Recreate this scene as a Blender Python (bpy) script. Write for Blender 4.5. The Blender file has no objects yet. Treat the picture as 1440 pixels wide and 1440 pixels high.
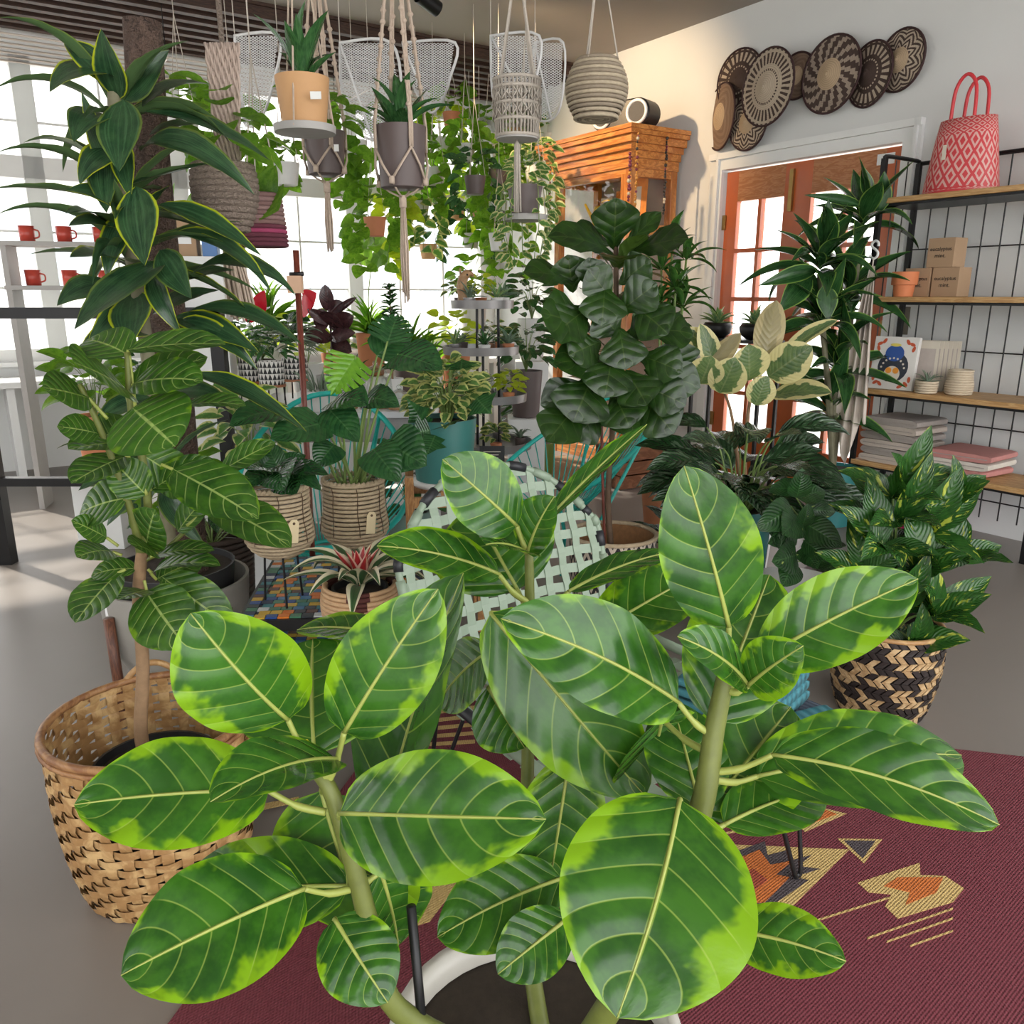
import bpy, bmesh, math, random
from mathutils import Vector as V, Matrix as M
R = random.Random(11)
SC = bpy.context.scene
COL = SC.collection
PI = math.pi

# ------------------------------------------------------------ camera, sky, exposure
CAM_H, FPX, PITCH = 1.30, 1150.0, math.atan(305 / 1150)
CP, SP = math.cos(PITCH), math.sin(PITCH)
cam = bpy.data.cameras.new('camera'); camo = bpy.data.objects.new('camera', cam); COL.objects.link(camo)
cam.sensor_width = 36.0; cam.lens = 36.0 * FPX / 1440.0; cam.clip_start = 0.05; cam.clip_end = 200
camo.location = (0, 0, CAM_H); camo.rotation_euler = (PI / 2 - PITCH, 0, 0)
SC.camera = camo
W = bpy.data.worlds.new('overcast_sky'); SC.world = W; W.use_nodes = True
bg = W.node_tree.nodes['Background']; bg.inputs[0].default_value = (1.0, 1.0, 1.0, 1); bg.inputs[1].default_value = 3.4
SC.view_settings.view_transform = 'Standard'; SC.view_settings.look = 'None'
SC.view_settings.gamma = 1.0; SC.view_settings.use_curve_mapping = False
SC.view_settings.exposure = 0.36
sun_d = bpy.data.lights.new('sun', 'SUN'); sun_d.energy = 9.0; sun_d.angle = 0.03; sun_d.color = (1.0, 0.93, 0.82)
sun = bpy.data.objects.new('sun', sun_d); COL.objects.link(sun)
sun.rotation_euler = V((0.62, -0.42, -0.60)).to_track_quat('-Z', 'Y').to_euler()
SC.cycles.max_bounces = 8; SC.cycles.transparent_max_bounces = 24

# ------------------------------------------------------------ where things are
def ray(px, py):
    a = (px - 720) / FPX; b = (720 - py) / FPX
    return V((a, CP + SP * b, CP * b - SP))
CO = V((0, 0, CAM_H))
def P(px, py, d):            # a point seen at a pixel, d metres ahead of the camera
    r = ray(px, py); return CO + r * (d / r.y)
def HZ(px, py, z):           # ... at a height
    r = ray(px, py); return CO + r * ((z - CAM_H) / r.z)
A0 = math.radians(34)
UD = V((-math.sin(A0), math.cos(A0), 0)); ND = V((math.cos(A0), math.sin(A0), 0))   # along the right wall / into it
WALL_N, BACK_U = 4.7, 7.2
def WL(px, py, off=0.0):     # ... on the right wall, off metres in front of it
    r = ray(px, py); return CO + r * ((WALL_N - off) / r.dot(ND))
def BK(px, py, off=0.0):     # ... on the window wall
    r = ray(px, py); return CO + r * ((BACK_U - off) / r.dot(UD))
def mpp(pt):                 # metres per pixel there
    d = (pt - CO); return d.dot(V((0, CP, -SP))) / FPX
RZ_WALL, RZ_BACK = math.radians(-56), math.radians(34)   # local +X along the wall to the right, local -Y into the room
def wall_s(p): return -UD.dot(p)
def back_s(p): return ND.dot(p)

# ------------------------------------------------------------ objects
def wm(o):
    m = o.matrix_basis
    return m if o.parent is None else wm(o.parent) @ o.matrix_parent_inverse @ m
def put(o, parent=None, local=False):
    COL.objects.link(o)
    if parent is not None:
        o.parent = parent
        if not local: o.matrix_parent_inverse = wm(parent).inverted()
    return o
def tag(o, label=None, cat=None, group=None, kind=None):
    for k, v in (('label', label), ('category', cat), ('group', group), ('kind', kind)):
        if v: o[k] = v
    return o
def thing(name, label, cat, loc=(0, 0, 0), rz=0, group=None):
    o = bpy.data.objects.new(name, None); o.empty_display_size = 0.05
    o.location = loc; o.rotation_euler = (0, 0, rz); COL.objects.link(o)
    return tag(o, label, cat, group)
def copy_tree(o, parent=None):
    c = o.copy(); COL.objects.link(c)
    if parent is not None: c.parent = parent
    for ch in list(o.children): copy_tree(ch, c)
    return c

class MB:
    def __init__(s): s.v = []; s.f = []; s.mi = []; s.uv = []; s.cur = 0
    def face(s, idx, uv=None): s.f.append(tuple(idx)); s.mi.append(s.cur); s.uv.append(uv)
    def add(s, vs): n = len(s.v); s.v += [V(p) for p in vs]; return n
    def box(s, c, d, rot=None):
        x, y, z = (k / 2 for k in d); c = V(c)
        vs = [V((i * x, j * y, k * z)) for i in (-1, 1) for j in (-1, 1) for k in (-1, 1)]
        if rot is not None: vs = [rot @ p for p in vs]
        n = s.add([c + p for p in vs])
        for q in ((0, 1, 3, 2), (4, 6, 7, 5), (0, 4, 5, 1), (2, 3, 7, 6), (0, 2, 6, 4), (1, 5, 7, 3)):
            s.face([n + k for k in q])
        return s
    def bar(s, a, b, w, h=None, up=(0, 0, 1)):
        a, b = V(a), V(b); h = h or w; x = (b - a).normalized(); up = V(up)
        if abs(x.dot(up)) > .98: up = V((1, 0, 0))
        y = up.cross(x).normalized(); z = x.cross(y)
        n = s.add([p + y * i * w / 2 + z * k * h / 2 for p in (a, b) for i, k in ((-1, -1), (1, -1), (1, 1), (-1, 1))])
        for q in ((3, 2, 1, 0), (4, 5, 6, 7), (0, 1, 5, 4), (1, 2, 6, 5), (2, 3, 7, 6), (3, 0, 4, 7)):
            s.face([n + k for k in q])
        return s
    def tube(s, pts, r, n=8, cap=True, closed=False):
        pts = [V(p) for p in pts]; m = len(pts)
        rs = r if isinstance(r, (list, tuple)) else [r] * m
        up = None; base = len(s.v)
        for i, p in enumerate(pts):
            if closed: t = pts[(i + 1) % m] - pts[i - 1]
            else: t = pts[min(i + 1, m - 1)] - pts[max(i - 1, 0)]
            if t.length < 1e-9: t = V((0, 0, 1))
            t.normalize()
            if up is None: up = V((0, 0, 1)) if abs(t.z) < .9 else V((1, 0, 0))
            y = (up - t * up.dot(t)).normalized(); up = y; z = t.cross(y)
            s.v += [p + (y * math.cos(a) + z * math.sin(a)) * rs[i] for a in (2 * PI * k / n for k in range(n))]
        for i in range(m if closed else m - 1):
            j = (i + 1) % m
            for k in range(n):
                l = (k + 1) % n
                s.face((base + i * n + k, base + i * n + l, base + j * n + l, base + j * n + k))
        if cap and not closed:
            s.face([base + k for k in range(n)][::-1]); s.face([base + (m - 1) * n + k for k in range(n)])
        return s
    def lathe(s, prof, c=(0, 0, 0), n=24, cap=True, sx=1, sy=1):
        base = len(s.v); c = V(c)
        for r, z in prof:
            s.v += [c + V((r * sx * math.cos(2 * PI * k / n), r * sy * math.sin(2 * PI * k / n), z)) for k in range(n)]
        m = len(prof)
        for i in range(m - 1):
            for k in range(n):
                l = (k + 1) % n
                s.face((base + i * n + k, base + i * n + l, base + (i + 1) * n + l, base + (i + 1) * n + k),
                       ((k / n, i / (m - 1)), ((k + 1) / n, i / (m - 1)), ((k + 1) / n, (i + 1) / (m - 1)), (k / n, (i + 1) / (m - 1))))
        if cap:
            s.face([base + k for k in range(n)][::-1], [(.5, 0)] * n); s.face([base + (m - 1) * n + k for k in range(n)], [(.5, 1)] * n)
        return s
    def ball(s, c, r, n=8, m=6, sc=(1, 1, 1)):
        c = V(c); base = len(s.v)
        for i in range(m + 1):
            a = PI * i / m
            s.v += [c + V((r * sc[0] * math.sin(a) * math.cos(2 * PI * k / n), r * sc[1] * math.sin(a) * math.sin(2 * PI * k / n), -r * sc[2] * math.cos(a))) for k in range(n)]
        for i in range(m):
            for k in range(n):
                l = (k + 1) % n; s.face((base + i * n + k, base + i * n + l, base + (i + 1) * n + l, base + (i + 1) * n + k))
        return s
    def poly(s, pts, up=None, h=0.0):
        n = s.add(pts); k = len(pts); s.face([n + i for i in range(k)])
        if h:
            u = V(up or (0, 0, 1)) * h; m2 = s.add([V(p) - u for p in pts]); s.face([m2 + i for i in range(k)][::-1])
            for i in range(k): j = (i + 1) % k; s.face((n + i, m2 + i, m2 + j, n + j))
        return s
    def grid(s, nu, nv, fn):
        base = len(s.v)
        for i in range(nu + 1):
            for j in range(nv + 1): s.v.append(V(fn(i / nu, j / nv)))
        w = nv + 1
        for i in range(nu):
            for j in range(nv):
                s.face((base + i * w + j, base + (i + 1) * w + j, base + (i + 1) * w + j + 1, base + i * w + j + 1),
                       ((i / nu, j / nv), ((i + 1) / nu, j / nv), ((i + 1) / nu, (j + 1) / nv), (i / nu, (j + 1) / nv)))
        return s
    def mesh(s, name, mats, smooth=False):
        me = bpy.data.meshes.new(name); me.from_pydata([tuple(p) for p in s.v], [], s.f)
        for m in (mats if isinstance(mats, (list, tuple)) else [mats]): me.materials.append(m)
        if any(s.mi): me.polygons.foreach_set('material_index', s.mi)
        if any(u is not None for u in s.uv):
            ul = me.uv_layers.new(name='UVMap'); k = 0
            for u, f in zip(s.uv, s.f):
                for q in range(len(f)):
                    if u is not None: ul.data[k].uv = u[q]
                    k += 1
        if smooth: me.polygons.foreach_set('use_smooth', [True] * len(me.polygons))
        me.update(); return me
    def build(s, name, mats, parent=None, smooth=False, local=False, **kw):
        o = bpy.data.objects.new(name, s.mesh(name, mats, smooth)); put(o, parent, local)
        return tag(o, **kw)
def smooth_edges(o, ang=40):
    me = o.data; me.polygons.foreach_set('use_smooth', [True] * len(me.polygons))
    try: me.set_sharp_from_angle(angle=math.radians(ang))
    except Exception: pass
    return o
def bev(o, w=.003, seg=2):
    m = o.modifiers.new('bevel', 'BEVEL'); m.width = w; m.segments = seg; m.limit_method = 'ANGLE'; return o
def spline(pts, n=6):
    pts = [V(p) for p in pts]; out = []
    for i in range(len(pts) - 1):
        p0 = pts[max(i - 1, 0)]; p1 = pts[i]; p2 = pts[i + 1]; p3 = pts[min(i + 2, len(pts) - 1)]
        for k in range(n):
            t = k / n
            out.append(.5 * ((2 * p1) + (p2 - p0) * t + (2 * p0 - 5 * p1 + 4 * p2 - p3) * t * t + (3 * p1 - p0 - 3 * p2 + p3) * t ** 3))
    return out + [pts[-1]]

# ------------------------------------------------------------ materials
class NT:
    def __init__(s, name):
        s.m = bpy.data.materials.new(name); s.m.use_nodes = True; s.t = s.m.node_tree; s.n = s.t.nodes; s.l = s.t.links
        s.b = s.n['Principled BSDF']; s.out = s.n['Material Output']
    def node(s, typ, **kw):
        x = s.n.new(typ)
        for k, v in kw.items(): setattr(x, k, v)
        return x
    def link(s, a, b): s.l.new(a, b)
    def val(s, sock, v):
        if hasattr(v, 'is_output') or isinstance(v, bpy.types.NodeSocket): s.l.new(v, sock)
        else:
            if isinstance(v, (tuple, list)) and len(v) == 3 and sock.type == 'RGBA': v = (*v, 1)
            sock.default_value = v
    def math(s, op, a, b=0.0, c=0.0, clamp=False):
        x = s.node('ShaderNodeMath', operation=op, use_clamp=clamp)
        s.val(x.inputs[0], a); s.val(x.inputs[1], b); s.val(x.inputs[2], c); return x.outputs[0]
    def step(s, x, lo, hi):
        n = s.node('ShaderNodeMapRange', interpolation_type='SMOOTHSTEP'); s.val(n.inputs[0], x); s.val(n.inputs[1], lo); s.val(n.inputs[2], hi); return n.outputs[0]
    def mix(s, f, a, b, mode='MIX'):
        x = s.node('ShaderNodeMix', data_type='RGBA', blend_type=mode); s.val(x.inputs[0], f); s.val(x.inputs[6], a); s.val(x.inputs[7], b); return x.outputs[2]
    def noise(s, vec=None, scale=5.0, detail=3.0, rough=.5, dist=0.0):
        x = s.node('ShaderNodeTexNoise'); x.inputs['Scale'].default_value = scale; x.inputs['Detail'].default_value = detail
        x.inputs['Roughness'].default_value = rough; x.inputs['Distortion'].default_value = dist
        if vec is not None: s.link(vec, x.inputs['Vector'])
        return x.outputs[0]
    def tc(s, w='Object'): return s.node('ShaderNodeTexCoord').outputs[w]
    def mapping(s, vec, sc=(1, 1, 1), rot=(0, 0, 0)):
        x = s.node('ShaderNodeMapping'); s.link(vec, x.inputs[0]); x.inputs['Scale'].default_value = sc; x.inputs['Rotation'].default_value = rot; return x.outputs[0]
    def xyz(s, vec):
        x = s.node('ShaderNodeSeparateXYZ'); s.link(vec, x.inputs[0]); return x.outputs
    def comb(s, a, b, c=0.0):
        x = s.node('ShaderNodeCombineXYZ'); s.val(x.inputs[0], a); s.val(x.inputs[1], b); s.val(x.inputs[2], c); return x.outputs[0]
    def bump(s, h, st=.3, d=.01):
        x = s.node('ShaderNodeBump'); x.inputs['Strength'].default_value = st; x.inputs['Distance'].default_value = d; s.link(h, x.inputs['Height']); s.link(x.outputs[0], s.b.inputs['Normal']); return x
    def fin(s, col=None, rough=None, metal=0.0, spec=None, coat=0.0):
        if col is not None: s.val(s.b.inputs['Base Color'], col)
        if rough is not None: s.val(s.b.inputs['Roughness'], rough)
        s.b.inputs['Metallic'].default_value = metal
        if spec is not None: s.b.inputs['Specular IOR Level'].default_value = spec
        if coat: s.b.inputs['Coat Weight'].default_value = coat; s.b.inputs['Coat Roughness'].default_value = .1
        return s.m
MATS = {}
def plain(name, col, rough=.6, var=.18, scale=18.0, metal=0.0, bump=.05, coat=0.0, bd=.002):
    if name in MATS: return MATS[name]
    t = NT(name); n = t.noise(t.tc(), scale, 4, .6)
    c = t.mix(n, tuple(k * (1 - var) for k in col), tuple(min(1, k * (1 + var)) for k in col))
    if bump: t.bump(n, bump * 4, bd)
    MATS[name] = t.fin(c, rough, metal, coat=coat); return MATS[name]
def wood(name, dark, light, scale=(2, 30, 30), rough=.45, ringy=6.0, coat=0.0):
    if name in MATS: return MATS[name]
    t = NT(name); v = t.mapping(t.tc(), scale); n = t.noise(v, 1.6, 5, .6, .8)
    w = t.math('FRACT', t.math('MULTIPLY', n, ringy)); w = t.math('ABSOLUTE', t.math('SUBTRACT', w, .5))
    c = t.mix(t.step(w, 0.05, .5), dark, light); fine = t.noise(v, 9, 3)
    c = t.mix(t.math('MULTIPLY', fine, .45), c, tuple(k * .55 for k in dark))
    t.bump(fine, .12, .002); MATS[name] = t.fin(c, rough, coat=coat); return MATS[name]
def glassy(name, alpha=.9, tint=(1, 1, 1), refl=.45):
    t = NT(name); tr = t.node('ShaderNodeBsdfTransparent'); tr.inputs[0].default_value = (*tint, 1)
    gl = t.node('ShaderNodeBsdfGlossy'); gl.inputs['Roughness'].default_value = .02
    fr = t.node('ShaderNodeFresnel'); fr.inputs[0].default_value = 1.45
    mx = t.node('ShaderNodeMixShader'); t.link(t.math('ADD', t.math('MULTIPLY', fr.outputs[0], refl), 1 - alpha - .05, clamp=True), mx.inputs[0])
    t.link(tr.outputs[0], mx.inputs[1]); t.link(gl.outputs[0], mx.inputs[2]); t.link(mx.outputs[0], t.out.inputs[0]); return t.m
GLASS = glassy('window_glass', .945); CABGLASS = glassy('cabinet_glass', .95, (1, 1, 1), .12); CLEAR = glassy('clear_glass', .90, (.95, .98, .97))

def leafmat(name, base, dark, edge=None, vein=None, edge_at=.75, edge_soft=.08, edge_noise=.5, nvein=9.0, slant=.30, veinw=.10, vein_amt=.8, rib=.06,
            rough=.28, trans=.22, stripes=0.0, fleck=None, fleck_amt=.0, root=None, bump=.5, nscale=6.0, under=None, coat=.08, edge_rand=0.0, gate=0.0):
    t = NT(name); uv = t.xyz(t.tc('UV')); u, v0 = uv[0], uv[1]
    c = t.math('ABSOLUTE', t.math('MULTIPLY', t.math('SUBTRACT', v0, .5), 2.0))
    rnd = t.node('ShaderNodeObjectInfo').outputs['Random']
    pos = t.comb(t.math('MULTIPLY', u, 1.0), t.math('MULTIPLY', v0, .6), t.math('MULTIPLY', rnd, 37.0))
    ns = t.noise(pos, nscale, 4, .6)
    col = t.mix(t.step(ns, .35, .65), dark, base)
    col = t.mix(t.math('MULTIPLY', t.math('SUBTRACT', rnd, .3, clamp=True), .35), col, tuple(k * 1.5 for k in base))
    h = ns
    if stripes:
        st = t.noise(t.comb(t.math('MULTIPLY', u, .6), t.math('MULTIPLY', v0, 26.0), rnd), 1.0, 2)
        col = t.mix(t.math('MULTIPLY', t.step(st, .45, .7), stripes), col, tuple(min(1, k * 2.2 + .02) for k in base))
    if fleck:
        fn = t.noise(t.comb(t.math('SUBTRACT', t.math('MULTIPLY', u, 7.0), t.math('MULTIPLY', c, 2.5)), t.math('MULTIPLY', v0, 4.0), t.math('MULTIPLY', rnd, 91.0)), 1.0, 3)
        col = t.mix(t.math('MULTIPLY', t.step(fn, .62 - fleck_amt, .68 - fleck_amt), .9), col, fleck)
    if edge:
        en = t.noise(t.comb(t.math('MULTIPLY', u, 5.0), t.math('MULTIPLY', v0, 3.0), t.math('MULTIPLY', rnd, 53.0)), 1.0, 3, .55)
        e = t.math('ADD', c, t.math('MULTIPLY', t.math('SUBTRACT', en, .5), edge_noise * 2))
        if edge_rand: e = t.math('ADD', e, t.math('MULTIPLY', t.math('SUBTRACT', t.math('FRACT', t.math('MULTIPLY', rnd, 7.31)), .5), edge_rand))
        ef = t.step(e, edge_at - edge_soft, edge_at + edge_soft)
        if gate: ef = t.math('MULTIPLY', ef, t.math('ADD', .22, t.math('MULTIPLY', t.math('GREATER_THAN', t.math('FRACT', t.math('MULTIPLY', rnd, 5.77)), gate), .78)))
        col = t.mix(ef, col, edge)
    if root: col = t.mix(t.step(u, .42, .12), col, root)
    if vein:
        cc = t.math('POWER', c, 1.25)
        sft = t.math('SUBTRACT', u, t.math('MULTIPLY', cc, slant))
        ph_ = t.math('ADD', t.math('MULTIPLY', sft, nvein), t.math('MULTIPLY', rnd, .8)); fr = t.math('ABSOLUTE', t.math('SUBTRACT', t.math('FRACT', ph_), .5))
        vm = t.math('SUBTRACT', 1.0, t.step(fr, veinw * .25, veinw))
        vm = t.math('MULTIPLY', vm, t.math('SUBTRACT', 1.0, t.step(c, .70, 1.0)))
        rm = t.math('SUBTRACT', 1.0, t.step(c, rib * .5, rib))
        h = t.math('ADD', t.math('MULTIPLY', t.math('SINE', t.math('MULTIPLY', fr, PI)), .8), t.math('MULTIPLY', ns, .5))
        col = t.mix(t.math('MULTIPLY', t.math('MAXIMUM', t.math('MULTIPLY', vm, vein_amt * .75), t.math('MULTIPLY', rm, vein_amt)), 1.0, clamp=True), col, vein)
    if under is not None:
        bf = t.node('ShaderNodeNewGeometry').outputs['Backfacing']; col = t.mix(t.math('MULTIPLY', bf, .75), col, under)
    if bump: t.bump(h, bump, .012)
    t.fin(col, rough, coat=coat)
    if trans:
        tl = t.node('ShaderNodeBsdfTranslucent'); t.link(t.mix(1.0, col, (1.0, 1.0, .45), 'MULTIPLY'), tl.inputs[0])
        mx = t.node('ShaderNodeMixShader'); mx.inputs[0].default_value = trans
        t.link(t.b.outputs[0], mx.inputs[1]); t.link(tl.outputs[0], mx.inputs[2]); t.link(mx.outputs[0], t.out.inputs[0])
    MATS[name] = t.m; return t.m

# ------------------------------------------------------------ leaves
def prof(kind, u):
    s = math.sin(PI * min(max(u, 0), 1))
    if kind == 'oval': return max(0, s) ** (.46 if u < .5 else .66)
    if kind == 'egg': return max(0, math.sin(PI * u ** .72)) ** .75
    if kind == 'strap': return max(0, math.sin(PI * (u ** .75))) ** .6 * (.45 + .55 * math.sin(PI * u ** .8)) if u < 1 else 0
    if kind == 'lance': return max(0, math.sin(PI * u ** .8)) ** .95
    if kind == 'heart': return max(0, math.sin(PI * (.16 + .84 * u) ** .75)) ** .8 if u > 0.001 else .45
    if kind == 'fiddle': return (max(0, math.sin(PI * u ** 1.35)) ** .6) * (.80 + .2 * math.cos(2 * PI * (u - .72))) + .04 * math.sin(u * 19) * s
    if kind == 'grass': return (1 - u) ** .6 * min(1, .35 + u * 4)
    return s
def leaf_mb(kind='oval', nu=10, nv=4, bend=.6, fold=.10, camber=0.0, wave=0.0, twist=0.0, wf=4.0, ph=0.0, side=0.0):
    pts = []; x = z = 0.0; st = 1.0 / nu; ang = bend * .5
    for i in range(nu + 1):
        pts.append((x, z, ang)); a = ang - bend * st / 2; x += math.cos(a) * st; z += math.sin(a) * st; ang -= bend * st
    ex, ez = pts[-1][0], pts[-1][1]; L = math.hypot(ex, ez); ca, sa = ex / L, ez / L
    mb = MB()
    def fn(i, j):
        k = round(i * nu); u = i; a = k / nu; px, pz, an = pts[k]
        v = (j - .5) * 2; hw = .5 * prof(kind, u)
        ty = v * hw; tz = fold * abs(v) * hw * 2 - camber * v * v * hw * 2 + wave * math.sin(u * PI * 2 * wf + ph + (1.2 if v > 0 else 0)) * v * v * (.3 + .7 * math.sin(PI * u))
        tw = twist * (u - .5); ty, tz = ty * math.cos(tw) - tz * math.sin(tw), ty * math.sin(tw) + tz * math.cos(tw)
        nx, nz = -math.sin(an), math.cos(an); X = px + nx * tz * .5; Z = pz + nz * tz * .5
        X, Z = (X * ca + Z * sa) / L, (-X * sa + Z * ca) / L
        return (X, ty + side * math.sin(PI * u), Z)
    mb.grid(nu, nv, fn); return mb
def leaf_mat4(B, T, n, w):
    X = T - B; L = X.length; x = X / L; n = V(n); z = n - x * n.dot(x)
    if z.length < 1e-4: z = V((0, 0, 1)) - x * x.z
    if z.length < 1e-4: z = V((0, -1, 0))
    z.normalize(); y = z.cross(x)
    return M(((x.x * L, y.x * w, z.x * L, B.x), (x.y * L, y.y * w, z.y * L, B.y), (x.z * L, y.z * w, z.z * L, B.z), (0, 0, 0, 1)))
class Leaves:
    """a handful of leaf shapes of one species, shared by all its leaves"""
    def __init__(s, name, mat, kind, bends=(.3, .8, 1.3), **kw):
        s.name = name
        s.me = [leaf_mb(kind, bend=b, **kw).mesh(name, mat, True) for b in bends]
    def put(s, root, B, T, n, w, k=None):
        o = bpy.data.objects.new(s.name, s.me[R.randrange(len(s.me)) if k is None else k % len(s.me)])
        COL.objects.link(o); o.parent = root; o.matrix_parent_inverse = wm(root).inverted(); o.matrix_basis = leaf_mat4(V(B), V(T), n, w); return o
def rnd(a, b): return R.uniform(a, b)
def dirv(az, el): return V((math.cos(az) * math.cos(el), math.sin(az) * math.cos(el), math.sin(el)))
# ============================================================ THE ROOM
def floor_mat():
    t = NT('polished_concrete'); o = t.tc(); n1 = t.noise(o, .9, 5, .6); n2 = t.noise(o, 14, 4, .6)
    c = t.mix(n1, (.165, .142, .125), (.25, .222, .20)); c = t.mix(t.math('MULTIPLY', n2, .3), c, (.18, .16, .14)); t.bump(n2, .05, .002)
    return t.fin(c, t.math('ADD', t.math('MULTIPLY', n1, .25), .25))
M_WALL = plain('painted_wall', (.70, .71, .70), .75, .03, 3, bump=.02)
M_WHITE = plain('white_paint', (.78, .79, .78), .45, .03, 6, bump=.02)
M_CEIL = plain('ceiling_paint', (.30, .27, .24), .8, .04, 3)
M_BEAM = wood('dark_beam_wood', (.035, .016, .010), (.075, .035, .022), (3, 3, 30), .6)
U0, U1, N0, N1, CZ = -1.6, BACK_U, -3.0, WALL_N, 3.15
def RP(u, n, z): p = UD * u + ND * n; return V((p.x, p.y, z))
def rbox(mb, u0, u1, n0, n1, z0, z1):     # a box in room axes
    c = RP((u0 + u1) / 2, (n0 + n1) / 2, (z0 + z1) / 2)
    return mb.box(c, (n1 - n0, u1 - u0, z1 - z0), M.Rotation(A0, 3, 'Z'))
def struct(mb, name, mat, parent=None, **kw):
    o = mb.build(name, mat, parent, **kw)
    if parent is None: o['kind'] = 'structure'
    return o
fl = struct(rbox(MB(), U0, U1 + .14, N0 - .14, N1 + .14, -.12, 0), 'floor', floor_mat(), label='pale polished concrete shop floor')
struct(rbox(MB(), U0, U1 - 1.3, N0, N1, CZ, CZ + .1), 'ceiling', M_CEIL, label='taupe painted shop ceiling')
ce = struct(rbox(MB(), U1 - 1.3, U1, N0, N1, CZ - .02, CZ + .1), 'ceiling_soffit', M_BEAM, label='dark brown timber soffit above the shop windows')
for k in range(8):
    rbox(MB(), U1 - 1.28 + k * .16, U1 - 1.22 + k * .16, N0, N1, CZ - .09, CZ - .02).build('soffit_batten', M_BEAM, ce)
# right wall with the doorway
dA, dB = wall_s(WL(1013, 330)), wall_s(WL(1258, 330)); D_TOP = WL(1130, 222).z
ua, ub = -dA, -dB
mb = MB(); rbox(mb, ua, U1, N1, N1 + .14, 0, CZ); rbox(mb, U0, ub, N1, N1 + .14, 0, CZ); rbox(mb, ub, ua, N1, N1 + .14, D_TOP, CZ)
struct(mb, 'wall_right', M_WALL, label='pale grey plaster wall around the double door')
# window wall: low sills left, high sill in the last bay
mull = [back_s(BK(px, 330)) for px in (60, 258, 497, 682)]
S_HI = BK(700, 374).z; TR_Z = BK(480, 268).z; W_TOP = BK(560, 150).z
mb = MB(); rbox(mb, U1, U1 + .14, N0, N1 + .14, W_TOP, CZ); rbox(mb, U1, U1 + .14, N0, mull[3], 0, .85); rbox(mb, U1, U1 + .14, mull[3], N1, 0, S_HI)
wb = struct(mb, 'wall_back', M_WHITE, label='white shop wall below and above the front windows')
for k in range(6): rbox(MB(), U1 - .02, U1, mull[3] + .1, N1, .2 + k * .22, .2 + k * .22 + .2).build('wall_board', M_WHITE, wb)
edges = [N0] + mull + [N1]
for i in range(5):
    a, b = edges[i], edges[i + 1]; z0 = S_HI if i == 4 else .85
    w = thing('window_%d' % (i + 1), None, None); w['kind'] = 'structure'; w['label'] = 'tall white framed shop window, bay %s' % ['one', 'two', 'three', 'four', 'five'][i]
    fr = MB()
    for s in (a, b): rbox(fr, U1 - .02, U1 + .10, s - .065, s + .065, z0, W_TOP)
    rbox(fr, U1 - .02, U1 + .10, a, b, z0 - .03, z0 + .06); rbox(fr, U1 - .02, U1 + .10, a, b, W_TOP - .06, W_TOP)
    rbox(fr, U1 - .02, U1 + .10, a, b, TR_Z - .075, TR_Z + .075)
    fr.build('window_frame', M_WHITE, w)
    rbox(MB(), U1 - .10, U1 - .02, a, b, z0 - .06, z0 - .03).build('window_sill', M_WHITE, w)
    nb = max(2, round((b - a) / .42))
    for j in range(1, nb):
        s = a + (b - a) * j / nb; rbox(MB(), U1 + .03, U1 + .05, s - .008, s + .008, z0 + .06, W_TOP - .06).build('muntin', M_WHITE, w)
    for z in ((1.35, 1.75, 2.5) if i < 4 else (2.5,)): rbox(MB(), U1 + .03, U1 + .05, a, b, z - .008, z + .008).build('muntin', M_WHITE, w)
    for q in ((z0, TR_Z), (TR_Z, W_TOP)): rbox(MB(), U1 + .055, U1 + .06, a + .06, b - .06, q[0] + .06, q[1] - .06).build('pane', GLASS, w)
# left side of the shop: posts, low sill and header, open to daylight
mb = MB(); rbox(mb, U0, U1, N0 - .14, N0, 0, .8); rbox(mb, U0, U1, N0 - .14, N0, 2.8, CZ)
rbox(mb, U0, 1.6, N0 - .14, N0, .8, 2.8); rbox(mb, 2.9, 4.2, N0 - .14, N0, .8, 2.8); rbox(mb, 5.6, U1, N0 - .14, N0, .8, 2.8)
struct(mb, 'wall_left', M_WHITE, label='white wall with wide daylight openings')
# door
M_RED = plain('red_stained_door', (.50, .105, .022), .38, .25, 5, coat=.2, bump=.03)
M_REDTOP = wood('brown_orange_door_wood', (.42, .15, .05), (.55, .25, .11), (3, 3, 16), .45)  # top rails are a lighter brown-orange than the rest of the door
M_BRASS = plain('aged_brass', (.35, .22, .08), .35, .2, 30, metal=.9)
M_BLK = plain('black_metal', (.012, .012, .013), .42, .2, 20, metal=.3, bump=.02)
cas = thing('trim_1', None, None); cas['kind'] = 'structure'; cas['label'] = 'white moulded casing around the double door'
for (u0, u1, z0, z1) in ((ua, ua + .11, 0, D_TOP + .11), (ub - .11, ub, 0, D_TOP + .11), (ub - .11, ua + .11, D_TOP, D_TOP + .11)):
    rbox(MB(), u0, u1, N1 - .025, N1, z0, z1).build('casing_board', M_WHITE, cas)
    rbox(MB(), u0 + .02 * (u1 - u0 < .2), u1 - .07 * (u1 - u0 < .2), N1 - .045, N1 - .025, max(z0, 0) + (D_TOP + .07 if z0 else 0) * (z0 > 0) - z0 * (z0 > 0), z1).build('casing_moulding', M_WHITE, cas)
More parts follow.
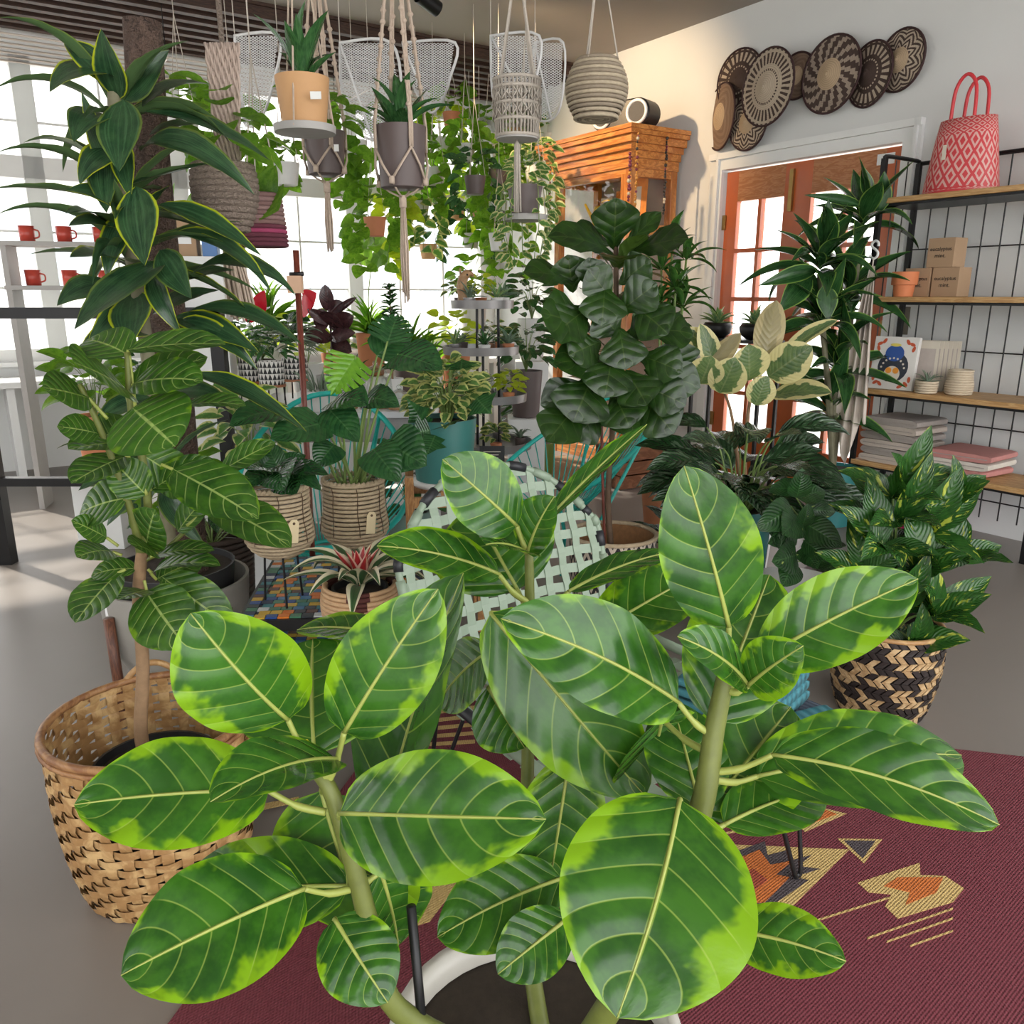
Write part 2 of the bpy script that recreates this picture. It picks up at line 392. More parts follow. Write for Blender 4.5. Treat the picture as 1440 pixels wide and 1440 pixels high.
for di, (a, b) in enumerate(((ua - .015, (ua + ub) / 2 + .22 * (ua - ub) / 2 * .35), ((ua + ub) / 2 + .22 * (ua - ub) / 2 * .35, ub + .015))):
    hi, lo = max(a, b), min(a, b); st = .105
    d = thing('door_%d' % (di + 1), None, None); d['kind'] = 'structure'
    d['label'] = ['red framed glass door hinged by the display cabinet', 'red framed glass door hinged by the black shelf rack'][di]
    n0, n1 = N1 + .02, N1 + .065; zt = D_TOP - .015
    rbox(MB(), hi - st, hi, n0, n1, .01, zt).build('stile', M_RED, d); rbox(MB(), lo, lo + st, n0, n1, .01, zt).build('stile', M_RED, d)
    rbox(MB(), lo + st, hi - st, n0, n1, zt - .2, zt).build('top_rail', M_REDTOP, d); rbox(MB(), lo + st, hi - st, n0, n1, .01, .28).build('bottom_rail', M_RED, d)
    rows = 5; gz0, gz1 = .28, zt - .2; mid = (lo + hi) / 2
    rbox(MB(), mid - .014, mid + .014, n0, n1, gz0, gz1).build('glazing_bar', M_RED, d)
    for r in range(1, rows):
        z = gz0 + (gz1 - gz0) * r / rows; rbox(MB(), lo + st, hi - st, n0, n1, z - .014, z + .014).build('glazing_bar', M_RED, d)
    for r in range(rows):
        z0, z1 = gz0 + (gz1 - gz0) * r / rows, gz0 + (gz1 - gz0) * (r + 1) / rows
        for x0, x1 in ((lo + st, mid), (mid, hi - st)): rbox(MB(), x0 + .014, x1 - .014, n0 + .02, n0 + .024, z0 + .014, z1 - .014).build('pane', GLASS, d)
    for z in (.4, 1.1, 1.8): rbox(MB(), (hi if di == 0 else lo) - .015, (hi if di == 0 else lo) + .015, n0 - .012, n0, z - .05, z + .05).build('hinge', M_BRASS, d)
    if di == 1:
        rbox(MB(), lo + .05, lo + .16, n0 - .006, n0, zt - .09, zt - .03).build('paper_notice', M_WHITE, d)
    else:
        rbox(MB(), lo + .03, lo + .06, n0 - .02, n0, zt - .3, zt - .04).build('slide_bolt', M_BRASS, d)
# outdoors, bleached by daylight
pv = struct(MB().box((0, 12, -.16), (60, 60, .06)), 'pavement', plain('sunlit_pavement', (.55, .54, .52), .8, .1, 2)); pv['label'] = 'sunlit pavement outside the windows'
bl = thing('street_building', 'pale rendered building across the street outside the windows', 'building', RP(19, 2, -.13), RZ_BACK)
MB().box((0, 0, 3), (26, 1, 6)).build('wall', plain('pale_render', (.75, .74, .72), .8, .06, 1), bl, local=True)
for k in range(9):
    MB().box((-11.2 + k * 2.8, -.52, 2.2), (1.3, .08, 1.6)).build('window', plain('street_window', (.45, .5, .55), .2), bl, local=True)

# added spotlight, made up to warm the wall over the cabinet
lp = RP(4.9, 2.7, CZ); tgt = RP(5.2, WALL_N, 2.45)
tk = thing('added_spotlight', 'black ceiling spotlight added to warm the wall above the cabinet', 'lamp', lp); dvec = (tgt - lp).normalized(); hd = lp - V((0, 0, .14))
MB().tube([lp, hd], .012, 8).build('stem', M_BLK, tk); MB().tube([hd - dvec * .08, hd + dvec * .07], .045, 16, cap=False).build('lamp_head', M_BLK, tk, True); MB().lathe([(.001, -.012), (.05, -.012), (.05, 0), (.001, 0)], lp, 20).build('ceiling_plate', M_BLK, tk)
ld = bpy.data.lights.new('added_spot_bulb', 'SPOT'); ld.energy = 130; ld.color = (1.0, .70, .40); ld.spot_size = 1.25; ld.spot_blend = .7; ld.shadow_soft_size = .04
lo = bpy.data.objects.new('added_spot_bulb', ld); COL.objects.link(lo); lo.location = hd + dvec * .075; lo.rotation_euler = dvec.to_track_quat('-Z', 'Y').to_euler()
# ============================================================ FOREGROUND FICUS
M_FICUS = leafmat('golden_ficus_leaf', (.042, .148, .013), (.018, .078, .010), edge=(.20, .39, .008), vein=(.36, .48, .09), edge_at=.93, edge_soft=.12, edge_noise=.75, edge_rand=.30, coat=.15,
                  nvein=6.5, slant=.24, veinw=.045, vein_amt=.62, rib=.04, rough=.26, trans=.26, bump=.22, nscale=5.0, under=(.17, .30, .06))
M_FSTEM = plain('ficus_green_stem', (.125, .145, .028), .5, .35, 40); M_PET = plain('ficus_petiole', (.30, .34, .075), .45, .15, 40)
M_BUD = plain('ficus_bud', (.62, .50, .02), .4, .15, 30)
M_POTW = plain('cream_glazed_pot', (.55, .52, .47), .3, .06, 8)
M_SOIL = plain('potting_soil', (.035, .024, .016), .95, .5, 60, bump=.3)
fic = thing('rubber_fig_plant', 'big variegated rubber fig with glossy lime-edged leaves, branching into three green stems', 'plant', (.03, .84, .0075))
MB().lathe([(.13, 0), (.16, .03), (.185, .36), (.19, .38), (.175, .38), (.17, .34)], (.03, .84, .0075), 40, cap=False).build('pot', M_POTW, fic, True)
MB().lathe([(.001, .345), (.172, .345)], (.03, .84, 0), 40, cap=False).build('soil', M_SOIL, fic)
def fstem(pts, r): return MB().tube(spline(pts, 6), [r[0] + (r[1] - r[0]) * k / (6 * (len(pts) - 1)) for k in range(6 * (len(pts) - 1) + 1)], 12).build('stem', M_FSTEM, fic, True)
fstem([(-.02, .84, .34), P(560, 1420, .80), P(525, 1320, .81), P(497, 1215, .82), P(468, 1120, .83), P(447, 1085, .84), P(434, 1062, .845)], (.015, .007))
fstem([(.04, .88, .34), P(742, 1300, .98), P(742, 1080, 1.04), P(745, 900, 1.06), P(744, 776, 1.07)], (.013, .006))
fstem([(.08, .84, .34), P(925, 1300, .82), P(985, 1140, .84), P(1004, 1030, .86), P(1020, 950, .87), P(1027, 905, .88)], (.018, .008))
for (px, py, d, tx, ty) in ((433, 1066, .84, 431, 1040), (1027, 935, .865, 1030, 908)):
    MB().tube([P(px, py, d), P((px + tx) / 2, (py + ty) / 2, d - .002), P(tx, ty, d)], [.008, .007, .0015], 8).build('bud', M_BUD, fic, True)
# base px, tip px, their distances, apparent width px, facing, bend, fold, [petiole root px, distance]
F = (0, -.75, .65); UPW = (0, -.25, 1)
FL = [
 (405, 1012, .84, 268, 862, .80, 152, (-.25, -.72, .6), .5, .10, (436, 1066, .84)),
 (442, 1062, .88, 440, 898, 1.02, 185, (0, -.55, .8), .5, .05, (440, 1072, .85)),
 (484, 1030, .83, 616, 828, .84, 128, (.25, -.8, .5), .35, .16, (462, 1098, .835)),
 (540, 1160, .90, 652, 806, .94, 112, (-.75, -.75, .2), .25, .22, (480, 1180, .83)),
 (378, 1112, .83, 104, 1132, .76, 150, (0, -.55, .8), .4, .10, (458, 1142, .83)),
 (474, 1068, .83, 296, 1128, .70, 66, (-.1, -.35, .95), .7, .14, (452, 1095, .835)),
 (478, 1144, .80, 768, 1152, .72, 158, (.05, -.72, .7), .45, .08, (478, 1140, .825)),
 (492, 1246, .84, 238, 1262, .86, 120, (0, -.55, .8), .5, .08, (492, 1230, .82)),
 (428, 1250, .78, 170, 1372, .68, 178, (-.15, -.6, .75), .5, .10, (494, 1250, .815)),
 (452, 1112, .90, 522, 1318, .90, 150, (-.3, -.9, .25), .4, .06, (455, 1100, .84)),
 (470, 1292, .80, 545, 1410, .74, 110, (.2, -.5, .85), .5, .08, (522, 1326, .81)),
 (535, 1225, .84, 560, 1330, .88, 70, (.6, -.7, .3), .4, .1, (500, 1240, .82)),
 (535, 893, 1.02, 418, 886, 1.06, 34, (0, -.12, 1), .4, .10, (600, 930, 1.05)),
 (727, 740, 1.07, 622, 646, 1.04, 96, (.25, -.8, .55), .4, .10, (744, 775, 1.07)),
 (728, 830, 1.08, 664, 712, 1.16, 165, (.1, -.8, .6), .4, .06, (744, 850, 1.06)),
 (741, 778, 1.06, 683, 766, 1.00, 40, (-.1, -.3, .95), .5, .15, None),
 (742, 778, 1.065, 780, 698, 1.06, 60, (-.75, -.65, .1), .3, .25, None),
 (762, 740, 1.10, 910, 597, 1.14, 26, (-.25, -.35, .9), .15, .08, (745, 780, 1.07)),
 (702, 808, 1.05, 530, 768, 1.00, 62, (0, -.55, .85), .6, .10, (741, 846, 1.06)),
 (800, 832, 1.06, 948, 776, 1.14, 32, (-.2, -.3, .9), .4, .05, (748, 868, 1.06)),
 (838, 890, 1.08, 985, 806, 1.16, 88, (-.1, -.6, .8), .4, .08, (748, 900, 1.06)),
 (954, 988, .86, 704, 870, .80, 122, (.1, -.7, .7), .4, .10, (1004, 1035, .86)),
 (690, 862, 1.00, 908, 1120, .94, 150, (-.25, -.85, .45), .35, .10, (745, 850, 1.05)),
 (690, 915, 1.03, 616, 990, 1.02, 76, (-.15, -.1, 1), .4, .05, (745, 900, 1.06)),
 (686, 966, 1.02, 738, 1052, 1.02, 92, (.1, -.8, .55), .4, .05, (743, 1005, 1.05)),
 (800, 1062, .98, 772, 1245, .96, 108, (.3, -.9, .3), .3, .06, (745, 1050, 1.04)),
 (790, 1235, .92, 615, 1318, .88, 118, (0, -.6, .75), .5, .08, (742, 1250, 1.0)),
 (800, 1290, .86, 700, 1370, .82, 92, (.1, -.6, .75), .5, .08, (742, 1270, 1.0)),
 (1025, 882, .88, 962, 655, .86, 126, (-.1, -.9, .4), .3, .08, (1025, 905, .88)),
 (1070, 926, .87, 1291, 814, .84, 122, (.05, -.75, .65), .45, .10, (1018, 968, .865)),
 (1002, 1014, .89, 1082, 808, 1.00, 150, (-.15, -.8, .6), .35, .08, (1008, 1022, .865)),
 (1052, 964, .85, 1130, 908, .80, 66, (-.25, -.75, .55), .5, .14, (1022, 970, .865)),
 (1050, 962, .85, 952, 895, .82, 44, (.35, -.55, .75), .7, .12, None),
 (985, 1142, .88, 944, 985, 1.0, 105, (.1, -.6, .8), .3, .05, (988, 1130, .845)),
 (988, 1146, .90, 1112, 994, 1.02, 150, (.1, -.6, .8), .4, .06, (985, 1142, .845)),
 (1064, 1092, .90, 1352, 1062, .98, 108, (.1, -.4, .9), .5, .06, (1002, 1096, .85)),
 (1086, 1062, .83, 1405, 1160, .74, 108, (.1, -.55, .85), .6, .12, (1000, 1086, .85)),
 (1018, 1160, .86, 1158, 1112, .96, 62, (.1, -.4, .9), .4, .06, (990, 1160, .84)),
 (956, 1124, .79, 868, 1432, .62, 262, (-.05, -.72, .7), .5, .05, (960, 1180, .83)),
 (1020, 1308, .76, 1190, 1352, .70, 92, (.15, -.5, .85), .5, .08, (940, 1270, .82)),
 (930, 1010, .94, 905, 1080, 1.0, 60, (.2, -.6, .7), .4, .06, (1000, 1060, .86)),
]
fseed = 0
for (bx, by, bd, tx, ty, td, wpx, n, bend, fold, pet) in FL:
    B, T = P(bx, by, bd), P(tx, ty, td); mid = (B + T) / 2; view = (CO - mid).normalized()
    x = (T - B).normalized(); z = V(n); z = (z - x * z.dot(x)).normalized()
    w = wpx * mpp(mid) / max(.38, abs(z.dot(view))); fseed += 1
    me = leaf_mb('oval', 26, 14, bend, fold, .02, .012, 0, 3.0, fseed * 1.7, rnd(-.03, .03)).mesh('leaf', M_FICUS, True)
    o = bpy.data.objects.new('leaf', me); put(o, fic); o.matrix_basis = leaf_mat4(B, T, n, w)
    if pet:
        A = P(*pet); mb = MB(); mid = (A + B) / 2 - V((0, 0, .006))
        mb.tube(spline([A, mid, B], 5), [.0046] * 6 + [.0034] * 5, 8).build('petiole', M_PET, fic, True)
    # raised midrib on the leaf
    m4 = leaf_mat4(B, T, n, w); ve = me.vertices; pts = [m4 @ ve[i * 15 + 7].co for i in range(27)]
    nn = (m4.to_3x3() @ V((0, 0, 1))).normalized()
    MB().tube([p + nn * .0004 for p in pts[::2]], [.0030 * (1 - .8 * k / 13) for k in range(14)], 6).build('midrib', M_PET, o, True)
MB().tube([(-.105, .80, .36), P(578, 1274, .83)], .006, 8).build('stake', M_BLK, fic, True)
# ============================================================ SHARED PLANT HELPERS
def pl(root, L, b, t, wpx, n=(0, -.7, .7), k=None):
    B, T = P(*b), P(*t); mid = (B + T) / 2; view = (CO - mid).normalized(); x = (T - B).normalized(); z = V(n); z = (z - x * z.dot(x)).normalized()
    return L.put(root, B, T, n, wpx * mpp(mid) / max(.38, abs(z.dot(view))), k)
def stem(root, pts, r0, r1=None, mat=None, name='stem', n=8):
    q = spline(pts, 5); r1 = r0 if r1 is None else r1
    return MB().tube(q, [r0 + (r1 - r0) * k / (len(q) - 1) for k in range(len(q))], n).build(name, mat, root, True)
def rosette(root, L, c, n, l0, l1, w, el0=.2, el1=1.2, droop=.3, az=None, rise=0.0, r0=.01):
    """leaves fanning from a point"""
    c = V(c)
    for i in range(n):
        a = 2.4 * i + rnd(-.3, .3) if az is None else rnd(*az); f = i / max(1, n - 1); el = el0 + (el1 - el0) * f + rnd(-.12, .12)
        d = dirv(a, el); l = rnd(l0, l1); B = c + V((0, 0, rise * f)) + dirv(a, 0) * r0
        T = B + d * l - V((0, 0, droop * l * rnd(.5, 1.2) * (1 - f * .6))); L.put(root, B, T, V((-d.x * .5, -d.y * .5, 1)), w * rnd(.8, 1.15))
def bush(root, L, c, rad, n, l, w, droop=.25, updir=.5, lo=-.6, stemmat=None, face=.55):
    """leaves over an ellipsoid, tips outward"""
    c = V(c)
    for i in range(n):
        a = 2.4 * i + rnd(-.4, .4); s = lo + (1 - lo) * (i + .5) / n; h = math.sqrt(max(0, 1 - s * s)); k = rnd(.45, 1)
        q = V((math.cos(a) * h * rad[0], math.sin(a) * h * rad[1], s * rad[2])); B = c + q * k
        d = (V((q.x, q.y, 0)).normalized() + V((rnd(-.4, .4), rnd(-.4, .4), updir * s + rnd(-.3, .2) - droop))).normalized(); ll = l * rnd(.75, 1.15)
        L.put(root, B, B + d * ll, V((d.x * .3, d.y * .3 - face, 1)), w * rnd(.8, 1.15))
        if stemmat is not None and i % 3 == 0: stem(root, [c - V((0, 0, rad[2] * .9)), c + q * .35, B], .0022, .0016, stemmat, n=5)
def simple_pot(root, c, r_top, r_bot, h, mat, rim=.004, soil=True, name='pot', n=28):
    p = MB().lathe([(r_bot * .9, 0), (r_bot, .004), (r_top, h - .004), (r_top, h), (r_top - rim * 1.6, h), (r_top - rim * 2, h - .03)], c, n, cap=False)
    p.f.insert(0, tuple(range(n))[::-1]); p.mi.insert(0, 0); p.uv.insert(0, None)
    o = smooth_edges(p.build(name, mat, root), 35)
    if soil: MB().lathe([(.0005, h - .02), (r_top - rim * 1.7, h - .02)], c, n, cap=False).build('soil', M_SOIL, root)
    return o
def ring(mb, c, R_, r, n=32, m=8, sx=1, sy=1):
    c = V(c); return mb.tube([c + V((R_ * sx * math.cos(2 * PI * k / n), R_ * sy * math.sin(2 * PI * k / n), 0)) for k in range(n)], r, m, closed=True)

# ============================================================ TAN WOVEN BASKET, SECOND FIG
M_CANE = wood('split_bamboo', (.40, .22, .085), (.66, .44, .20), (8, 8, 8), .5, 3)
bc = V((-.80, 1.63, 0))
wb_ = thing('bamboo_basket', 'tall tan bamboo basket of flat woven strips, holding a fig tree', 'basket', bc)
BH, NST, NRW = .40, 34, 17
def bk_r(z): return .165 + .045 * (z / BH) ** .6 + .012 * math.sin(PI * z / BH)
for k in range(NST):
    a = 2 * PI * k / NST; mb = MB()
    def fn(i, j, a=a, k=k):
        z = i * BH; ro = (.0035 if (int(i * NRW - 1e-6) + k) % 2 else -.0035); r = bk_r(z) + ro * abs(math.sin(PI * i * NRW)); b = a + (j - .5) * 2 * PI / NST * .62
        return (r * math.cos(b), r * math.sin(b), z)
    mb.grid(NRW * 2, 1, fn).build('stave', M_CANE, wb_, True, local=True)
for q in range(NRW):
    mb = MB(); z0, z1 = (q + .10) * BH / NRW, (q + .90) * BH / NRW; ns = NST * 4
    for k in range(ns):
        for z in (z0, z1):
            a = 2 * PI * k / ns; ro = .0042 * math.cos(NST * a / 2 + (PI if q % 2 else 0)) if True else 0
            r = bk_r(z) + ro; mb.v.append(V((r * math.cos(a), r * math.sin(a), z)))
    for k in range(ns):
        a, b = 2 * k, 2 * ((k + 1) % ns); mb.face((a, b, b + 1, a + 1))
    mb.build('weaver_strip', M_CANE, wb_, True, local=True)
ring(ring(MB(), (0, 0, BH), bk_r(BH) + .004, .009), (0, 0, BH - .014), bk_r(BH) + .008, .006).build('rim', wood('rim_cane', (.25, .11, .045), (.42, .22, .09), (6, 6, 6)), wb_, True, local=True)
MB().lathe([(.001, .004), (.16, .004), (.16, .0)], (0, 0, 0), 30, cap=False).build('base', M_CANE, wb_, local=True)
hp = MB()
for sgn in (-1, 1):
    ang = PI * .62 if sgn > 0 else -PI * .38
    pts = [V((bk_r(BH) * 1.03 * math.cos(ang + t * .28), bk_r(BH) * 1.03 * math.sin(ang + t * .28), BH + .035 * (1 - t * t))) for t in (-1, -.7, -.35, 0, .35, .7, 1)]
    MB().tube(spline(pts, 4), .008, 8).build('handle', M_CANE, wb_, True, local=True)

M_FIG2 = leafmat('green_fig_leaf', (.055, .145, .016), (.024, .08, .012), edge=(.14, .27, .015), vein=(.40, .52, .16), edge_at=1.05, edge_noise=.7, nvein=7, slant=.25, veinw=.07, rib=.05, vein_amt=.7, rough=.3, trans=.3, bump=.25)  # the second fig's own leaf greens
M_TRUNK = plain('fig_trunk_bark', (.26, .16, .085), .8, .5, 25, bump=.25, bd=.004)
L_FIG = Leaves('leaf', M_FIG2, 'oval', (.25, .5, .8), nu=14, nv=6, fold=.10, wave=.012)
f2 = thing('fig_tree', 'bare-trunked young fig with broad green leaves, standing in the tan bamboo basket', 'plant', (bc.x, bc.y, .02))
simple_pot(f2, (bc.x, bc.y, .03), .135, .11, .26, plain('black_nursery_pot', (.02, .02, .022), .5), soil=True)
stem(f2, [(bc.x, bc.y, .22), P(199, 1040, 1.63), P(201, 940, 1.63), P(195, 840, 1.63), P(200, 775, 1.62)], .0155, .012, M_TRUNK, 'trunk', 12)
stem(f2, [P(199, 782, 1.62), P(190, 740, 1.61), P(178, 700, 1.60), P(146, 615, 1.58), P(112, 540, 1.56)], .010, .005, M_FSTEM)
stem(f2, [P(200, 780, 1.62), P(208, 710, 1.62), P(196, 622, 1.61), P(184, 575, 1.60), P(179, 495, 1.60)], .010, .006, M_FSTEM)
stem(f2, [P(198, 790, 1.62), P(235, 770, 1.64), P(285, 722, 1.66)], .006, .004, M_FSTEM)
for (b, t, w, n) in [((180, 492, 1.60), (318, 484, 1.62), 30, (0, -.35, .9)), ((176, 546, 1.60), (104, 510, 1.5), 56, (0, -.6, .7)), ((186, 545, 1.6), (292, 502, 1.66), 48, (0, -.6, .8)),
    ((187, 540, 1.58), (286, 536, 1.55), 42, (0, -.5, .8)), ((186, 574, 1.58), (247, 628, 1.48), 78, (.1, -.8, .6)), ((184, 622, 1.6), (96, 632, 1.5), 30, (0, -.3, .9)), ((176, 642, 1.6), (100, 680, 1.5), 38, (0, -.4, .9)),
    ((206, 696, 1.61), (158, 646, 1.6), 58, (0, -.8, .5)), ((243, 660, 1.6), (364, 730, 1.5), 62, (.2, -.7, .7)), ((312, 662, 1.62), (388, 622, 1.64), 32, (-.2, -.7, .6)), ((212, 690, 1.62), (300, 645, 1.68), 38, (0, -.7, .6)),
    ((298, 712, 1.64), (410, 770, 1.55), 50, (.3, -.6, .8)), ((256, 572, 1.62), (346, 571, 1.6), 20, (0, -.25, .9)), ((206, 768, 1.62), (218, 716, 1.58), 40, (-.1, -.9, .3)), ((158, 776, 1.6), (108, 784, 1.54), 30, (0, -.4, .9)),
    ((221, 779, 1.6), (180, 763, 1.55), 24, (0, -.4, .9)), ((220, 781, 1.62), (302, 774, 1.62), 20, (0, -.3, .9)), ((214, 806, 1.62), (310, 796, 1.58), 18, (0, -.2, .9)), ((220, 815, 1.64), (284, 790, 1.7), 40, (0, -.7, .6)),
    ((228, 812, 1.64), (328, 884, 1.62), 66, (.2, -.8, .5)), ((205, 832, 1.6), (262, 910, 1.52), 80, (.1, -.85, .5)), ((166, 806, 1.6), (106, 876, 1.5), 48, (-.3, -.7, .5)), ((206, 830, 1.6), (166, 843, 1.52), 22, (0, -.3, .9)),
    ((192, 800, 1.62), (128, 810, 1.6), 30, (0, -.5, .8)), ((150, 756, 1.6), (100, 732, 1.55), 30, (0, -.6, .7)), ((250, 748, 1.64), (302, 690, 1.66), 36, (-.3, -.8, .4)), ((145, 615, 1.58), (205, 600, 1.66), 40, (0, -.5, .8)),
    ((125, 560, 1.56), (60, 545, 1.5), 44, (0, -.5, .8)), ((140, 610, 1.58), (80, 600, 1.54), 40, (0, -.5, .8)), ((180, 700, 1.6), (112, 722, 1.62), 44, (0, -.6, .6)), ((200, 640, 1.62), (262, 690, 1.72), 46, (0, -.7, .6)), ((182, 500, 1.6), (122, 478, 1.66), 36, (0, -.5, .8))]:
    pl(f2, L_FIG, b, t, w, n)
    if R.random() < .6:
        q = P(*b); stem(f2, [q, q + (P(197, 640 if b[1] < 700 else 790, 1.61) - q) * .35], .0035, .0035, M_PET, 'petiole', 6)

# ============================================================ TALL DRACAENA
M_DRAC = leafmat('yellow_edged_dracaena_leaf', (.026, .070, .026), (.008, .032, .014), edge=(.36, .42, .015), edge_at=.88, edge_soft=.05, edge_noise=.05, gate=.45, stripes=.45, rough=.28, trans=.12, bump=.15, under=(.09, .16, .06))
M_BARK = plain('palm_bark', (.105, .066, .05), .9, .75, 26, bump=.9, bd=.02)
L_DR = Leaves('leaf', M_DRAC, 'strap', (.5, .9, 1.5), nu=14, nv=4, fold=.10, wave=.01)
L_DRS = Leaves('leaf', M_DRAC, 'strap', (.1, .3), nu=10, nv=4, fold=.08, wave=.01)
dr = thing('dracaena_tree', 'tall dracaena with strap leaves edged in yellow on a thick rough trunk', 'plant', (P(262, 960, 2.5).x, 2.5, 0))
tb = [P(200, 30, 2.5), P(210, 200, 2.5), P(222, 330, 2.5), P(238, 480, 2.5), P(252, 640, 2.5), P(270, 830, 2.5), P(276, 930, 2.5)]
stem(dr, tb, .050, .060, M_BARK, 'trunk', 16)
tc2 = [P(160, 90, 2.2), P(165, 240, 2.2), P(185, 360, 2.2), P(205, 480, 2.2), P(225, 640, 2.30), P(250, 860, 2.42)]
stem(dr, tc2, .016, .02, plain('dracaena_cane', (.16, .15, .09), .7, .4, 30), 'stem', 10)
FR, TOPN = (0, -.95, .25), (0, -.35, .95)
for (b, t, w, n, k) in [((172, 140, 2.12), (168, 242, 2.02), 56, FR, 0), ((190, 262, 2.12), (204, 374, 2.0), 56, FR, 0), ((198, 158, 2.2), (380, 226, 2.2), 26, TOPN, 2), ((198, 212, 2.2), (358, 274, 2.1), 34, (.1, -.7, .7), 2), ((177, 262, 2.15), (306, 228, 2.2), 16, TOPN, 0),
    ((222, 288, 2.2), (368, 360, 2.1), 28, (.1, -.6, .8), 2), ((222, 342, 2.2), (382, 412, 2.15), 26, TOPN, 1), ((224, 352, 2.15), (270, 420, 2.05), 40, FR, 0), ((232, 366, 2.15), (104, 464, 1.95), 46, (-.3, -.7, .6), 0), ((270, 386, 2.2), (416, 416, 2.2), 26, TOPN, 1),
    ((160, 250, 2.2), (114, 128, 2.1), 34, (.2, -.9, .3), 0), ((165, 268, 2.2), (122, 160, 2.25), 30, (.2, -.9, .3), 0), ((182, 312, 2.2), (92, 268, 2.1), 30, (0, -.6, .8), 1), ((180, 332, 2.2), (92, 300, 2.0), 34, (0, -.6, .8), 2), ((188, 352, 2.2), (96, 318, 2.05), 36, (0, -.5, .8), 1),
    ((192, 372, 2.2), (98, 362, 2.0), 38, (0, -.6, .8), 1), ((168, 140, 2.2), (142, 40, 2.1), 46, FR, 0), ((175, 142, 2.2), (238, 70, 2.15), 44, FR, 0), ((165, 170, 2.2), (104, 200, 2.05), 34, (0, -.7, .6), 2), ((245, 446, 2.25), (365, 496, 2.15), 36, (0, -.6, .7), 2),
    ((262, 440, 2.25), (424, 484, 2.2), 26, TOPN, 2), ((270, 526, 2.25), (432, 608, 2.1), 26, (.2, -.5, .8), 2), ((238, 462, 2.25), (362, 520, 2.18), 34, (0, -.6, .8), 1), ((214, 442, 2.2), (308, 408, 2.25), 30, TOPN, 1), ((202, 420, 2.2), (122, 486, 2.1), 52, FR, 0),
    ((188, 410, 2.2), (184, 486, 2.05), 46, FR, 0), ((210, 470, 2.2), (110, 500, 2.1), 40, (0, -.6, .7), 1), ((180, 215, 2.2), (112, 260, 2.1), 40, (0, -.7, .6), 1), ((168, 190, 2.2), (184, 280, 2.1), 30, FR, 0), ((150, 205, 2.2), (150, 300, 2.1), 44, FR, 0),
    ((185, 300, 2.2), (150, 392, 2.1), 40, FR, 1), ((215, 385, 2.2), (255, 470, 2.15), 34, FR, 1), ((210, 190, 2.25), (290, 175, 2.3), 28, TOPN, 1), ((225, 300, 2.25), (300, 300, 2.3), 26, TOPN, 1), ((240, 400, 2.25), (330, 380, 2.3), 26, TOPN, 1),
    ((225, 640, 2.22), (110, 690, 2.1), 40, (0, -.5, .8), 2), ((230, 660, 2.22), (330, 690, 2.1), 32, (0, -.5, .8), 2), ((225, 650, 2.22), (150, 740, 2.1), 36, FR, 1), ((235, 680, 2.22), (290, 770, 2.1), 34, FR, 1), ((215, 560, 2.22), (130, 600, 2.1), 34, (0, -.6, .7), 2),
    ((222, 560, 2.22), (320, 560, 2.15), 28, TOPN, 1), ((160, 110, 2.2), (70, 130, 2.1), 40, (0, -.5, .8), 2), ((160, 120, 2.2), (90, 60, 2.2), 40, (0, -.8, .5), 1), ((200, 150, 2.2), (300, 120, 2.3), 30, TOPN, 2), ((160, 400, 2.2), (80, 430, 2.1), 40, (0, -.6, .7), 1)]:
    pl(dr, L_DR if k else L_DRS, b, t, w * .82, n)
for (cx, cy, nn) in ((175, 300, 12), (185, 380, 12), (230, 690, 10), (165, 180, 10)):
    rosette(dr, L_DR, P(cx, cy, 2.24), nn, .24, .36, .042, 0, .9, .45, rise=.05)
pc = V((P(262, 960, 2.5).x, 2.5, 0))
gp = thing('grey_planter', 'large round grey planter on brown wooden legs behind the bamboo basket', 'planter', pc)
M_GREYP = plain('grey_cement', (.30, .285, .255), .75, .12, 12); M_LEG = wood('walnut_leg', (.10, .035, .02), (.20, .08, .04), (30, 30, 4))
smooth_edges(MB().lathe([(.12, .12), (.16, .13), (.212, .22), (.226, .36), (.230, .42), (.220, .42), (.214, .36), (.2, .30), (.001, .30)], (0, 0, 0), 40, cap=False).build('bowl', M_GREYP, gp, local=True), 40)
for k in range(4):
    a = PI / 4 + PI / 2 * k + .25; MB().tube([(.232 * math.cos(a), .232 * math.sin(a), 0), (.240 * math.cos(a), .240 * math.sin(a), .36)], .016, 10).build('leg', M_LEG, gp, True, local=True)
simple_pot(dr, (pc.x, pc.y, .305), .19, .17, .16, MATS['black_nursery_pot'])
MB().box(P(155, 860, 2.32), (.03, .002, .03)).build('price_sticker', M_WHITE, dr)
# ============================================================ MOSAIC TABLE GROUP
M_TILEC = [plain('mosaic_' + n, c, .5, .15, 9, bump=.02) for n, c in (('white', (.52, .54, .54)), ('cobalt', (.015, .06, .24)), ('teal', (.02, .17, .19)), ('orange', (.62, .16, .01)), ('navy', (.01, .02, .06)), ('yellow', (.55, .34, .02)), ('green', (.05, .17, .09)), ('brown', (.10, .035, .02)), ('blue', (.05, .17, .33)), ('dark', (.02, .025, .03)))]
tl, tr_ = HZ(338, 868, .42), HZ(592, 868, .42)
mt0 = (tl + tr_) / 2; mrz = math.atan2(tr_.y - tl.y, tr_.x - tl.x) + .10
TW, TD, TZ = (tr_ - tl).length * 1.02, .58, .42
mt = thing('mosaic_table', 'low two-tier black metal table with colourful mosaic tile tops', 'table', (mt0.x, mt0.y, 0), mrz)
for x in (.012, TW - .012):
    for y in (.012, TD - .012): MB().box((x - TW / 2, y, TZ / 2 - .01), (.022, .022, TZ - .02)).build('leg', M_BLK, mt, local=True)
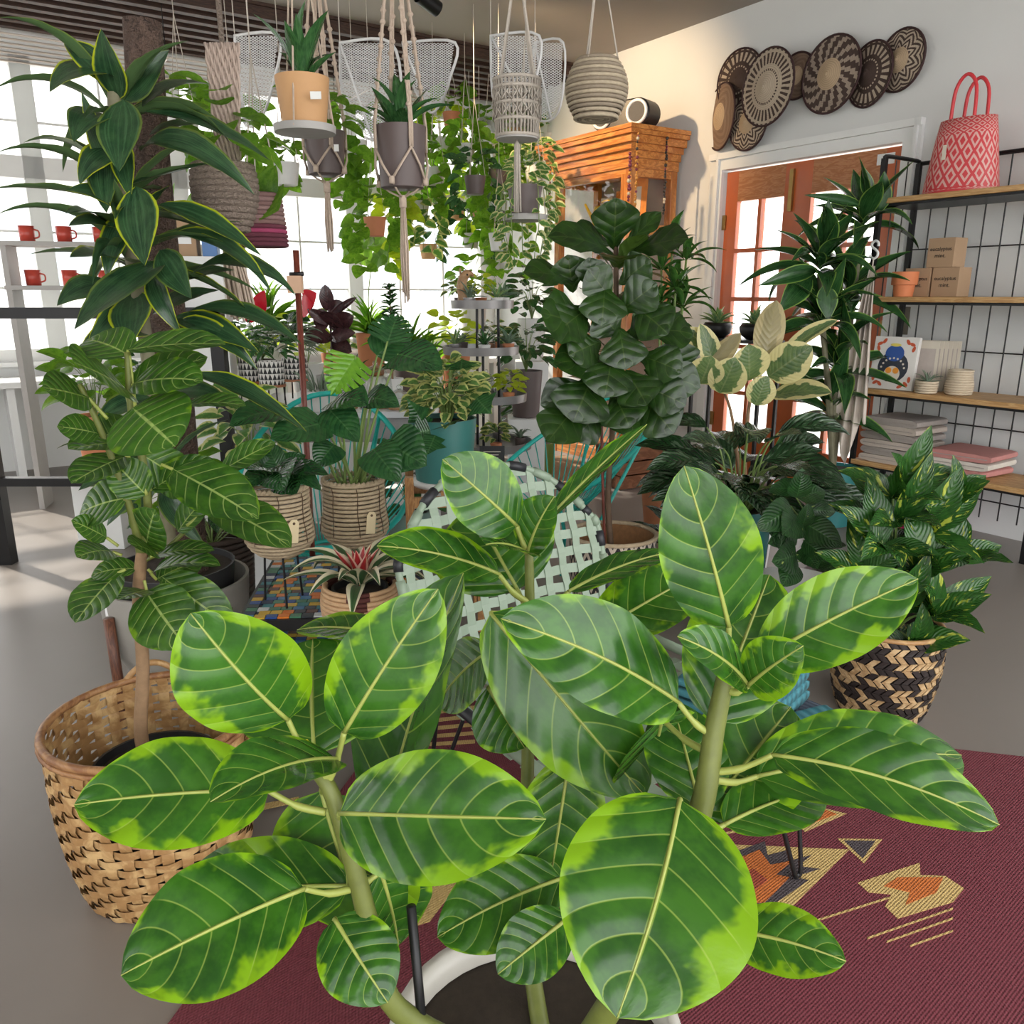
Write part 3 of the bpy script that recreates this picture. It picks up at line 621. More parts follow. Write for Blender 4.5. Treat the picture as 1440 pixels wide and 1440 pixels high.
for z, nm in ((TZ, 'top_tray'), (.24, 'lower_tray')):
    MB().box((0, TD / 2, z - .02), (TW, TD, .034)).build(nm, M_BLK, mt, local=True)
NTX, NTY = 15, 20; tw, td = (TW - .02) / NTX, (TD - .02) / NTY
tmesh = [MB().box((0, 0, 0), (tw * .93, td * .90, .005)).mesh('tile', m) for m in M_TILEC]
for j in range(NTY):
    for i in range(NTX):
        o = bpy.data.objects.new('tile', R.choice(tmesh)); o.location = (-TW / 2 + .01 + (i + .5) * tw + (tw * .25 if j % 2 else -tw * .0) * (0 < i < NTX - 1), .01 + (j + .5) * td, TZ - .001); put(o, mt, True)
lt = MB()
for j in range(NTY):
    for i in range(NTX):
        lt.cur = R.randrange(len(M_TILEC)); lt.box((-TW / 2 + .01 + (i + .5) * tw, .01 + (j + .5) * td, .239), (tw * .93, td * .9, .005))
lt.build('tile_field', M_TILEC, mt, local=True, kind='stuff')

# rope baskets on wire legs
M_ROPE = plain('seagrass_rope', (.44, .345, .225), .85, .3, 60, bump=.4, bd=.004)
M_TAG = plain('kraft_tag', (.66, .55, .34), .8, .05); M_TWINE = plain('dark_twine', (.10, .06, .035), .9)
def rope_basket(label, c, r, h, tagpx=None):
    t = thing('rope_basket', label, 'basket', c); n = 17
    for k in range(n):
        f = k / (n - 1); rr = r * (1 + .10 * math.exp(-((f - .30) / .2) ** 2)) * (math.sqrt(max(.18, 1 - (1 - f / .28) ** 2 * .75)) if f < .28 else 1)
        ring(MB(), (0, 0, f * h + .006), rr + rnd(-.0015, .0015), h / n * .47, 36, 6).build('rope_coil', M_ROPE, t, True, local=True)
    rim = MB()
    for k in range(40):
        a = 2 * PI * k / 40; d = V((-math.sin(a), math.cos(a), .55)).normalized() * .011; p = V((r * math.cos(a), r * math.sin(a), h + .010))
        rim.tube([p - d, p + d], .0055, 5)
    rim.build('braided_rim', M_ROPE, t, True, local=True)
    MB().lathe([(.001, .004), (r * .55, .004)], n=24, cap=False).build('base', M_ROPE, t, local=True)
    for k in range(8):
        a = 2 * PI * k / 8 + .3; pts = [V(((r * (1 + .10 * math.exp(-((f - .30) / .2) ** 2)) + h / n * .6) * math.cos(a + .02 * math.sin(f * 30)), (r * (1 + .10 * math.exp(-((f - .30) / .2) ** 2)) + h / n * .6) * math.sin(a + .02 * math.sin(f * 30)), f * h)) for f in (.28, .45, .6, .75, .9, 1)]
        MB().tube(pts, .0012, 4).build('stitch', M_TWINE, t, local=True)
    for k in range(3):
        a = 2 * PI * k / 3 - PI / 2 + .35; MB().tube([(r * .6 * math.cos(a), r * .6 * math.sin(a), .01), (r * .72 * math.cos(a), r * .72 * math.sin(a), TZ + .002 - c[2])], .0035, 6).build('wire_leg', M_BLK, t, local=True)
    if tagpx:
        a = tagpx; p = V((r * 1.16 * math.cos(a), r * 1.16 * math.sin(a), h * .32)); rot = M.Rotation(a + PI / 2, 3, 'Z') @ M.Rotation(.12, 3, 'Y')
        tg = MB(); tg.poly([p + rot @ V(q) for q in ((-.015, 0, 0), (.015, 0, 0), (.015, 0, .058), (.008, 0, .068), (-.008, 0, .068), (-.015, 0, .058))], rot @ V((0, 1, 0)), .001)
        g = tg.build('paper_tag', M_TAG, t, local=True); MB().tube([p + rot @ V((0, -.0008, .057)), p + rot @ V((0, -.0022, .057))], .004, 10).build('eyelet', M_TWINE, t, local=True); MB().tube([p + rot @ V((0, -.002, .06)), V((r * 1.02 * math.cos(a), r * 1.02 * math.sin(a), h * .97))], .001, 4).build('string', M_ROPE, g)
    return t
cA = P(396, 782, 2.28); cB = P(501, 768, 2.46)
rope_basket('seagrass rope basket with large paper tag, holding the low trailing plant', cA, .087, .20, -PI / 2 + .62)
rope_basket('seagrass rope basket with paper tag, holding the tall split-leaf plant', cB, .091, .205, -PI / 2 + .62)
M_PHIL = leafmat('philodendron_leaf', (.026, .095, .026), (.010, .046, .016), vein=(.09, .20, .07), nvein=9, slant=.3, veinw=.06, vein_amt=.35, rib=.05, rough=.25, trans=.18, bump=.3)
M_PHILY = leafmat('young_philodendron_leaf', (.16, .36, .03), (.10, .28, .02), vein=(.25, .45, .10), nvein=8, slant=.3, veinw=.06, vein_amt=.4, rib=.05, rough=.3, trans=.35, bump=.25)
M_STALK = plain('pale_green_stalk', (.16, .24, .06), .5, .2, 40)
L_PH = Leaves('leaf', M_PHIL, 'heart', (.3, .6, .9), nu=12, nv=6, fold=.12, wave=.03)
def split_leaf(mat, bend=.4):        # deeply notched leaf
    mb = MB(); n = 7; import math as m_
    def row(u):
        return .5 * prof('heart', u) * 1.05
    for s in (-1, 1):
        for k in range(n):
            u0, u1 = k / n, (k + .80) / n; h = lambda u, f: V((u, s * f * row(min(.999, u)), -.10 * (u - .5) ** 2 * 4 * bend + .06 * f))
            a = [h(u0, 0), h((k + 1) / n, 0)]; sl = .12
            q = [h(u0, 0), h((k + 1) / n, 0), h((k + 1) / n, .35), h(min(1, u1 + sl * .6), .38), h(min(1, u1 + sl), .98), h(min(1, u0 + sl + .02), 1.0), h(u0 + sl * .4, .38), h(u0, .35)]
            i = mb.add(q); idx = [i + z for z in range(8)]
            for fc in ((0, 1, 2, 7), (7, 2, 3, 6), (6, 3, 4, 5)):
                f = [idx[z] for z in fc]; f = f if s > 0 else f[::-1]; mb.face(f, [(q[z - i].x, .5 + s * .5 * min(1, abs(q[z - i].y) / max(.02, row(min(.98, q[z - i].x))))) for z in f])
    return mb
class One(Leaves):
    def __init__(s, name, meshes): s.name = name; s.me = meshes
L_SPL = One('leaf', [split_leaf(M_PHIL).mesh('split_leaf', M_PHIL, True), split_leaf(M_PHIL, .9).mesh('split_leaf', M_PHIL, True)])
L_SPLY = One('leaf', [split_leaf(M_PHILY).mesh('split_leaf', M_PHILY, True)])
ph = thing('philodendron', 'tall split-leaf philodendron with thick stalks rising from the rope basket', 'plant', cB + V((0, 0, .02)))
simple_pot(ph, cB + V((0, 0, .03)), .072, .06, .14, MATS['black_nursery_pot'])
cr = cB + V((0, 0, .16))
for (tx, ty, d, lx, ly, ld, w, n, sp) in [((500), 500, 2.42, 465, 556, 2.36, 62, FR, 'y'), (560, 498, 2.40, 622, 520, 2.3, 42, (.1, -.7, .7), 'h'), (470, 562, 2.40, 518, 570, 2.32, 34, (0, -.6, .8), 'h'), (462, 575, 2.38, 505, 622, 2.3, 44, (.2, -.8, .5), 'h'),
      (515, 560, 2.42, 562, 572, 2.36, 32, (0, -.7, .7), 'h'), (545, 624, 2.36, 600, 655, 2.28, 66, (.1, -.9, .4), 'h'), (525, 632, 2.36, 562, 678, 2.26, 48, (.1, -.9, .4), 'h'), (470, 625, 2.36, 445, 658, 2.3, 42, (0, -.9, .3), 'h'),
      (455, 595, 2.34, 380, 618, 2.22, 50, (0, -.7, .7), 'h'), (545, 480, 2.46, 560, 440, 2.55, 44, (0, -.9, .4), 's'), (530, 500, 2.5, 575, 470, 2.6, 40, (0, -.9, .4), 'h'), (400, 580, 2.30, 322, 600, 2.2, 38, (-.1, -.6, .8), 'h')]:
    st = P(tx, ty, d); stem(ph, [cr + V((rnd(-.03, .03), rnd(-.03, .03), 0)), (cr + st) / 2 + V((0, 0, .03)), st], .0048, .0028, M_STALK, 'stalk', 7)
    pl(ph, {'y': L_SPLY, 'h': L_PH, 's': L_SPL}[sp], (tx, ty, d), (lx, ly, ld), w, n)
for k in range(12):
    a = 2.4 * k; st = cr + dirv(a, 0) * .02; stem(ph, [st, st + dirv(a, 1.1) * rnd(.06, .13)], .006, .003, M_STALK, 'stalk', 6)
low = thing('trailing_philodendron', 'low spreading philodendron with narrow pointed leaves in the rope basket', 'plant', cA + V((0, 0, .02)))
simple_pot(low, cA + V((0, 0, .03)), .072, .06, .14, MATS['black_nursery_pot']); cl_ = cA + V((0, 0, .17))
for (b, t, w, n) in [((392, 655, 2.26), (452, 690, 2.16), 26, (0, -.5, .8)), ((396, 660, 2.26), (462, 668, 2.18), 20, (0, -.4, .9)), ((385, 665, 2.24), (345, 660, 2.14), 24, (0, -.5, .8)), ((395, 660, 2.24), (400, 690, 2.12), 26, FR), ((405, 665, 2.24), (418, 694, 2.12), 26, FR),
      ((380, 662, 2.26), (340, 690, 2.16), 24, (0, -.7, .6)), ((390, 655, 2.3), (375, 625, 2.36), 26, (0, -.8, .5)), ((398, 655, 2.3), (430, 640, 2.34), 24, (0, -.7, .5)), ((380, 660, 2.3), (340, 640, 2.3), 22, (0, -.6, .6))]:
    q = P(*b); stem(low, [cl_, (cl_ + q) / 2 + V((0, 0, .01)), q], .003, .0025, M_STALK, 'stalk', 6); pl(low, L_PH, b, t, w, n)
# bromeliad in a coiled basket
M_BROM = leafmat('bromeliad_leaf', (.05, .12, .04), (.03, .08, .03), edge=(.72, .66, .48), edge_at=.55, edge_soft=.06, edge_noise=.03, rough=.35, trans=.12, stripes=.3, bump=.1)
M_BROMR = leafmat('red_bromeliad_leaf', (.45, .03, .03), (.30, .02, .03), edge=(.72, .45, .36), edge_at=.6, edge_soft=.1, edge_noise=.05, root=(.6, .05, .05), rough=.35, trans=.15, bump=.1)
bcx = P(508, 862, 2.13); bcx.z = TZ + .002
cbk = thing('coiled_basket', 'striped coiled basket with a stepped brown diamond motif on the mosaic table', 'basket', bcx)
M_COIL = plain('coil_straw', (.52, .33, .18), .7, .2, 70, bump=.3); M_COILD = plain('coil_brown', (.085, .02, .015), .8, .3, 60, bump=.3)
for k in range(9):
    r = .096 + .008 * math.sin(PI * k / 8); mb = MB(); ns = 72; hw = max(0, (k - 2) if k < 9 else 0)
    ring(mb, (0, 0, .007 + k * .0125), r, .0068, ns, 6)
    for f in range(len(mb.f)):
        a = (f // 6) / ns * 2 * PI; dd = min(abs(((a - c + PI) % (2 * PI)) - PI) for c in (-PI / 2 + .1, PI / 6, PI * .85)); mb.mi[f] = 1 if dd < hw * .055 else 0
    mb.build('coil', [M_COIL, M_COILD], cbk, True, local=True)
MB().lathe([(.001, .003), (.095, .003)], n=30, cap=False).build('base', M_COIL, cbk, local=True)
br = thing('bromeliad', 'cream-striped bromeliad with a red heart in the coiled basket', 'plant', bcx + V((0, 0, .01)))
simple_pot(br, bcx + V((0, 0, .012)), .078, .066, .09, MATS['black_nursery_pot'])
L_BR = Leaves('leaf', M_BROM, 'strap', (.9, 1.4, 1.9), nu=12, nv=4, fold=.12); L_BRR = Leaves('leaf', M_BROMR, 'strap', (.1, .3), nu=8, nv=4, fold=.18)
bt = bcx + V((0, 0, .105))
for k in range(17):
    a = 2.4 * k; l = rnd(.19, .25); el = .2 + .45 * (k / 17); d = dirv(a, el); T = bt + d * l - V((0, 0, rnd(.02, .07))); L_BR.put(br, bt + dirv(a, 0) * .012, T, V((-d.x * .2, -d.y * .2, 1)), rnd(.042, .052))
for k in range(9):
    a = 2.4 * k + .5; d = dirv(a, rnd(.85, 1.3)); L_BRR.put(br, bt + dirv(a, 0) * .008, bt + d * rnd(.085, .125) + V((0, 0, .01)), V((-d.x, -d.y, .6)), .036)
# reddish pole with a paper band
M_POLE = wood('red_stained_dowel', (.12, .025, .015), (.22, .05, .03), (30, 30, 3), .4)
po = thing('wooden_pole', 'slender red-brown wooden pole with paper band, standing behind the rope baskets', 'pole', (P(440, 790, 2.82).x, 2.82, 0))
pt, pb_ = P(416, 352, 2.82), P(440, 790, 2.82); pb0 = pb_ + (pb_ - pt) * (pb_.z / (pt.z - pb_.z))
MB().tube([pb0, pt], .0105, 10).build('shaft', M_POLE, po, True)
MB().tube([P(407, 386, 2.81), P(427, 385, 2.81)], .007, 8).build('clip', M_BLK, po, True); MB().box(P(415, 400, 2.805), (.045, .03, .055)).build('paper_band', plain('peach_paper', (.62, .40, .27), .8, .05), po)
# dark wicker planter with leafy shrub left of the mosaic table
wk = thing('wicker_planter', 'dark brown wicker planter left of the mosaic table', 'planter', (P(308, 860, 2.98).x, 2.98, 0))
M_WICK = plain('dark_wicker', (.045, .028, .02), .7, .4, 50, bump=.3)
for k in range(20): ring(MB(), (0, 0, .012 + k * .0215), .125 + .02 * k / 19, .0105, 30, 6).build('wicker_row', M_WICK, wk, True, local=True)
MB().lathe([(.001, .37), (.13, .37)], n=24, cap=False).build('soil', M_SOIL, wk, local=True)
sp_ = thing('leafy_shrub', 'sparse leafy shrub with pointed leaves in the dark wicker planter', 'plant', (wk.location.x, wk.location.y, .37))
for k in range(16):
    a = 2.4 * k; q = V((wk.location.x, wk.location.y, .375)); e = q + dirv(a, rnd(.5, 1.2)) * rnd(.08, .32); stem(sp_, [q, (q + e) / 2 + V((0, 0, .02)), e], .003, .002, M_STALK, n=5)
    d = dirv(a, rnd(-.5, .2)); L_PH.put(sp_, e, e + d * .09, V((0, -.3, 1)), .045)
# ============================================================ HANGING PLANTERS
M_CORD = plain('cotton_cord', (.50, .40, .32), .9, .15, 90, bump=.3); M_CORDG = plain('natural_cotton', (.50, .45, .39), .9, .15, 90, bump=.3)
M_GREYPOT = plain('taupe_plastic_pot', (.105, .078, .075), .5, .08, 10); M_PEACH = plain('peach_clay', (.56, .32, .15), .7, .10, 14); M_SAUCER = plain('grey_saucer', (.40, .385, .37), .6, .08, 14)
M_POTH = leafmat('pothos_leaf', (.20, .40, .05), (.11, .27, .03), edge=(.42, .55, .14), edge_at=1.15, edge_noise=.8, vein=(.25, .42, .1), nvein=5, vein_amt=.3, rough=.35, trans=.72, bump=.1)
M_LIME = leafmat('lime_pothos_leaf', (.52, .62, .05), (.38, .54, .03), vein=(.5, .6, .15), nvein=5, vein_amt=.3, rough=.35, trans=.6, bump=.1)
M_VAR = leafmat('cream_variegated_leaf', (.12, .27, .06), (.07, .18, .05), edge=(.62, .62, .32), edge_at=.62, edge_noise=.6, rough=.35, trans=.4, bump=.1)
M_DGR = leafmat('deep_green_leaf', (.05, .15, .045), (.025, .085, .028), vein=(.12, .25, .09), nvein=7, vein_amt=.4, rough=.25, trans=.2, bump=.2)
L_PO = Leaves('leaf', M_POTH, 'heart', (.3, .7, 1.1), nu=6, nv=4, fold=.15); L_LI = Leaves('leaf', M_LIME, 'heart', (.3, .7, 1.1), nu=6, nv=4, fold=.15)
L_VA = Leaves('leaf', M_VAR, 'egg', (.3, .7, 1.1), nu=6, nv=4, fold=.15); L_DG = Leaves('leaf', M_DGR, 'lance', (.3, .7, 1.1), nu=8, nv=4, fold=.12); L_DO = Leaves('leaf', M_DGR, 'oval', (.3, .7), nu=8, nv=4, fold=.12)
HOOK_Z = CZ
def hanger(label, c, r, h, tassel, mat, zt=None, ncord=4, knots=2, group=None):
    """knotted cord sling: c = centre of the pot base"""
    c = V(c); t = thing('macrame_hanger', label, 'plant hanger', c, group=group); zt = zt or HOOK_Z; top = V((c.x, c.y, zt))
    zg = c.z + h + max(.35, .0); apex = V((c.x, c.y, min(zt - .12, zg + .35)))
    MB().tube([apex, top], .006, 6).build('hanging_cord', mat, t, True); ring(MB(), apex, .018, .004, 14, 6).build('ring', MATS['aged_brass'], t, True)
    for k in range(ncord):
        a = 2 * PI * k / ncord + .5; e = dirv(a, 0); rim = c + e * (r * 1.06) + V((0, 0, h)); mid = c + e * (r * 1.05) + V((0, 0, h * .62))
        mb = MB()
        for s in (-1, 1):
            sd = V((-e.y, e.x, 0)) * .004 * s; mb.tube([apex + sd * .3, apex.lerp(rim, .55) + sd, rim + sd, mid + sd], .0046, 5)
        mb.build('cord', mat, t, True)
        kb = MB(); q0, q1 = apex.lerp(rim, .5), apex.lerp(rim, .92)
        for z in range(9):
            kb.ball(q0.lerp(q1, z / 8) + V((-e.y, e.x, 0)) * (.003 if z % 2 else -.003), .0105, 6, 4, (1, 1, .9))
        kb.build('twist_knot', mat, t, True)
        a2 = a + PI / ncord; low = c + dirv(a2, 0) * (r * .99) + V((0, 0, h * .10)); a3 = a - PI / ncord; low2 = c + dirv(a3, 0) * (r * .99) + V((0, 0, h * .10))
        for q in (low, low2): MB().tube([mid, (mid + q) / 2 + (dirv((a + (a2 if q is low else a3)) / 2, 0)) * r * .08, q], .0046, 5).build('cord', mat, t, True)
        MB().tube([low + V((0, 0, .012)), low - V((0, 0, .012))], .010, 8).build('knot', mat, t, True); MB().tube([low, c + dirv(a2, 0) * r * .55 - V((0, 0, .008)), c - V((0, 0, .03))], .0036, 5).build('cord', mat, t, True)
    MB().tube([c - V((0, 0, .02)), c - V((0, 0, .06))], .013, 8).build('gathering_knot', mat, t, True)
    tm = MB()
    for k in range(14):
        a = 2.4 * k; rr = .011 * math.sqrt((k + 1) / 14); p = c + dirv(a, 0) * rr * .6 - V((0, 0, .05)); tm.tube([p, p + dirv(a, 0) * rr * .7 - V((0, 0, tassel * .5)), p + dirv(a + .6, 0) * rr * .5 - V((0, 0, tassel * rnd(.88, 1.02)))], .0028, 4)
    tm.build('tassel', mat, t, True, kind='stuff'); return t
def spill(root, L, c, r, n, l, w, up=.6, vines=3, vlen=.3):
    """a trailing pot plant"""
    c = V(c); bush(root, L, c + V((0, 0, r * up)), (r, r, r * .8), n, l, w, .25, .5, -.3, None, 1.3)
    for k in range(vines):
        a = 2 * PI * k / vines + rnd(0, 2); q = c + dirv(a, 0) * r * .9; pts = [c, q + V((0, 0, .02))] + [q + dirv(a, 0) * r * .25 * math.sin(j) - V((0, 0, vlen * j / 4 * rnd(.8, 1.1))) for j in (1, 2, 3, 4)]
        sp = spline(pts, 4); MB().tube(sp, .0022, 4).build('vine', M_STALK, root, True)
        for j in range(5, len(sp), 2):
            d = dirv(a + rnd(-1.6, 1.6), rnd(-.9, -.2)); L.put(root, sp[j], sp[j] + d * l * rnd(.8, 1.1), V((d.x, d.y - 1.2, .5)), w * rnd(.8, 1.1))
# dark pot in a tassel sling
for (px, py, d, r, h, tas, lab, plab, L) in [(566, 266, 3.05, .088, .20, .33, 'beige macrame sling with long tassel around the straight dark taupe pot', 'straight dark taupe pot with upright green leaves in a macrame sling', L_DG),
                                         (459, 247, 3.35, .078, .155, .23, 'beige macrame sling with twisted cords and short tassel beside the peach pot', 'dark taupe footed pot with broad green leaves beside the peach pot', L_PO)]:
    c = P(px, py, d); hanger(lab, c, r, h, tas, M_CORD)
    t = thing('hanging_pot_plant', plab, 'potted plant', c); simple_pot(t, c, r, r * .84, h, M_GREYPOT)
    rosette(t, L, c + V((0, 0, h - .02)), 16, .12, .24, .05, .5, 1.35, .2) if L is L_DG else bush(t, L, c + V((0, 0, h + .07)), (.11, .11, .10), 18, .10, .075)
    if L is L_PO: MB().box(P(473, 208, 3.26), (.018, .002, .024)).build('price_sticker', M_WHITE, t)
# peach pot on a saucer
c = P(429, 184, 2.9); t = thing('hanging_pot_plant', 'peach clay pot with sticker on a round grey saucer, hung by cords', 'potted plant', c)
simple_pot(t, c + V((0, 0, .012)), .086, .070, .145, M_PEACH, .005); smooth_edges(MB().lathe([(.06, -.012), (.098, -.008), (.10, .014), (.094, .014), (.09, .002), (.001, .002)], c, 32).build('saucer', M_SAUCER, t))
MB().box(P(444, 134, 2.805), (.034, .003, .022)).build('price_sticker', M_WHITE, t)
rosette(t, L_DG, c + V((0, 0, .14)), 14, .14, .26, .05, .7, 1.4, .1)
for k in range(3):
    a = 2 * PI * k / 3 + .4; MB().tube([c + dirv(a, 0) * .097, c + V((0, 0, .7)), V((c.x, c.y, HOOK_Z))], .003, 5).build('cord', M_CORD, t)
# grey jute sling with long tassel, far left
M_JUTE = plain('jute_knit', (.30, .235, .19), .95, .35, 120, bump=.7, bd=.006)
c = P(321, 322, 2.55); t = thing('macrame_hanger', 'chunky knitted jute pouch on a lace band with a long thick tassel', 'plant hanger', c)
for k in range(11):
    f = k / 10; ring(MB(), c + V((0, 0, f * .17)), .088 * (math.sin(.55 + f * 1.5)) ** .7, .0105, 30, 6).build('knit_row', M_JUTE, t, True)
MB().lathe([(.001, 0), (.05, .004), (.075, .03)], c, 24, cap=False).build('base', M_JUTE, t, True)
top = P(312, 60, 2.55); lace = MB(); bot = c + V((0, 0, .17)); b2 = P(322, 232, 2.55)
for s in range(-4, 5):
    for e in (-1, 1):
        pts = [top.lerp(b2, q / 14) + V((.011 * s * (1 - q / 40) + .0045 * e * math.sin(q * 1.57 + s), -.004 * math.cos(q * 1.57 + s) * e, 0)) for q in range(15)]; lace.tube(pts, .0042, 4)
lace.build('lace_band', plain('pale_lace_cord', (.42, .33, .28), .9, .2, 90), t, True)
for s in (-1, 1): MB().tube([b2 + V((s * .03, 0, 0)), c + V((s * .082, 0, .165))], .006, 6).build('cord', M_JUTE, t, True)
MB().tube([top, V((top.x, top.y, HOOK_Z))], .008, 6).build('hanging_cord', M_JUTE, t, True)
tm = MB(); MB().tube([c, c - V((0, 0, .05))], .022, 10).build('gathering_knot', M_JUTE, t, True); te = P(345, 452, 2.5)
for k in range(26):
    a = 2.4 * k; rr = math.sqrt((k + 1) / 26); p = c - V((0, 0, .03)) + dirv(a, 0) * .016 * rr; e = te + dirv(a, 0) * .038 * rr; tm.tube([p, p.lerp(e, .5) + dirv(a, 0) * .006 * rr, e + V((0, 0, rnd(0, .02)))], .0042, 4)
tm.build('tassel', M_CORD, t, True, kind='stuff')
t = thing('hanging_pot_plant', 'white pot with heart-shaped leaves sitting in the jute pouch', 'potted plant', c + V((0, 0, .02))); simple_pot(t, c + V((0, 0, .02)), .072, .06, .16, M_WHITE)
bush(t, L_PO, c + V((0, 0, .27)), (.13, .12, .12), 26, .10, .075, .3)
# maroon ribbed pot
c = P(372, 347, 3.0); t = thing('hanging_pot_plant', 'ribbed maroon and pink knitted pot with big pale leaves', 'potted plant', c)
MK = [plain('knit_' + n, k, .9, .2, 80, bump=.3) for n, k in (('maroon', (.12, .028, .045)), ('pink', (.33, .05, .12)), ('mauve', (.26, .16, .15)), ('taupe', (.21, .12, .11)))]
for k in range(12):
    f = k / 11; ring(MB(), c + V((0, 0, .006 + f * .16)), .078 * (1 - .18 * f - .15 * max(0, .2 - f)), .0085, 28, 6).build('knit_rib', MK[0] if k < 3 or k == 4 else MK[1] if k == 3 else MK[2 + k % 2], t, True)
MB().lathe([(.001, .15), (.062, .15)], c, 24, cap=False).build('soil', M_SOIL, t)
MB().lathe([(.001, .0), (.07, .0)], c, 24, cap=False).build('base', MK[0], t)
for (b, e, w) in [((372, 285, 3.0), (388, 232, 3.0), 34), ((378, 288, 2.98), (392, 296, 2.92), 30), ((366, 285, 3.0), (352, 240, 3.02), 30), ((375, 285, 3.0), (372, 232, 3.06), 28), ((380, 290, 3.0), (397, 262, 2.98), 28), ((364, 290, 2.98), (346, 280, 2.94), 26)]: pl(t, L_PO, b, e, w, FR)
for k in range(3):
    a = 2 * PI * k / 3; MB().tube([c + dirv(a, 0) * .066 + V((0, 0, .165)), c + V((0, 0, .6)), V((c.x, c.y, HOOK_Z))], .0025, 5).build('cord', M_CORDG, t)
# patterned openwork macrame basket
c = P(727, 192, 3.4); t = thing('macrame_hanger', 'pale openwork macrame basket with diamond pattern and slim tassel', 'plant hanger', c)
r, h = .088, .20
for z in (0, .055, .11, .165, .195): ring(MB(), c + V((0, 0, z)), r * (.9 + .1 * z / .2), .007, 32, 6).build('cord_ring', M_CORDG, t, True)
for k in range(36):
    a = 2 * PI * k / 36; MB().tube([c + dirv(a, 0) * r * .9, c + dirv(a, 0) * r + V((0, 0, h))], .0042, 4).build('cord', M_CORDG, t, True)
for row, z in enumerate((.083, .140)):
    mb = MB()
    for k in range(14):
        a = 2 * PI * k / 14; p = [c + dirv(a + da, 0) * (r * 1.03) + V((0, 0, z + dz)) for da, dz in ((-.2, 0), (0, .024), (.2, 0), (0, -.024))]; mb.tube(p, .004, 4, closed=True)
    mb.build('diamond_knots', M_CORDG, t, True, kind='stuff')
MB().lathe([(.001, .0), (r * .92, .0), (r * .92, -.012), (.001, -.012)], c, 28, cap=False).build('base_disc', M_SAUCER, t)
for k in range(4):
    a = PI / 4 + PI / 2 * k; MB().tube([c + dirv(a, 0) * r + V((0, 0, h)), c + V((0, 0, .62)), V((c.x, c.y, HOOK_Z))], .005, 5).build('hanging_cord', M_CORDG, t, True)
tm = MB(); te = P(728, 298, 3.38)
for k in range(10): a = 2.4 * k; tm.tube([c - V((0, 0, .012)), c - V((0, 0, .03)) + dirv(a, 0) * .008, te + dirv(a, 0) * .012], .0035, 4)
tm.build('tassel', M_CORDG, t, True, kind='stuff')
# round ribbed basket
c = P(838, 168, 3.25); t = thing('hanging_basket', 'round ribbed grass basket hanging in front of the cabinet', 'basket', c); M_RIB = plain('banded_grass', (.42, .35, .25), .8, .3, 60, bump=.3); M_RIBD = plain('banded_grass_dark', (.27, .22, .16), .8, .3, 60)
for k in range(15):
    f = k / 14; ring(MB(), c + V((0, 0, .008 + f * .185)), .108 * math.sin(.72 + f * 1.75) ** .9, .0072, 36, 6).build('grass_coil', M_RIB if k % 2 else M_RIBD, t, True)
for k in range(6): ring(MB(), c + V((0, 0, .004)), .012 + k * .013, .0068, 28, 6).build('grass_coil', M_RIB if k % 2 else M_RIBD, t, True)
for k in range(3):
    a = 2 * PI * k / 3; MB().tube([c + dirv(a, 0) * .075 + V((0, 0, .19)), c + V((0, 0, .55)), V((c.x, c.y, HOOK_Z))], .003, 5).build('hanging_cord', M_CORDG, t, True)
# grey planter with saucer, ivy below
c = P(738, 306, 3.9); t = thing('hanging_pot_plant', 'grey tapered planter on a saucer with trailing variegated ivy beside the cabinet', 'potted plant', c)
simple_pot(t, c + V((0, 0, .01)), .078, .062, .125, M_GREYPOT); MB().lathe([(.001, -.016), (.098, -.014), (.104, .010), (.001, .010)], c, 30).build('saucer', M_SAUCER, t)
spill(t, L_VA, c + V((0, 0, .13)), .10, 30, .055, .036, .6, 9, .36)
for k in range(3):
    a = 2 * PI * k / 3 + .2; MB().tube([c + dirv(a, 0) * .098, c + V((0, 0, .75)), V((c.x, c.y, HOOK_Z))], .0022, 5).build('cord', M_CORDG, t)
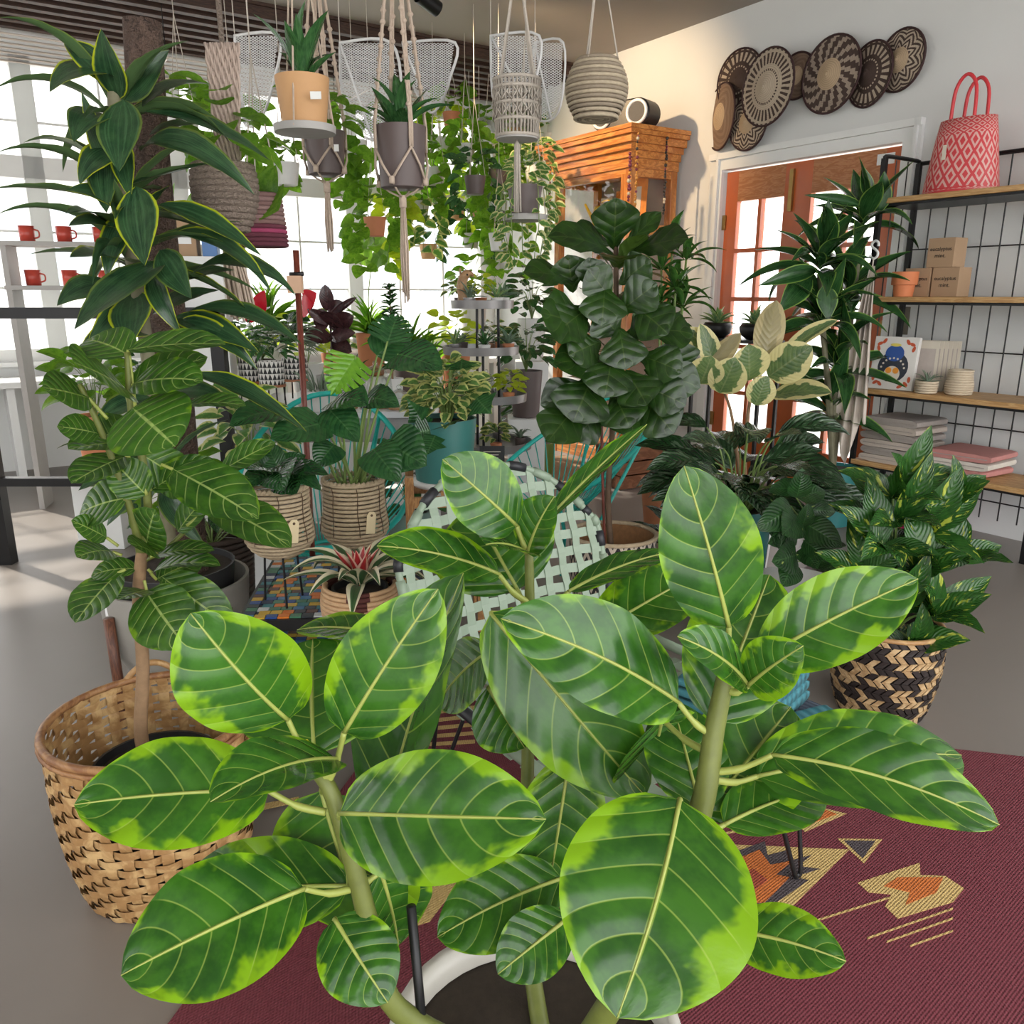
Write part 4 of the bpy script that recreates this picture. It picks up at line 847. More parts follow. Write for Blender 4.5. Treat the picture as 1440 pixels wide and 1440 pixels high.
# the crowd of pots hung before the window
M_TERR = plain('terracotta', (.50, .19, .09), .75, .12, 16); M_WPOT = plain('white_pot', (.62, .62, .60), .4, .05); GRP = 'trailing pot plants hung in the window'
LP_ = {'p': (L_PO, 'green heart-leaved pothos'), 'l': (L_LI, 'lime-yellow bushy pothos'), 'v': (L_VA, 'cream-variegated ivy'), 'd': (L_DG, 'dark narrow-leaved plant')}
PM = {'w': (M_WPOT, 'white'), 't': (M_TERR, 'terracotta'), 'g': (M_GREYPOT, 'taupe'), 'c': (M_PEACH, 'tan')}
HP = [(622, 195, .5, .17, 40, .14, .11, 'l', 'w', 2, .2, 'high up between the mesh fans'), (688, 190, .55, .16, 36, .12, .10, 'p', 'w', 5, .4, 'left of the openwork macrame basket'), (612, 238, .8, .15, 34, .12, .10, 'p', 'w', 5, .3, 'under the topmost lime pothos'), (668, 250, .9, .13, 30, .11, .06, 'd', 'g', 4, .25, 'left of the macrame tassel'),
      (642, 292, .5, .17, 40, .14, .11, 'l', 'c', 3, .25, 'below the dark narrow-leaved plant'), (545, 250, 1.3, .14, 30, .12, .10, 'p', 'g', 6, .45, 'left behind the long-tasselled pot'), (527, 308, 1.2, .14, 30, .12, .10, 'p', 't', 5, .3, 'against the window post'), (700, 240, .5, .16, 40, .12, .10, 'p', 'g', 6, .4, 'behind the macrame tassel'),
      (602, 345, .8, .16, 36, .11, .07, 'd', 'c', 1, .1, 'lowest, low over the bench'), (662, 330, .6, .17, 40, .12, .08, 'd', 'w', 3, .15, 'over the tiered stand'), (752, 235, 1.2, .15, 50, .09, .06, 'v', 'w', 8, .45, 'beside the cabinet crown'), (702, 330, 1.0, .10, 22, .10, .08, 'p', 'w', 3, .15, 'in a small pot over the tiered stand'),
      (775, 190, .8, .12, 30, .09, .06, 'v', 'w', 4, .2, 'above the cabinet crown'), (402, 232, 2.4, .10, 22, .10, .08, 'p', 'w', 3, .12, 'below the peach pot'), (500, 200, 2.0, .14, 28, .13, .11, 'p', 'w', 6, .35, 'under the large mesh fan'), (718, 300, .35, .16, 40, .12, .09, 'p', 'g', 6, .5, 'behind the grey planter and its saucer'),
      (580, 200, .6, .15, 30, .12, .10, 'p', 'w', 6, .4, 'right behind the long-tasselled pot'), (655, 205, 1.1, .13, 28, .11, .09, 'p', 'w', 5, .3, 'between two lime plants'), (330, 190, 2.2, .15, 30, .12, .10, 'p', 'w', 5, .35, 'behind the jute lace band'), (258, 170, 2.4, .15, 28, .12, .10, 'p', 'w', 5, .4, 'behind the dracaena crown'),
      (590, 285, 1.4, .13, 26, .11, .09, 'v', 'w', 6, .35, 'beside the long beige tassel'), (635, 160, .4, .15, 34, .12, .10, 'p', 't', 5, .35, 'topmost under the soffit'), (675, 285, .4, .15, 34, .12, .10, 'p', 'c', 5, .35, 'midway down behind the dark one'), (560, 320, .5, .14, 30, .12, .10, 'l', 't', 4, .3, 'beside the pale lobed leaves'), (725, 180, .6, .14, 32, .11, .09, 'p', 'c', 5, .4, 'behind the openwork macrame basket')]
for (px, py, off, r, n, l, w, kind, pot, vines, vl, where) in [(*h[:2], h[2] + .38 * (i % 4) * (h[2] < 1.5), *h[3:]) for i, h in enumerate(HP)]:
    L, nm = LP_[kind]; pm, pn = PM[pot]; c = BK(px, py, off)
    t = thing('hanging_pot_plant', '%s in a hanging %s pot, %s' % (nm, pn, where), 'potted plant', c, group=GRP)
    simple_pot(t, c - V((0, 0, .11)), .075, .058, .12, pm, n=18); spill(t, L, c, r, int(n * .62), l, w, .7, max(1, vines - 2), vl)
    for k in range(3):
        a = 2 * PI * k / 3; MB().tube([c + dirv(a, 0) * .072, c + V((0, 0, min(.5, HOOK_Z - c.z - .05))), V((c.x, c.y, HOOK_Z - (.11 if off < 1.3 else 0)))], .0022, 4).build('cord', M_CORDG, t)
# white mesh fans and the rod rack under the ceiling
M_MESH = plain('white_wire', (.70, .70, .70), .5, .05)
def fan(label, pts, d):
    c = P(*[sum(p[i] for p in pts) / len(pts) for i in (0, 1)], d); t = thing('mesh_fan', label, 'hanging decoration', c, group=None)
    W3 = [P(p[0], p[1], d + .12 * math.sin(i)) for i, p in enumerate(pts)]; ol = spline(W3 + [W3[0]], 5); MB().tube(ol[:-1], .006, 6, closed=True).build('outline_wire', M_MESH, t, True)
    nx = (W3[1] - W3[0]).normalized(); nrm = None
    q = [(p[0], p[1]) for p in pts]; x0, x1 = min(p[0] for p in q), max(p[0] for p in q); y0, y1 = min(p[1] for p in q), max(p[1] for p in q)
    n_ = len(q)
    def inside(x, y):
        r = False
        for i in range(n_):
            (ax, ay), (bx, by) = q[i], q[(i + 1) % n_]
            if (ay > y) != (by > y) and x < (bx - ax) * (y - ay) / (by - ay) + ax: r = not r
        return r
    mb = MB(); st = 5.2
    for sg in (-1, 1):
        k = -60
        while k < 60:
            run = []
            for s in range(0, 140):
                x = (x0 + x1) / 2 + k * st + sg * (s - 70) * 1.6; y = (y0 + y1) / 2 + (s - 70) * 1.1
                if inside(x, y): run.append(P(x, y, d + .05))
                elif run:
                    if len(run) > 1: mb.tube([run[0], run[-1]], .0016, 4, cap=False)
                    run = []
            if len(run) > 1: mb.tube([run[0], run[-1]], .0016, 4, cap=False)
            k += 1
    mb.build('wire_mesh', M_MESH, t, kind='stuff'); top = max(W3, key=lambda p: p.z); bot = min(W3, key=lambda p: p.z)
    MB().tube([top, bot], .005, 6).build('spine', M_MESH, t, True); MB().tube([top, V((top.x, top.y, HOOK_Z))], .002, 4).build('hanging_cord', M_CORDG, t); return t
fan('large white wire mesh fan hanging behind the twisted macrame cord', [(478, 60), (480, 120), (492, 175), (524, 197), (556, 188), (565, 140), (550, 60)], 3.7)
fan('white wire mesh fan hanging above the long-tasselled pot', [(566, 60), (580, 118), (605, 158), (622, 140), (632, 112), (640, 60)], 3.9)
fan('white wire mesh fan hanging behind the openwork macrame basket', [(690, 50), (692, 125), (700, 142), (742, 150), (752, 118), (758, 50)], 4.0)
fan('rounded white wire mesh fan hanging close to the cabinet', [(752, 60), (742, 130), (750, 165), (775, 168), (790, 140), (792, 60)], 4.4)
fan('white wire mesh fan hanging behind the jute lace band', [(330, 50), (336, 130), (345, 175), (366, 168), (384, 118), (392, 50)], 3.6)
rk = thing('rod_rack', 'pale wire rod rack hanging below the dark timber soffit', 'rack', RP(6.2, 1.8, 2.72))
for k in range(7): MB().tube([RP(6.0 + k * .11, -.4, 2.76), RP(6.0 + k * .11, 3.3, 2.76)], .006, 6).build('rod', plain('pale_rod', (.55, .48, .42), .4, .05, metal=.3), rk)
for n_ in (0, 1.4, 2.8):
    MB().tube([RP(5.98, n_, 2.75), RP(6.7, n_, 2.75)], .008, 6).build('cross_rod', MATS['pale_rod'], rk)
    for u in (6.0, 6.66): MB().tube([RP(u, n_, 2.75), RP(u, n_, CZ - .08)], .003, 5).build('chain', M_BLK, rk)
# ============================================================ CABINET
M_OAK = wood('honey_pine', (.52, .17, .035), (.82, .36, .10), (6, 6, 1.2), .35, 5, coat=.3); M_OAKH = wood('honey_pine_across', (.52, .17, .035), (.82, .36, .10), (1.2, 6, 14), .35, 5, coat=.3)
cs0, cs1 = wall_s(WL(778, 350, .5)), wall_s(WL(884, 300, .5)); CH = WL(888, 175, .55).z; CW = cs1 - cs0; CD = .46
cp = -UD * (cs0 + CW / 2) + ND * (WALL_N - .03)
cb = thing('display_cabinet', 'honey pine display cabinet with moulded crown and glass sides against the wall', 'cabinet', (cp.x, cp.y, 0), RZ_WALL)
def cbx(name, c, d, m=None, par=None): return bev(MB().box(c, d).build(name, m or M_OAK, par or cb, local=True), .003)
hw = CW / 2; z1 = CH - .26
for x in (-hw + .03, hw - .03):
    for y in (-CD + .03, -.03): cbx('post', (x, y, z1 / 2), (.06, .06, z1))
for k, (z, e, hh) in enumerate(((z1 + .03, .012, .07), (z1 + .085, .03, .05), (z1 + .13, .055, .045), (z1 + .175, .085, .05), (z1 + .215, .11, .03), (z1 + .245, .12, .03))):
    cbx('crown_moulding', (0, -CD / 2 - e / 2, z), (CW + 2 * e, CD + e, hh), M_OAKH)
MID = WL(790, 330, .5).z
for z, h in ((z1 - .03, .06), (MID, .07), (.05, .10)):
    cbx('front_rail', (0, -CD + .03, z), (CW - .12, .05, h), M_OAKH)
    for x in (-hw + .03, hw - .03): cbx('side_rail', (x, -CD / 2, z), (.05, CD - .12, h), M_OAKH)
cbx('back_panel', (0, -.012, z1 / 2), (CW - .06, .02, z1), plain('brown_grey_panel', (.33, .25, .20), .7, .1))  # back panel has its own brownish grey colour
for z in (.1, .55, 1.0, MID + .02): cbx('shelf', (0, -CD / 2, z), (CW - .08, CD - .08, .02), M_OAKH)
for z0, za in ((.1, MID - .04), (MID + .04, z1 - .06)):
    MB().box((0, -CD + .03, (z0 + za) / 2), (CW - .12, .004, za - z0)).build('pane', CABGLASS, cb, local=True)
    MB().box((hw - .03, -CD / 2, (z0 + za) / 2), (.004, CD - .12, za - z0)).build('pane', CABGLASS, cb, local=True)
for x in (-hw + .085, hw - .085): cbx('door_stile', (x, -CD + .012, (MID + z1) / 2), (.05, .022, z1 - MID - .08))
def on_cab(x, y, z): return cb.matrix_basis @ V((x, y, z))
cb.rotation_euler = (0, 0, RZ_WALL); bpy.context.view_layer.update()
RW = M.Rotation(RZ_WALL, 3, 'Z')
def cabp(x, y, z): return V((cp.x, cp.y, 0)) + RW @ V((x, y, z))
M_ORG = plain('orange_print', (.75, .24, .02), .6, .35, 22); M_CRM = plain('cream_card', (.66, .60, .50), .7, .05)
zs = MID + .031; zl = MID + .031
for i, (x, y, z, w, h, lab, m) in enumerate(((-.05, -.12, zl, .16, .30, 'orange greeting card at the back of the cabinet behind the watering can', M_ORG), (.14, -.16, zl, .17, .33, 'orange print card beside the watering can', M_ORG), (.26, -.26, zl, .20, .36, 'large orange card leaning at the glass side of the cabinet', M_ORG), (-.22, -.14, zl, .14, .26, 'cream booklet standing at the far end of the cabinet', M_CRM), (.02, -.15, zs, .16, .2, 'orange card at the back of the cabinet', M_ORG), (-.2, -.15, zs, .15, .2, 'cream card at the back of the cabinet', M_CRM))):
    q = cabp(x, y, z + .0); t = thing('greeting_card', lab, 'card', q, RZ_WALL + (.5 if i == 2 else 0)); rx = M.Rotation(-.12, 3, 'X')
    o = MB().box(rx @ V((0, 0, h / 2)) , (w, .006, h), rx).build('card', m, t, local=True); MB().box(rx @ V((0, -.005, h * .55)), (w * .55, .002, h * .5), rx).build('print', M_CRM if m is M_ORG else M_ORG, t, local=True)
M_YEL = plain('yellow_enamel', (.80, .52, .02), .3, .08)
q = cabp(-.06, -.30, zl); t = thing('watering_can', 'yellow metal watering can with long spout inside the cabinet', 'watering can', q, RZ_WALL)
MB().lathe([(.07, 0), (.075, .01), (.06, .15), (.05, .17), (.045, .165)], n=22).build('body', M_YEL, t, True, local=True); MB().tube([(-.06, 0, .04), (-.16, 0, .15), (-.2, 0, .20)], [.018, .012, .009], 8).build('spout', M_YEL, t, True, local=True)
MB().tube(spline([(.06, 0, .03), (.13, 0, .10), (.10, 0, .20), (.0, 0, .2)], 5), .006, 6).build('handle', M_YEL, t, True, local=True)
# bead strings on the cabinet
MBD = [plain('bead_' + n, c, .3, .2, 40) for n, c in (('plum', (.18, .03, .06)), ('amber', (.55, .25, .05)), ('bone', (.60, .52, .40)), ('black', (.03, .025, .025)))]
for (p0, p1, mi, rr, lab) in (((886, 216), (884, 282), 0, .017, 'plum cluster bead strand hanging at the cabinet corner'), ((897, 188), (892, 290), 1, .012, 'amber and bone bead strand hanging from the cabinet crown'), ((925, 190), (918, 300), 3, .013, 'black bead strand hanging on the cabinet glass side'), ((774, 230), (771, 330), 0, .012, 'dark bead strand hanging on the far cabinet post')):
    d0 = wall_s(WL(p0[0], p0[1], .5)); a = WL(p0[0], p0[1], .60 if p0[0] < 900 else .42); b = WL(p1[0], p1[1], .60 if p0[0] < 900 else .42)
    if p0[0] >= 900:
        a = cabp(hw + .135, -CD * .55, a.z); b = cabp(hw + .13, -CD * .55, b.z)
    b = V((a.x, a.y, b.z)); t = thing('bead_strand', lab, 'beads', a)
    MB().tube([a, b], .0015, 4).build('string', M_TWINE, t); mb = MB(); k = 0; z = a.z
    while z > b.z:
        mb.cur = mi if R.random() < .6 else R.randrange(4); r_ = rr * rnd(.6, 1); mb.ball((a.x + rnd(-.004, .004), a.y, z), r_, 7, 5); z -= r_ * 1.9
    mb.build('beads', MBD, t, True, kind='stuff')
# speaker
sp = WL(893, 172, .36); sc_ = cabp(hw - .22, -CD + .14, CH)
t = thing('speaker', 'black cylindrical boombox speaker with two white-ringed drivers on the cabinet', 'speaker', cabp(hw - .17, -CD + .08, CH + .004), RZ_WALL + .32)
M_SPK = plain('speaker_black', (.012, .012, .014), .4, .15, 40); M_CONE = plain('speaker_cone', (.05, .05, .055), .6, .2, 60); M_RINGW = plain('white_ring', (.8, .8, .8), .3, .03)
def stadium(y):
    out = []
    for k in range(24):
        a = 2 * PI * k / 24; out.append(V((math.copysign(.145, math.cos(a)) + .095 * math.cos(a), y, .098 + .095 * math.sin(a))))
    return out
mb = MB(); a = mb.add(stadium(-.09)); b = mb.add(stadium(.09)); mb.face([a + k for k in range(24)]); mb.face([b + k for k in range(24)][::-1])
for k in range(24): l = (k + 1) % 24; mb.face((a + k, b + k, b + l, a + l))
bev(smooth_edges(mb.build('body', M_SPK, t, local=True)), .012, 3)
for x in (-.145, .145):
    dv = MB(); dv.tube([V((x + .076 * math.cos(q), -.098, .098 + .076 * math.sin(q))) for q in (2 * PI * k / 28 for k in range(28))], .011, 8, closed=True); g = dv.build('driver_ring', M_RINGW, t, True, local=True)
    MB().tube([(x, -.088, .098), (x, -.097, .098)], .072, 24).build('driver_cone', M_CONE, g)
g_ = [o for o in t.children if o.name.startswith('driver_ring')]
for o in g_:
    for c_ in o.children: c_.matrix_parent_inverse = M.Identity(4)
MB().box((0, -.094, .10), (.035, .004, .010)).build('maker_badge', M_RINGW, t, local=True)
# ============================================================ WALL BASKETS
def plate_mat(name, n, a, b, c, mode):
    t = NT(name); uv = t.xyz(t.tc('UV')); ang, r = uv[0], uv[1]
    if mode == 'spoke': m = t.math('GREATER_THAN', t.math('FRACT', t.math('MULTIPLY', ang, n)), .5); m = t.math('MULTIPLY', m, t.math('GREATER_THAN', t.math('FRACT', t.math('MULTIPLY', r, 2.6)), .28))
    elif mode == 'zig':
        zz = t.math('ABSOLUTE', t.math('SUBTRACT', t.math('FRACT', t.math('MULTIPLY', ang, n)), .5)); m = t.math('GREATER_THAN', t.math('FRACT', t.math('ADD', t.math('MULTIPLY', r, 6.0), t.math('MULTIPLY', zz, 2.4))), .5)
    else: m = t.math('GREATER_THAN', t.math('FRACT', t.math('ADD', t.math('MULTIPLY', ang, n), t.math('MULTIPLY', t.math('FLOOR', t.math('MULTIPLY', r, 7.0)), .25))), .55)
    col = t.mix(m, a, b); col = t.mix(t.math('LESS_THAN', r, .34), col, c); rg = t.math('SINE', t.math('MULTIPLY', r, 150.0))
    col = t.mix(t.math('MULTIPLY', t.math('ADD', rg, 1.0), .12), col, (.08, .05, .03)); t.bump(rg, .3, .003); return t.fin(col, .8)
DK, LT, CN = (.055, .032, .026), (.52, .43, .33), (.50, .37, .24)
PMT = [plate_mat('plate_arc', 3, (.25, .17, .12), (.20, .13, .09), CN, 'zig'), plate_mat('plate_zigzag', 9, DK, LT, CN, 'zig'), plate_mat('plate_spoke', 34, LT, DK, LT, 'spoke'), plate_mat('plate_check', 14, DK, (.36, .29, .23), CN, 'x'), plate_mat('plate_fine', 24, DK, LT, DK, 'spoke')]
M_RIMD = plain('dark_plate_rim', (.04, .015, .015), .7)
for i, (px, py, rp, off, ti, mi, lab) in enumerate(((1009, 164, 43, .06, .5, 0, 'plain brown coiled wall basket lowest beside the cabinet'), (1048, 172, 36, .10, .1, 1, 'zigzag patterned coiled wall basket overlapping the plain brown one'), (1036, 112, 40, .05, .0, 4, 'coiled wall basket with striped rim, mostly behind the spoked one'), (1075, 122, 50, .15, .15, 2, 'large pale wall basket with dark radiating spokes'),
        (1117, 106, 30, .05, 0, 0, 'small plain coiled wall basket between two larger ones'), (1164, 104, 50, .10, .1, 3, 'big checked wall basket with pale centre above the door'), (1218, 104, 42, .06, .3, 4, 'dark centred wall basket with fine spokes above the door'), (1262, 84, 40, .05, .2, 1, 'zigzag wall basket last above the black shelf rack'))):
    c = WL(px, py, off); r = rp * mpp(c); t = thing('wall_basket', lab, 'wall basket', c, RZ_WALL - ti * .8)
    pr = [(r * q, -.045 * (1 - (1 - q) ** 2) + .02) for q in (.001, .2, .4, .6, .8, .92, 1)]
    rx = M.Rotation(PI / 2, 3, 'X') ; mb = MB().lathe(pr, n=48, cap=False); mb.v = [rx @ p for p in mb.v]; mb.build('woven_bowl', PMT[mi], t, True, local=True)
    mb = MB().lathe([(q, z + .006) for q, z in pr], n=32, cap=False); mb.v = [rx @ V((p.x, p.y, p.z + .0)) for p in mb.v]
    rm = ring(MB(), (0, 0, -.025), r, .007, 40, 6); rm.v = [rx @ p for p in rm.v]; rm.build('rim', M_RIMD, t, True, local=True)
# ============================================================ SHELF RACK
M_PLY = wood('pale_ply', (.46, .25, .09), (.66, .42, .19), (2, 14, 30), .5)
ks = wall_s(WL(1222, 430, .40)); kp = -UD * ks + ND * (WALL_N - .07); KW, KD = 1.0, .33
zz = [WL(1262, 281, .40).z, WL(1245, 421, .40).z, WL(1225, 550, .40).z]; zt = WL(1249, 222, .40).z
rkk = thing('shelf_rack', 'black wire shelf rack with pale wooden shelves beside the double door', 'shelf', (kp.x, kp.y, 0), RZ_WALL)
for x in (0, KW):
    for y in (-KD, 0): MB().box((x, y, zt / 2), (.026, .026, zt)).build('post', M_BLK, rkk, local=True)
    MB().tube(spline([(x, -KD, zt), (x, -KD + .03, zt + .012), (x, -.03, zt + .012), (x, 0, zt)], 4), .011, 8).build('top_hoop', M_BLK, rkk, local=True)
MB().tube([(0, 0, zt), (KW, 0, zt)], .010, 8).build('top_rail', M_BLK, rkk, local=True)
for z in zz + [.36]:
    bev(MB().box((KW / 2, -KD / 2, z), (KW, KD + .03, .028)).build('shelf_board', M_PLY, rkk, local=True)); MB().box((KW / 2, -KD / 2, z - .022), (KW, KD, .012)).build('shelf_bracket', M_BLK, rkk, local=True)
for k in range(1, 10): MB().tube([(k * .1, 0, .1), (k * .1, 0, zt)], .004, 5).build('back_wire', M_BLK, rkk, local=True)
for z in (.2, .6, 1.0, 1.55, 2.0): MB().tube([(0, .003, z), (KW, .003, z)], .004, 5).build('back_wire', M_BLK, rkk, local=True)
for k in (1, 2): MB().tube([(0, -KD * k / 3, .1), (0, -KD * k / 3, zt)], .0035, 5).build('side_wire', M_BLK, rkk, local=True)
def kpt(x, y, z): return V((kp.x, kp.y, 0)) + RW @ V((x, y, z))
def kx(px, py, y=-KD): return wall_s(WL(px, py, .07 - y)) - ks
SZ = [z + .0145 for z in zz]
# red woven bag
M_BAG = NT('red_woven_plastic'); o_ = M_BAG.mapping(M_BAG.tc('UV'), (16, 12, 1)); s_ = M_BAG.xyz(o_)
f_ = M_BAG.math('ADD', M_BAG.math('ABSOLUTE', M_BAG.math('SUBTRACT', M_BAG.math('FRACT', s_[0]), .5)), M_BAG.math('ABSOLUTE', M_BAG.math('SUBTRACT', M_BAG.math('FRACT', s_[1]), .5)))
m_ = M_BAG.math('GREATER_THAN', M_BAG.math('FRACT', M_BAG.math('MULTIPLY', f_, 2.5)), .55); M_BAGM = M_BAG.fin(M_BAG.mix(m_, (.62, .05, .06), (.72, .42, .38)), .45)
M_REDP = plain('red_plastic', (.62, .04, .05), .4, .1)
t = thing('woven_bag', 'red and pink diamond-woven tote bag with twisted handles on the top shelf', 'bag', kpt(.34, -.17, SZ[0]), RZ_WALL)
mb = MB(); mb.lathe([(.19, 0), (.195, .02), (.155, .28), (.14, .36), (.132, .36), (.14, .3)], n=28, cap=False, sy=.55); mb.build('body', M_BAGM, t, True, local=True)
MB().lathe([(.001, .002), (.19, .002), (.192, .03)], n=28, cap=False, sy=.56).build('base', M_REDP, t, local=True)
for y in (-.06, .06): MB().tube(spline([(-.06, y, .35), (-.05, y, .5), (0, y, .56), (.05, y, .5), (.06, y, .35)], 5), .009, 8).build('handle', M_REDP, t, True, local=True)
MB().box((-.05, -.1, .2), (.02, .003, .07)).build('tag', M_CRM, t, local=True)
# boxes with lettering, terracotta pot
M_KRAFT = plain('kraft_card', (.42, .28, .17), .85, .06, 20); M_INK = plain('black_ink', (.02, .018, .018), .7)
def text_on(s, size, loc, par, mat, name='lettering'):
    cu = bpy.data.curves.new(name, 'FONT'); cu.body = s; cu.size = size; cu.align_x = 'CENTER'; cu.extrude = .0004; cu.materials.append(mat)
    f = bpy.data.objects.new('tmp', cu); COL.objects.link(f); dg = bpy.context.evaluated_depsgraph_get(); me = bpy.data.meshes.new_from_object(f.evaluated_get(dg)); bpy.data.objects.remove(f); bpy.data.curves.remove(cu)
    o = bpy.data.objects.new(name, me); o.location = loc; o.rotation_euler = (PI / 2, 0, 0); COL.objects.link(o); o.parent = par; return o
for (x, y, z, lab) in ((.19, -.145, SZ[1], 'kraft soap box lettered eucalyptus mint behind the terracotta pot'), (.345, -.145, SZ[1], 'kraft soap box lettered eucalyptus mint, underneath the raised box'), (.30, -.14, SZ[1] + .151, 'kraft soap box lettered eucalyptus mint, stacked on top of others')):
    t = thing('soap_box', lab, 'box', kpt(x, y, z), RZ_WALL); bev(MB().box((0, 0, .075), (.145, .12, .15)).build('carton', M_KRAFT, t, local=True), .002)
    text_on('eucalyptus', .028, (0, -.0615, .085), t, M_INK); text_on('mint.', .030, (0, -.0615, .05), t, M_INK)
t = thing('terracotta_pot', 'small terracotta pot with price sticker on the middle shelf', 'pot', kpt(.17, -.335, SZ[1]) - RW @ V((0, -.045, 0)), RZ_WALL)
smooth_edges(MB().lathe([(.001, 0), (.048, 0), (.055, .06), (.066, .062), (.068, .13), (.06, .13), (.056, .07), (.001, .06)], n=28, cap=False).build('pot', plain('bright_terracotta', (.62, .20, .08), .7, .08), t, local=True)); MB().box((-.02, -.0685, .11), (.035, .002, .014)).build('price_sticker', M_WHITE, t, local=True)
# owl cards
t = thing('card_box', 'white boxed card set printed with a folk-art owl and red leaves', 'box', kpt(.16, -.29, SZ[2]), RZ_WALL + .12)
tilt = M.Rotation(-.12, 3, 'X'); bw, bh = .245, .29
bev(MB().box(tilt @ V((0, .0, bh / 2)), (bw, .03, bh), tilt).build('carton', plain('white_card', (.72, .70, .66), .6, .03), t, local=True), .002)
def disc(c, rx, rz, name, m, dy=0.0, ang=0.0, n=20):
    mb = MB(); pts = []
    for k in range(n):
        a = 2 * PI * k / n; x, z = rx * math.cos(a), rz * math.sin(a); pts.append(tilt @ V((c[0] + x * math.cos(ang) - z * math.sin(ang), -.0165 - dy, c[1] + x * math.sin(ang) + z * math.cos(ang))))
    return mb.poly(pts, tilt @ V((0, -1, 0)), .0006).build(name, m, t, local=True)
M_OWLD, M_OWLB, M_OWLO, M_OWLY, M_OWLR = (plain('owl_' + n, c, .6, .03) for n, c in (('dark', (.03, .035, .05)), ('blue', (.03, .09, .32)), ('orange', (.75, .30, .04)), ('yellow', (.75, .62, .12)), ('red', (.55, .10, .04))))
disc((0, .125), .085, .085, 'print_body', M_OWLD); disc((0, .20), .052, .045, 'print_head', M_OWLB, .001); disc((0, .085), .045, .045, 'print_belly', M_CRM, .0012); disc((0, .245), .03, .009, 'print_crown', M_OWLY, .0014)
for x in (-.02, .02): disc((x, .105), .017, .017, 'print_eye', M_OWLO, .0018)
for a in range(9): q = PI * (.08 + a * .105); disc((.066 * math.cos(q) * 1.0, .125 + .068 * math.sin(q) - .02), .006, .006, 'print_spot', M_CRM, .0016, 0, 8)
for (x, z, a) in ((-.09, .25, .4), (-.065, .265, 1.0), (-.095, .225, 1.9), (.09, .25, -.4), (.065, .262, -1.0), (.1, .225, 1.3), (-.1, .06, 1.6), (-.085, .035, .6), (-.06, .03, 2.4), (.1, .06, 1.6), (.085, .035, 2.4), (.055, .02, .5)): disc((x, z), .017, .009, 'print_leaf', M_OWLR, .0008, a, 10)
for k in range(6):
    o = thing('greeting_card', 'pale card, %s in the row behind the owl print' % ['first', 'second', 'third', 'fourth', 'fifth', 'last'][k], 'card', kpt(.25 + .012 * k, -.20 + .022 * k, SZ[2]), RZ_WALL + .12, group='cards behind the owl print')
    MB().box((0, 0, .135), (.21, .003, .27)).build('sheet', M_CRM, o, local=True); MB().box((.03, -.0025, .15), (.12, .001, .16)).build('print', plain('faded_print', (.48, .42, .38), .7), o, local=True)
for (x, y, r, h, lab) in ((.37, -.295, .048, .075, 'small coiled rope pot with air plant before the owl print'), (.50, -.21, .06, .13, 'taller coiled rope pot behind the small one')):
    t = thing('rope_pot', lab, 'pot', kpt(x, y, SZ[2]), RZ_WALL)
    for k in range(int(h / .013)): ring(MB(), (0, 0, .008 + k * .013), r * (1 + .08 * math.sin(k * .6)), .0072, 24, 6).build('rope_coil', plain('pale_rope', (.55, .46, .34), .9, .15, 60), t, True, local=True)
    MB().lathe([(.001, h - .02), (r, h - .02)], n=20, cap=False).build('filling', M_SOIL, t, local=True)
L_AIR = Leaves('leaf', leafmat('air_plant_leaf', (.20, .27, .19), (.14, .20, .14), rough=.6, trans=.1, bump=0), 'grass', (.3, .9, 1.4), nu=6, nv=2, fold=.2)
t = thing('air_plant', 'silvery air plant in the small coiled rope pot', 'plant', kpt(.37, -.295, SZ[2] + .06)); rosette(t, L_AIR, kpt(.37, -.295, SZ[2] + .058), 18, .05, .09, .010, .3, 1.2, .1)
# folded textiles on the lowest shelf
ML = [plain('linen_' + n, c, .9, .12, 50, bump=.3) for n, c in (('oat', (.50, .43, .37)), ('grey', (.36, .32, .29)), ('rose', (.50, .22, .20)), ('cream', (.62, .57, .50)))]
zb = .375
for k in range(9):
    s = 0 if k < 6 else 1; z = zb + (k if s == 0 else k - 6) * .043; x = .20 if s == 0 else .585
    t = thing('folded_cloth', ['oat folded linen cloth, %s in the tall stack on the low shelf', 'rose folded cloth, %s in the short stack on the low shelf'][s] % (['bottom one', 'second from bottom', 'third from bottom', 'fourth from bottom', 'second from top', 'topmost'][k] if s == 0 else ['bottom one', 'middle one', 'topmost'][k - 6]), 'cloth', kpt(x + rnd(-.01, .01), -.17, z), RZ_WALL + rnd(-.06, .06), group=['tall linen stack', 'short rose stack'][s])
    mb = MB(); n = 18
    for y in (-.15, .15):
        mb.v += [V((.17 * math.copysign(abs(math.cos(2 * PI * q / n)) ** .35, math.cos(2 * PI * q / n)), y * (1 + .02 * math.sin(q * 2.1 + k)), .0212 + .0206 * math.copysign(abs(math.sin(2 * PI * q / n)) ** .5, math.sin(2 * PI * q / n)) * (1 + .1 * math.sin(q + k)))) for q in range(n)]
    for q in range(n): l = (q + 1) % n; mb.face((q, l, n + l, n + q))
    mb.face(list(range(n))[::-1]); mb.face(list(range(n, 2 * n))); smooth_edges(mb.build('folded_layer', ML[(k * 3) % 2 if s == 0 else 2 + k % 2], t, local=True))
    MB().box((0, -.1535, .021), (.30, .002, .004)).build('fold_line', ML[1], t, local=True)
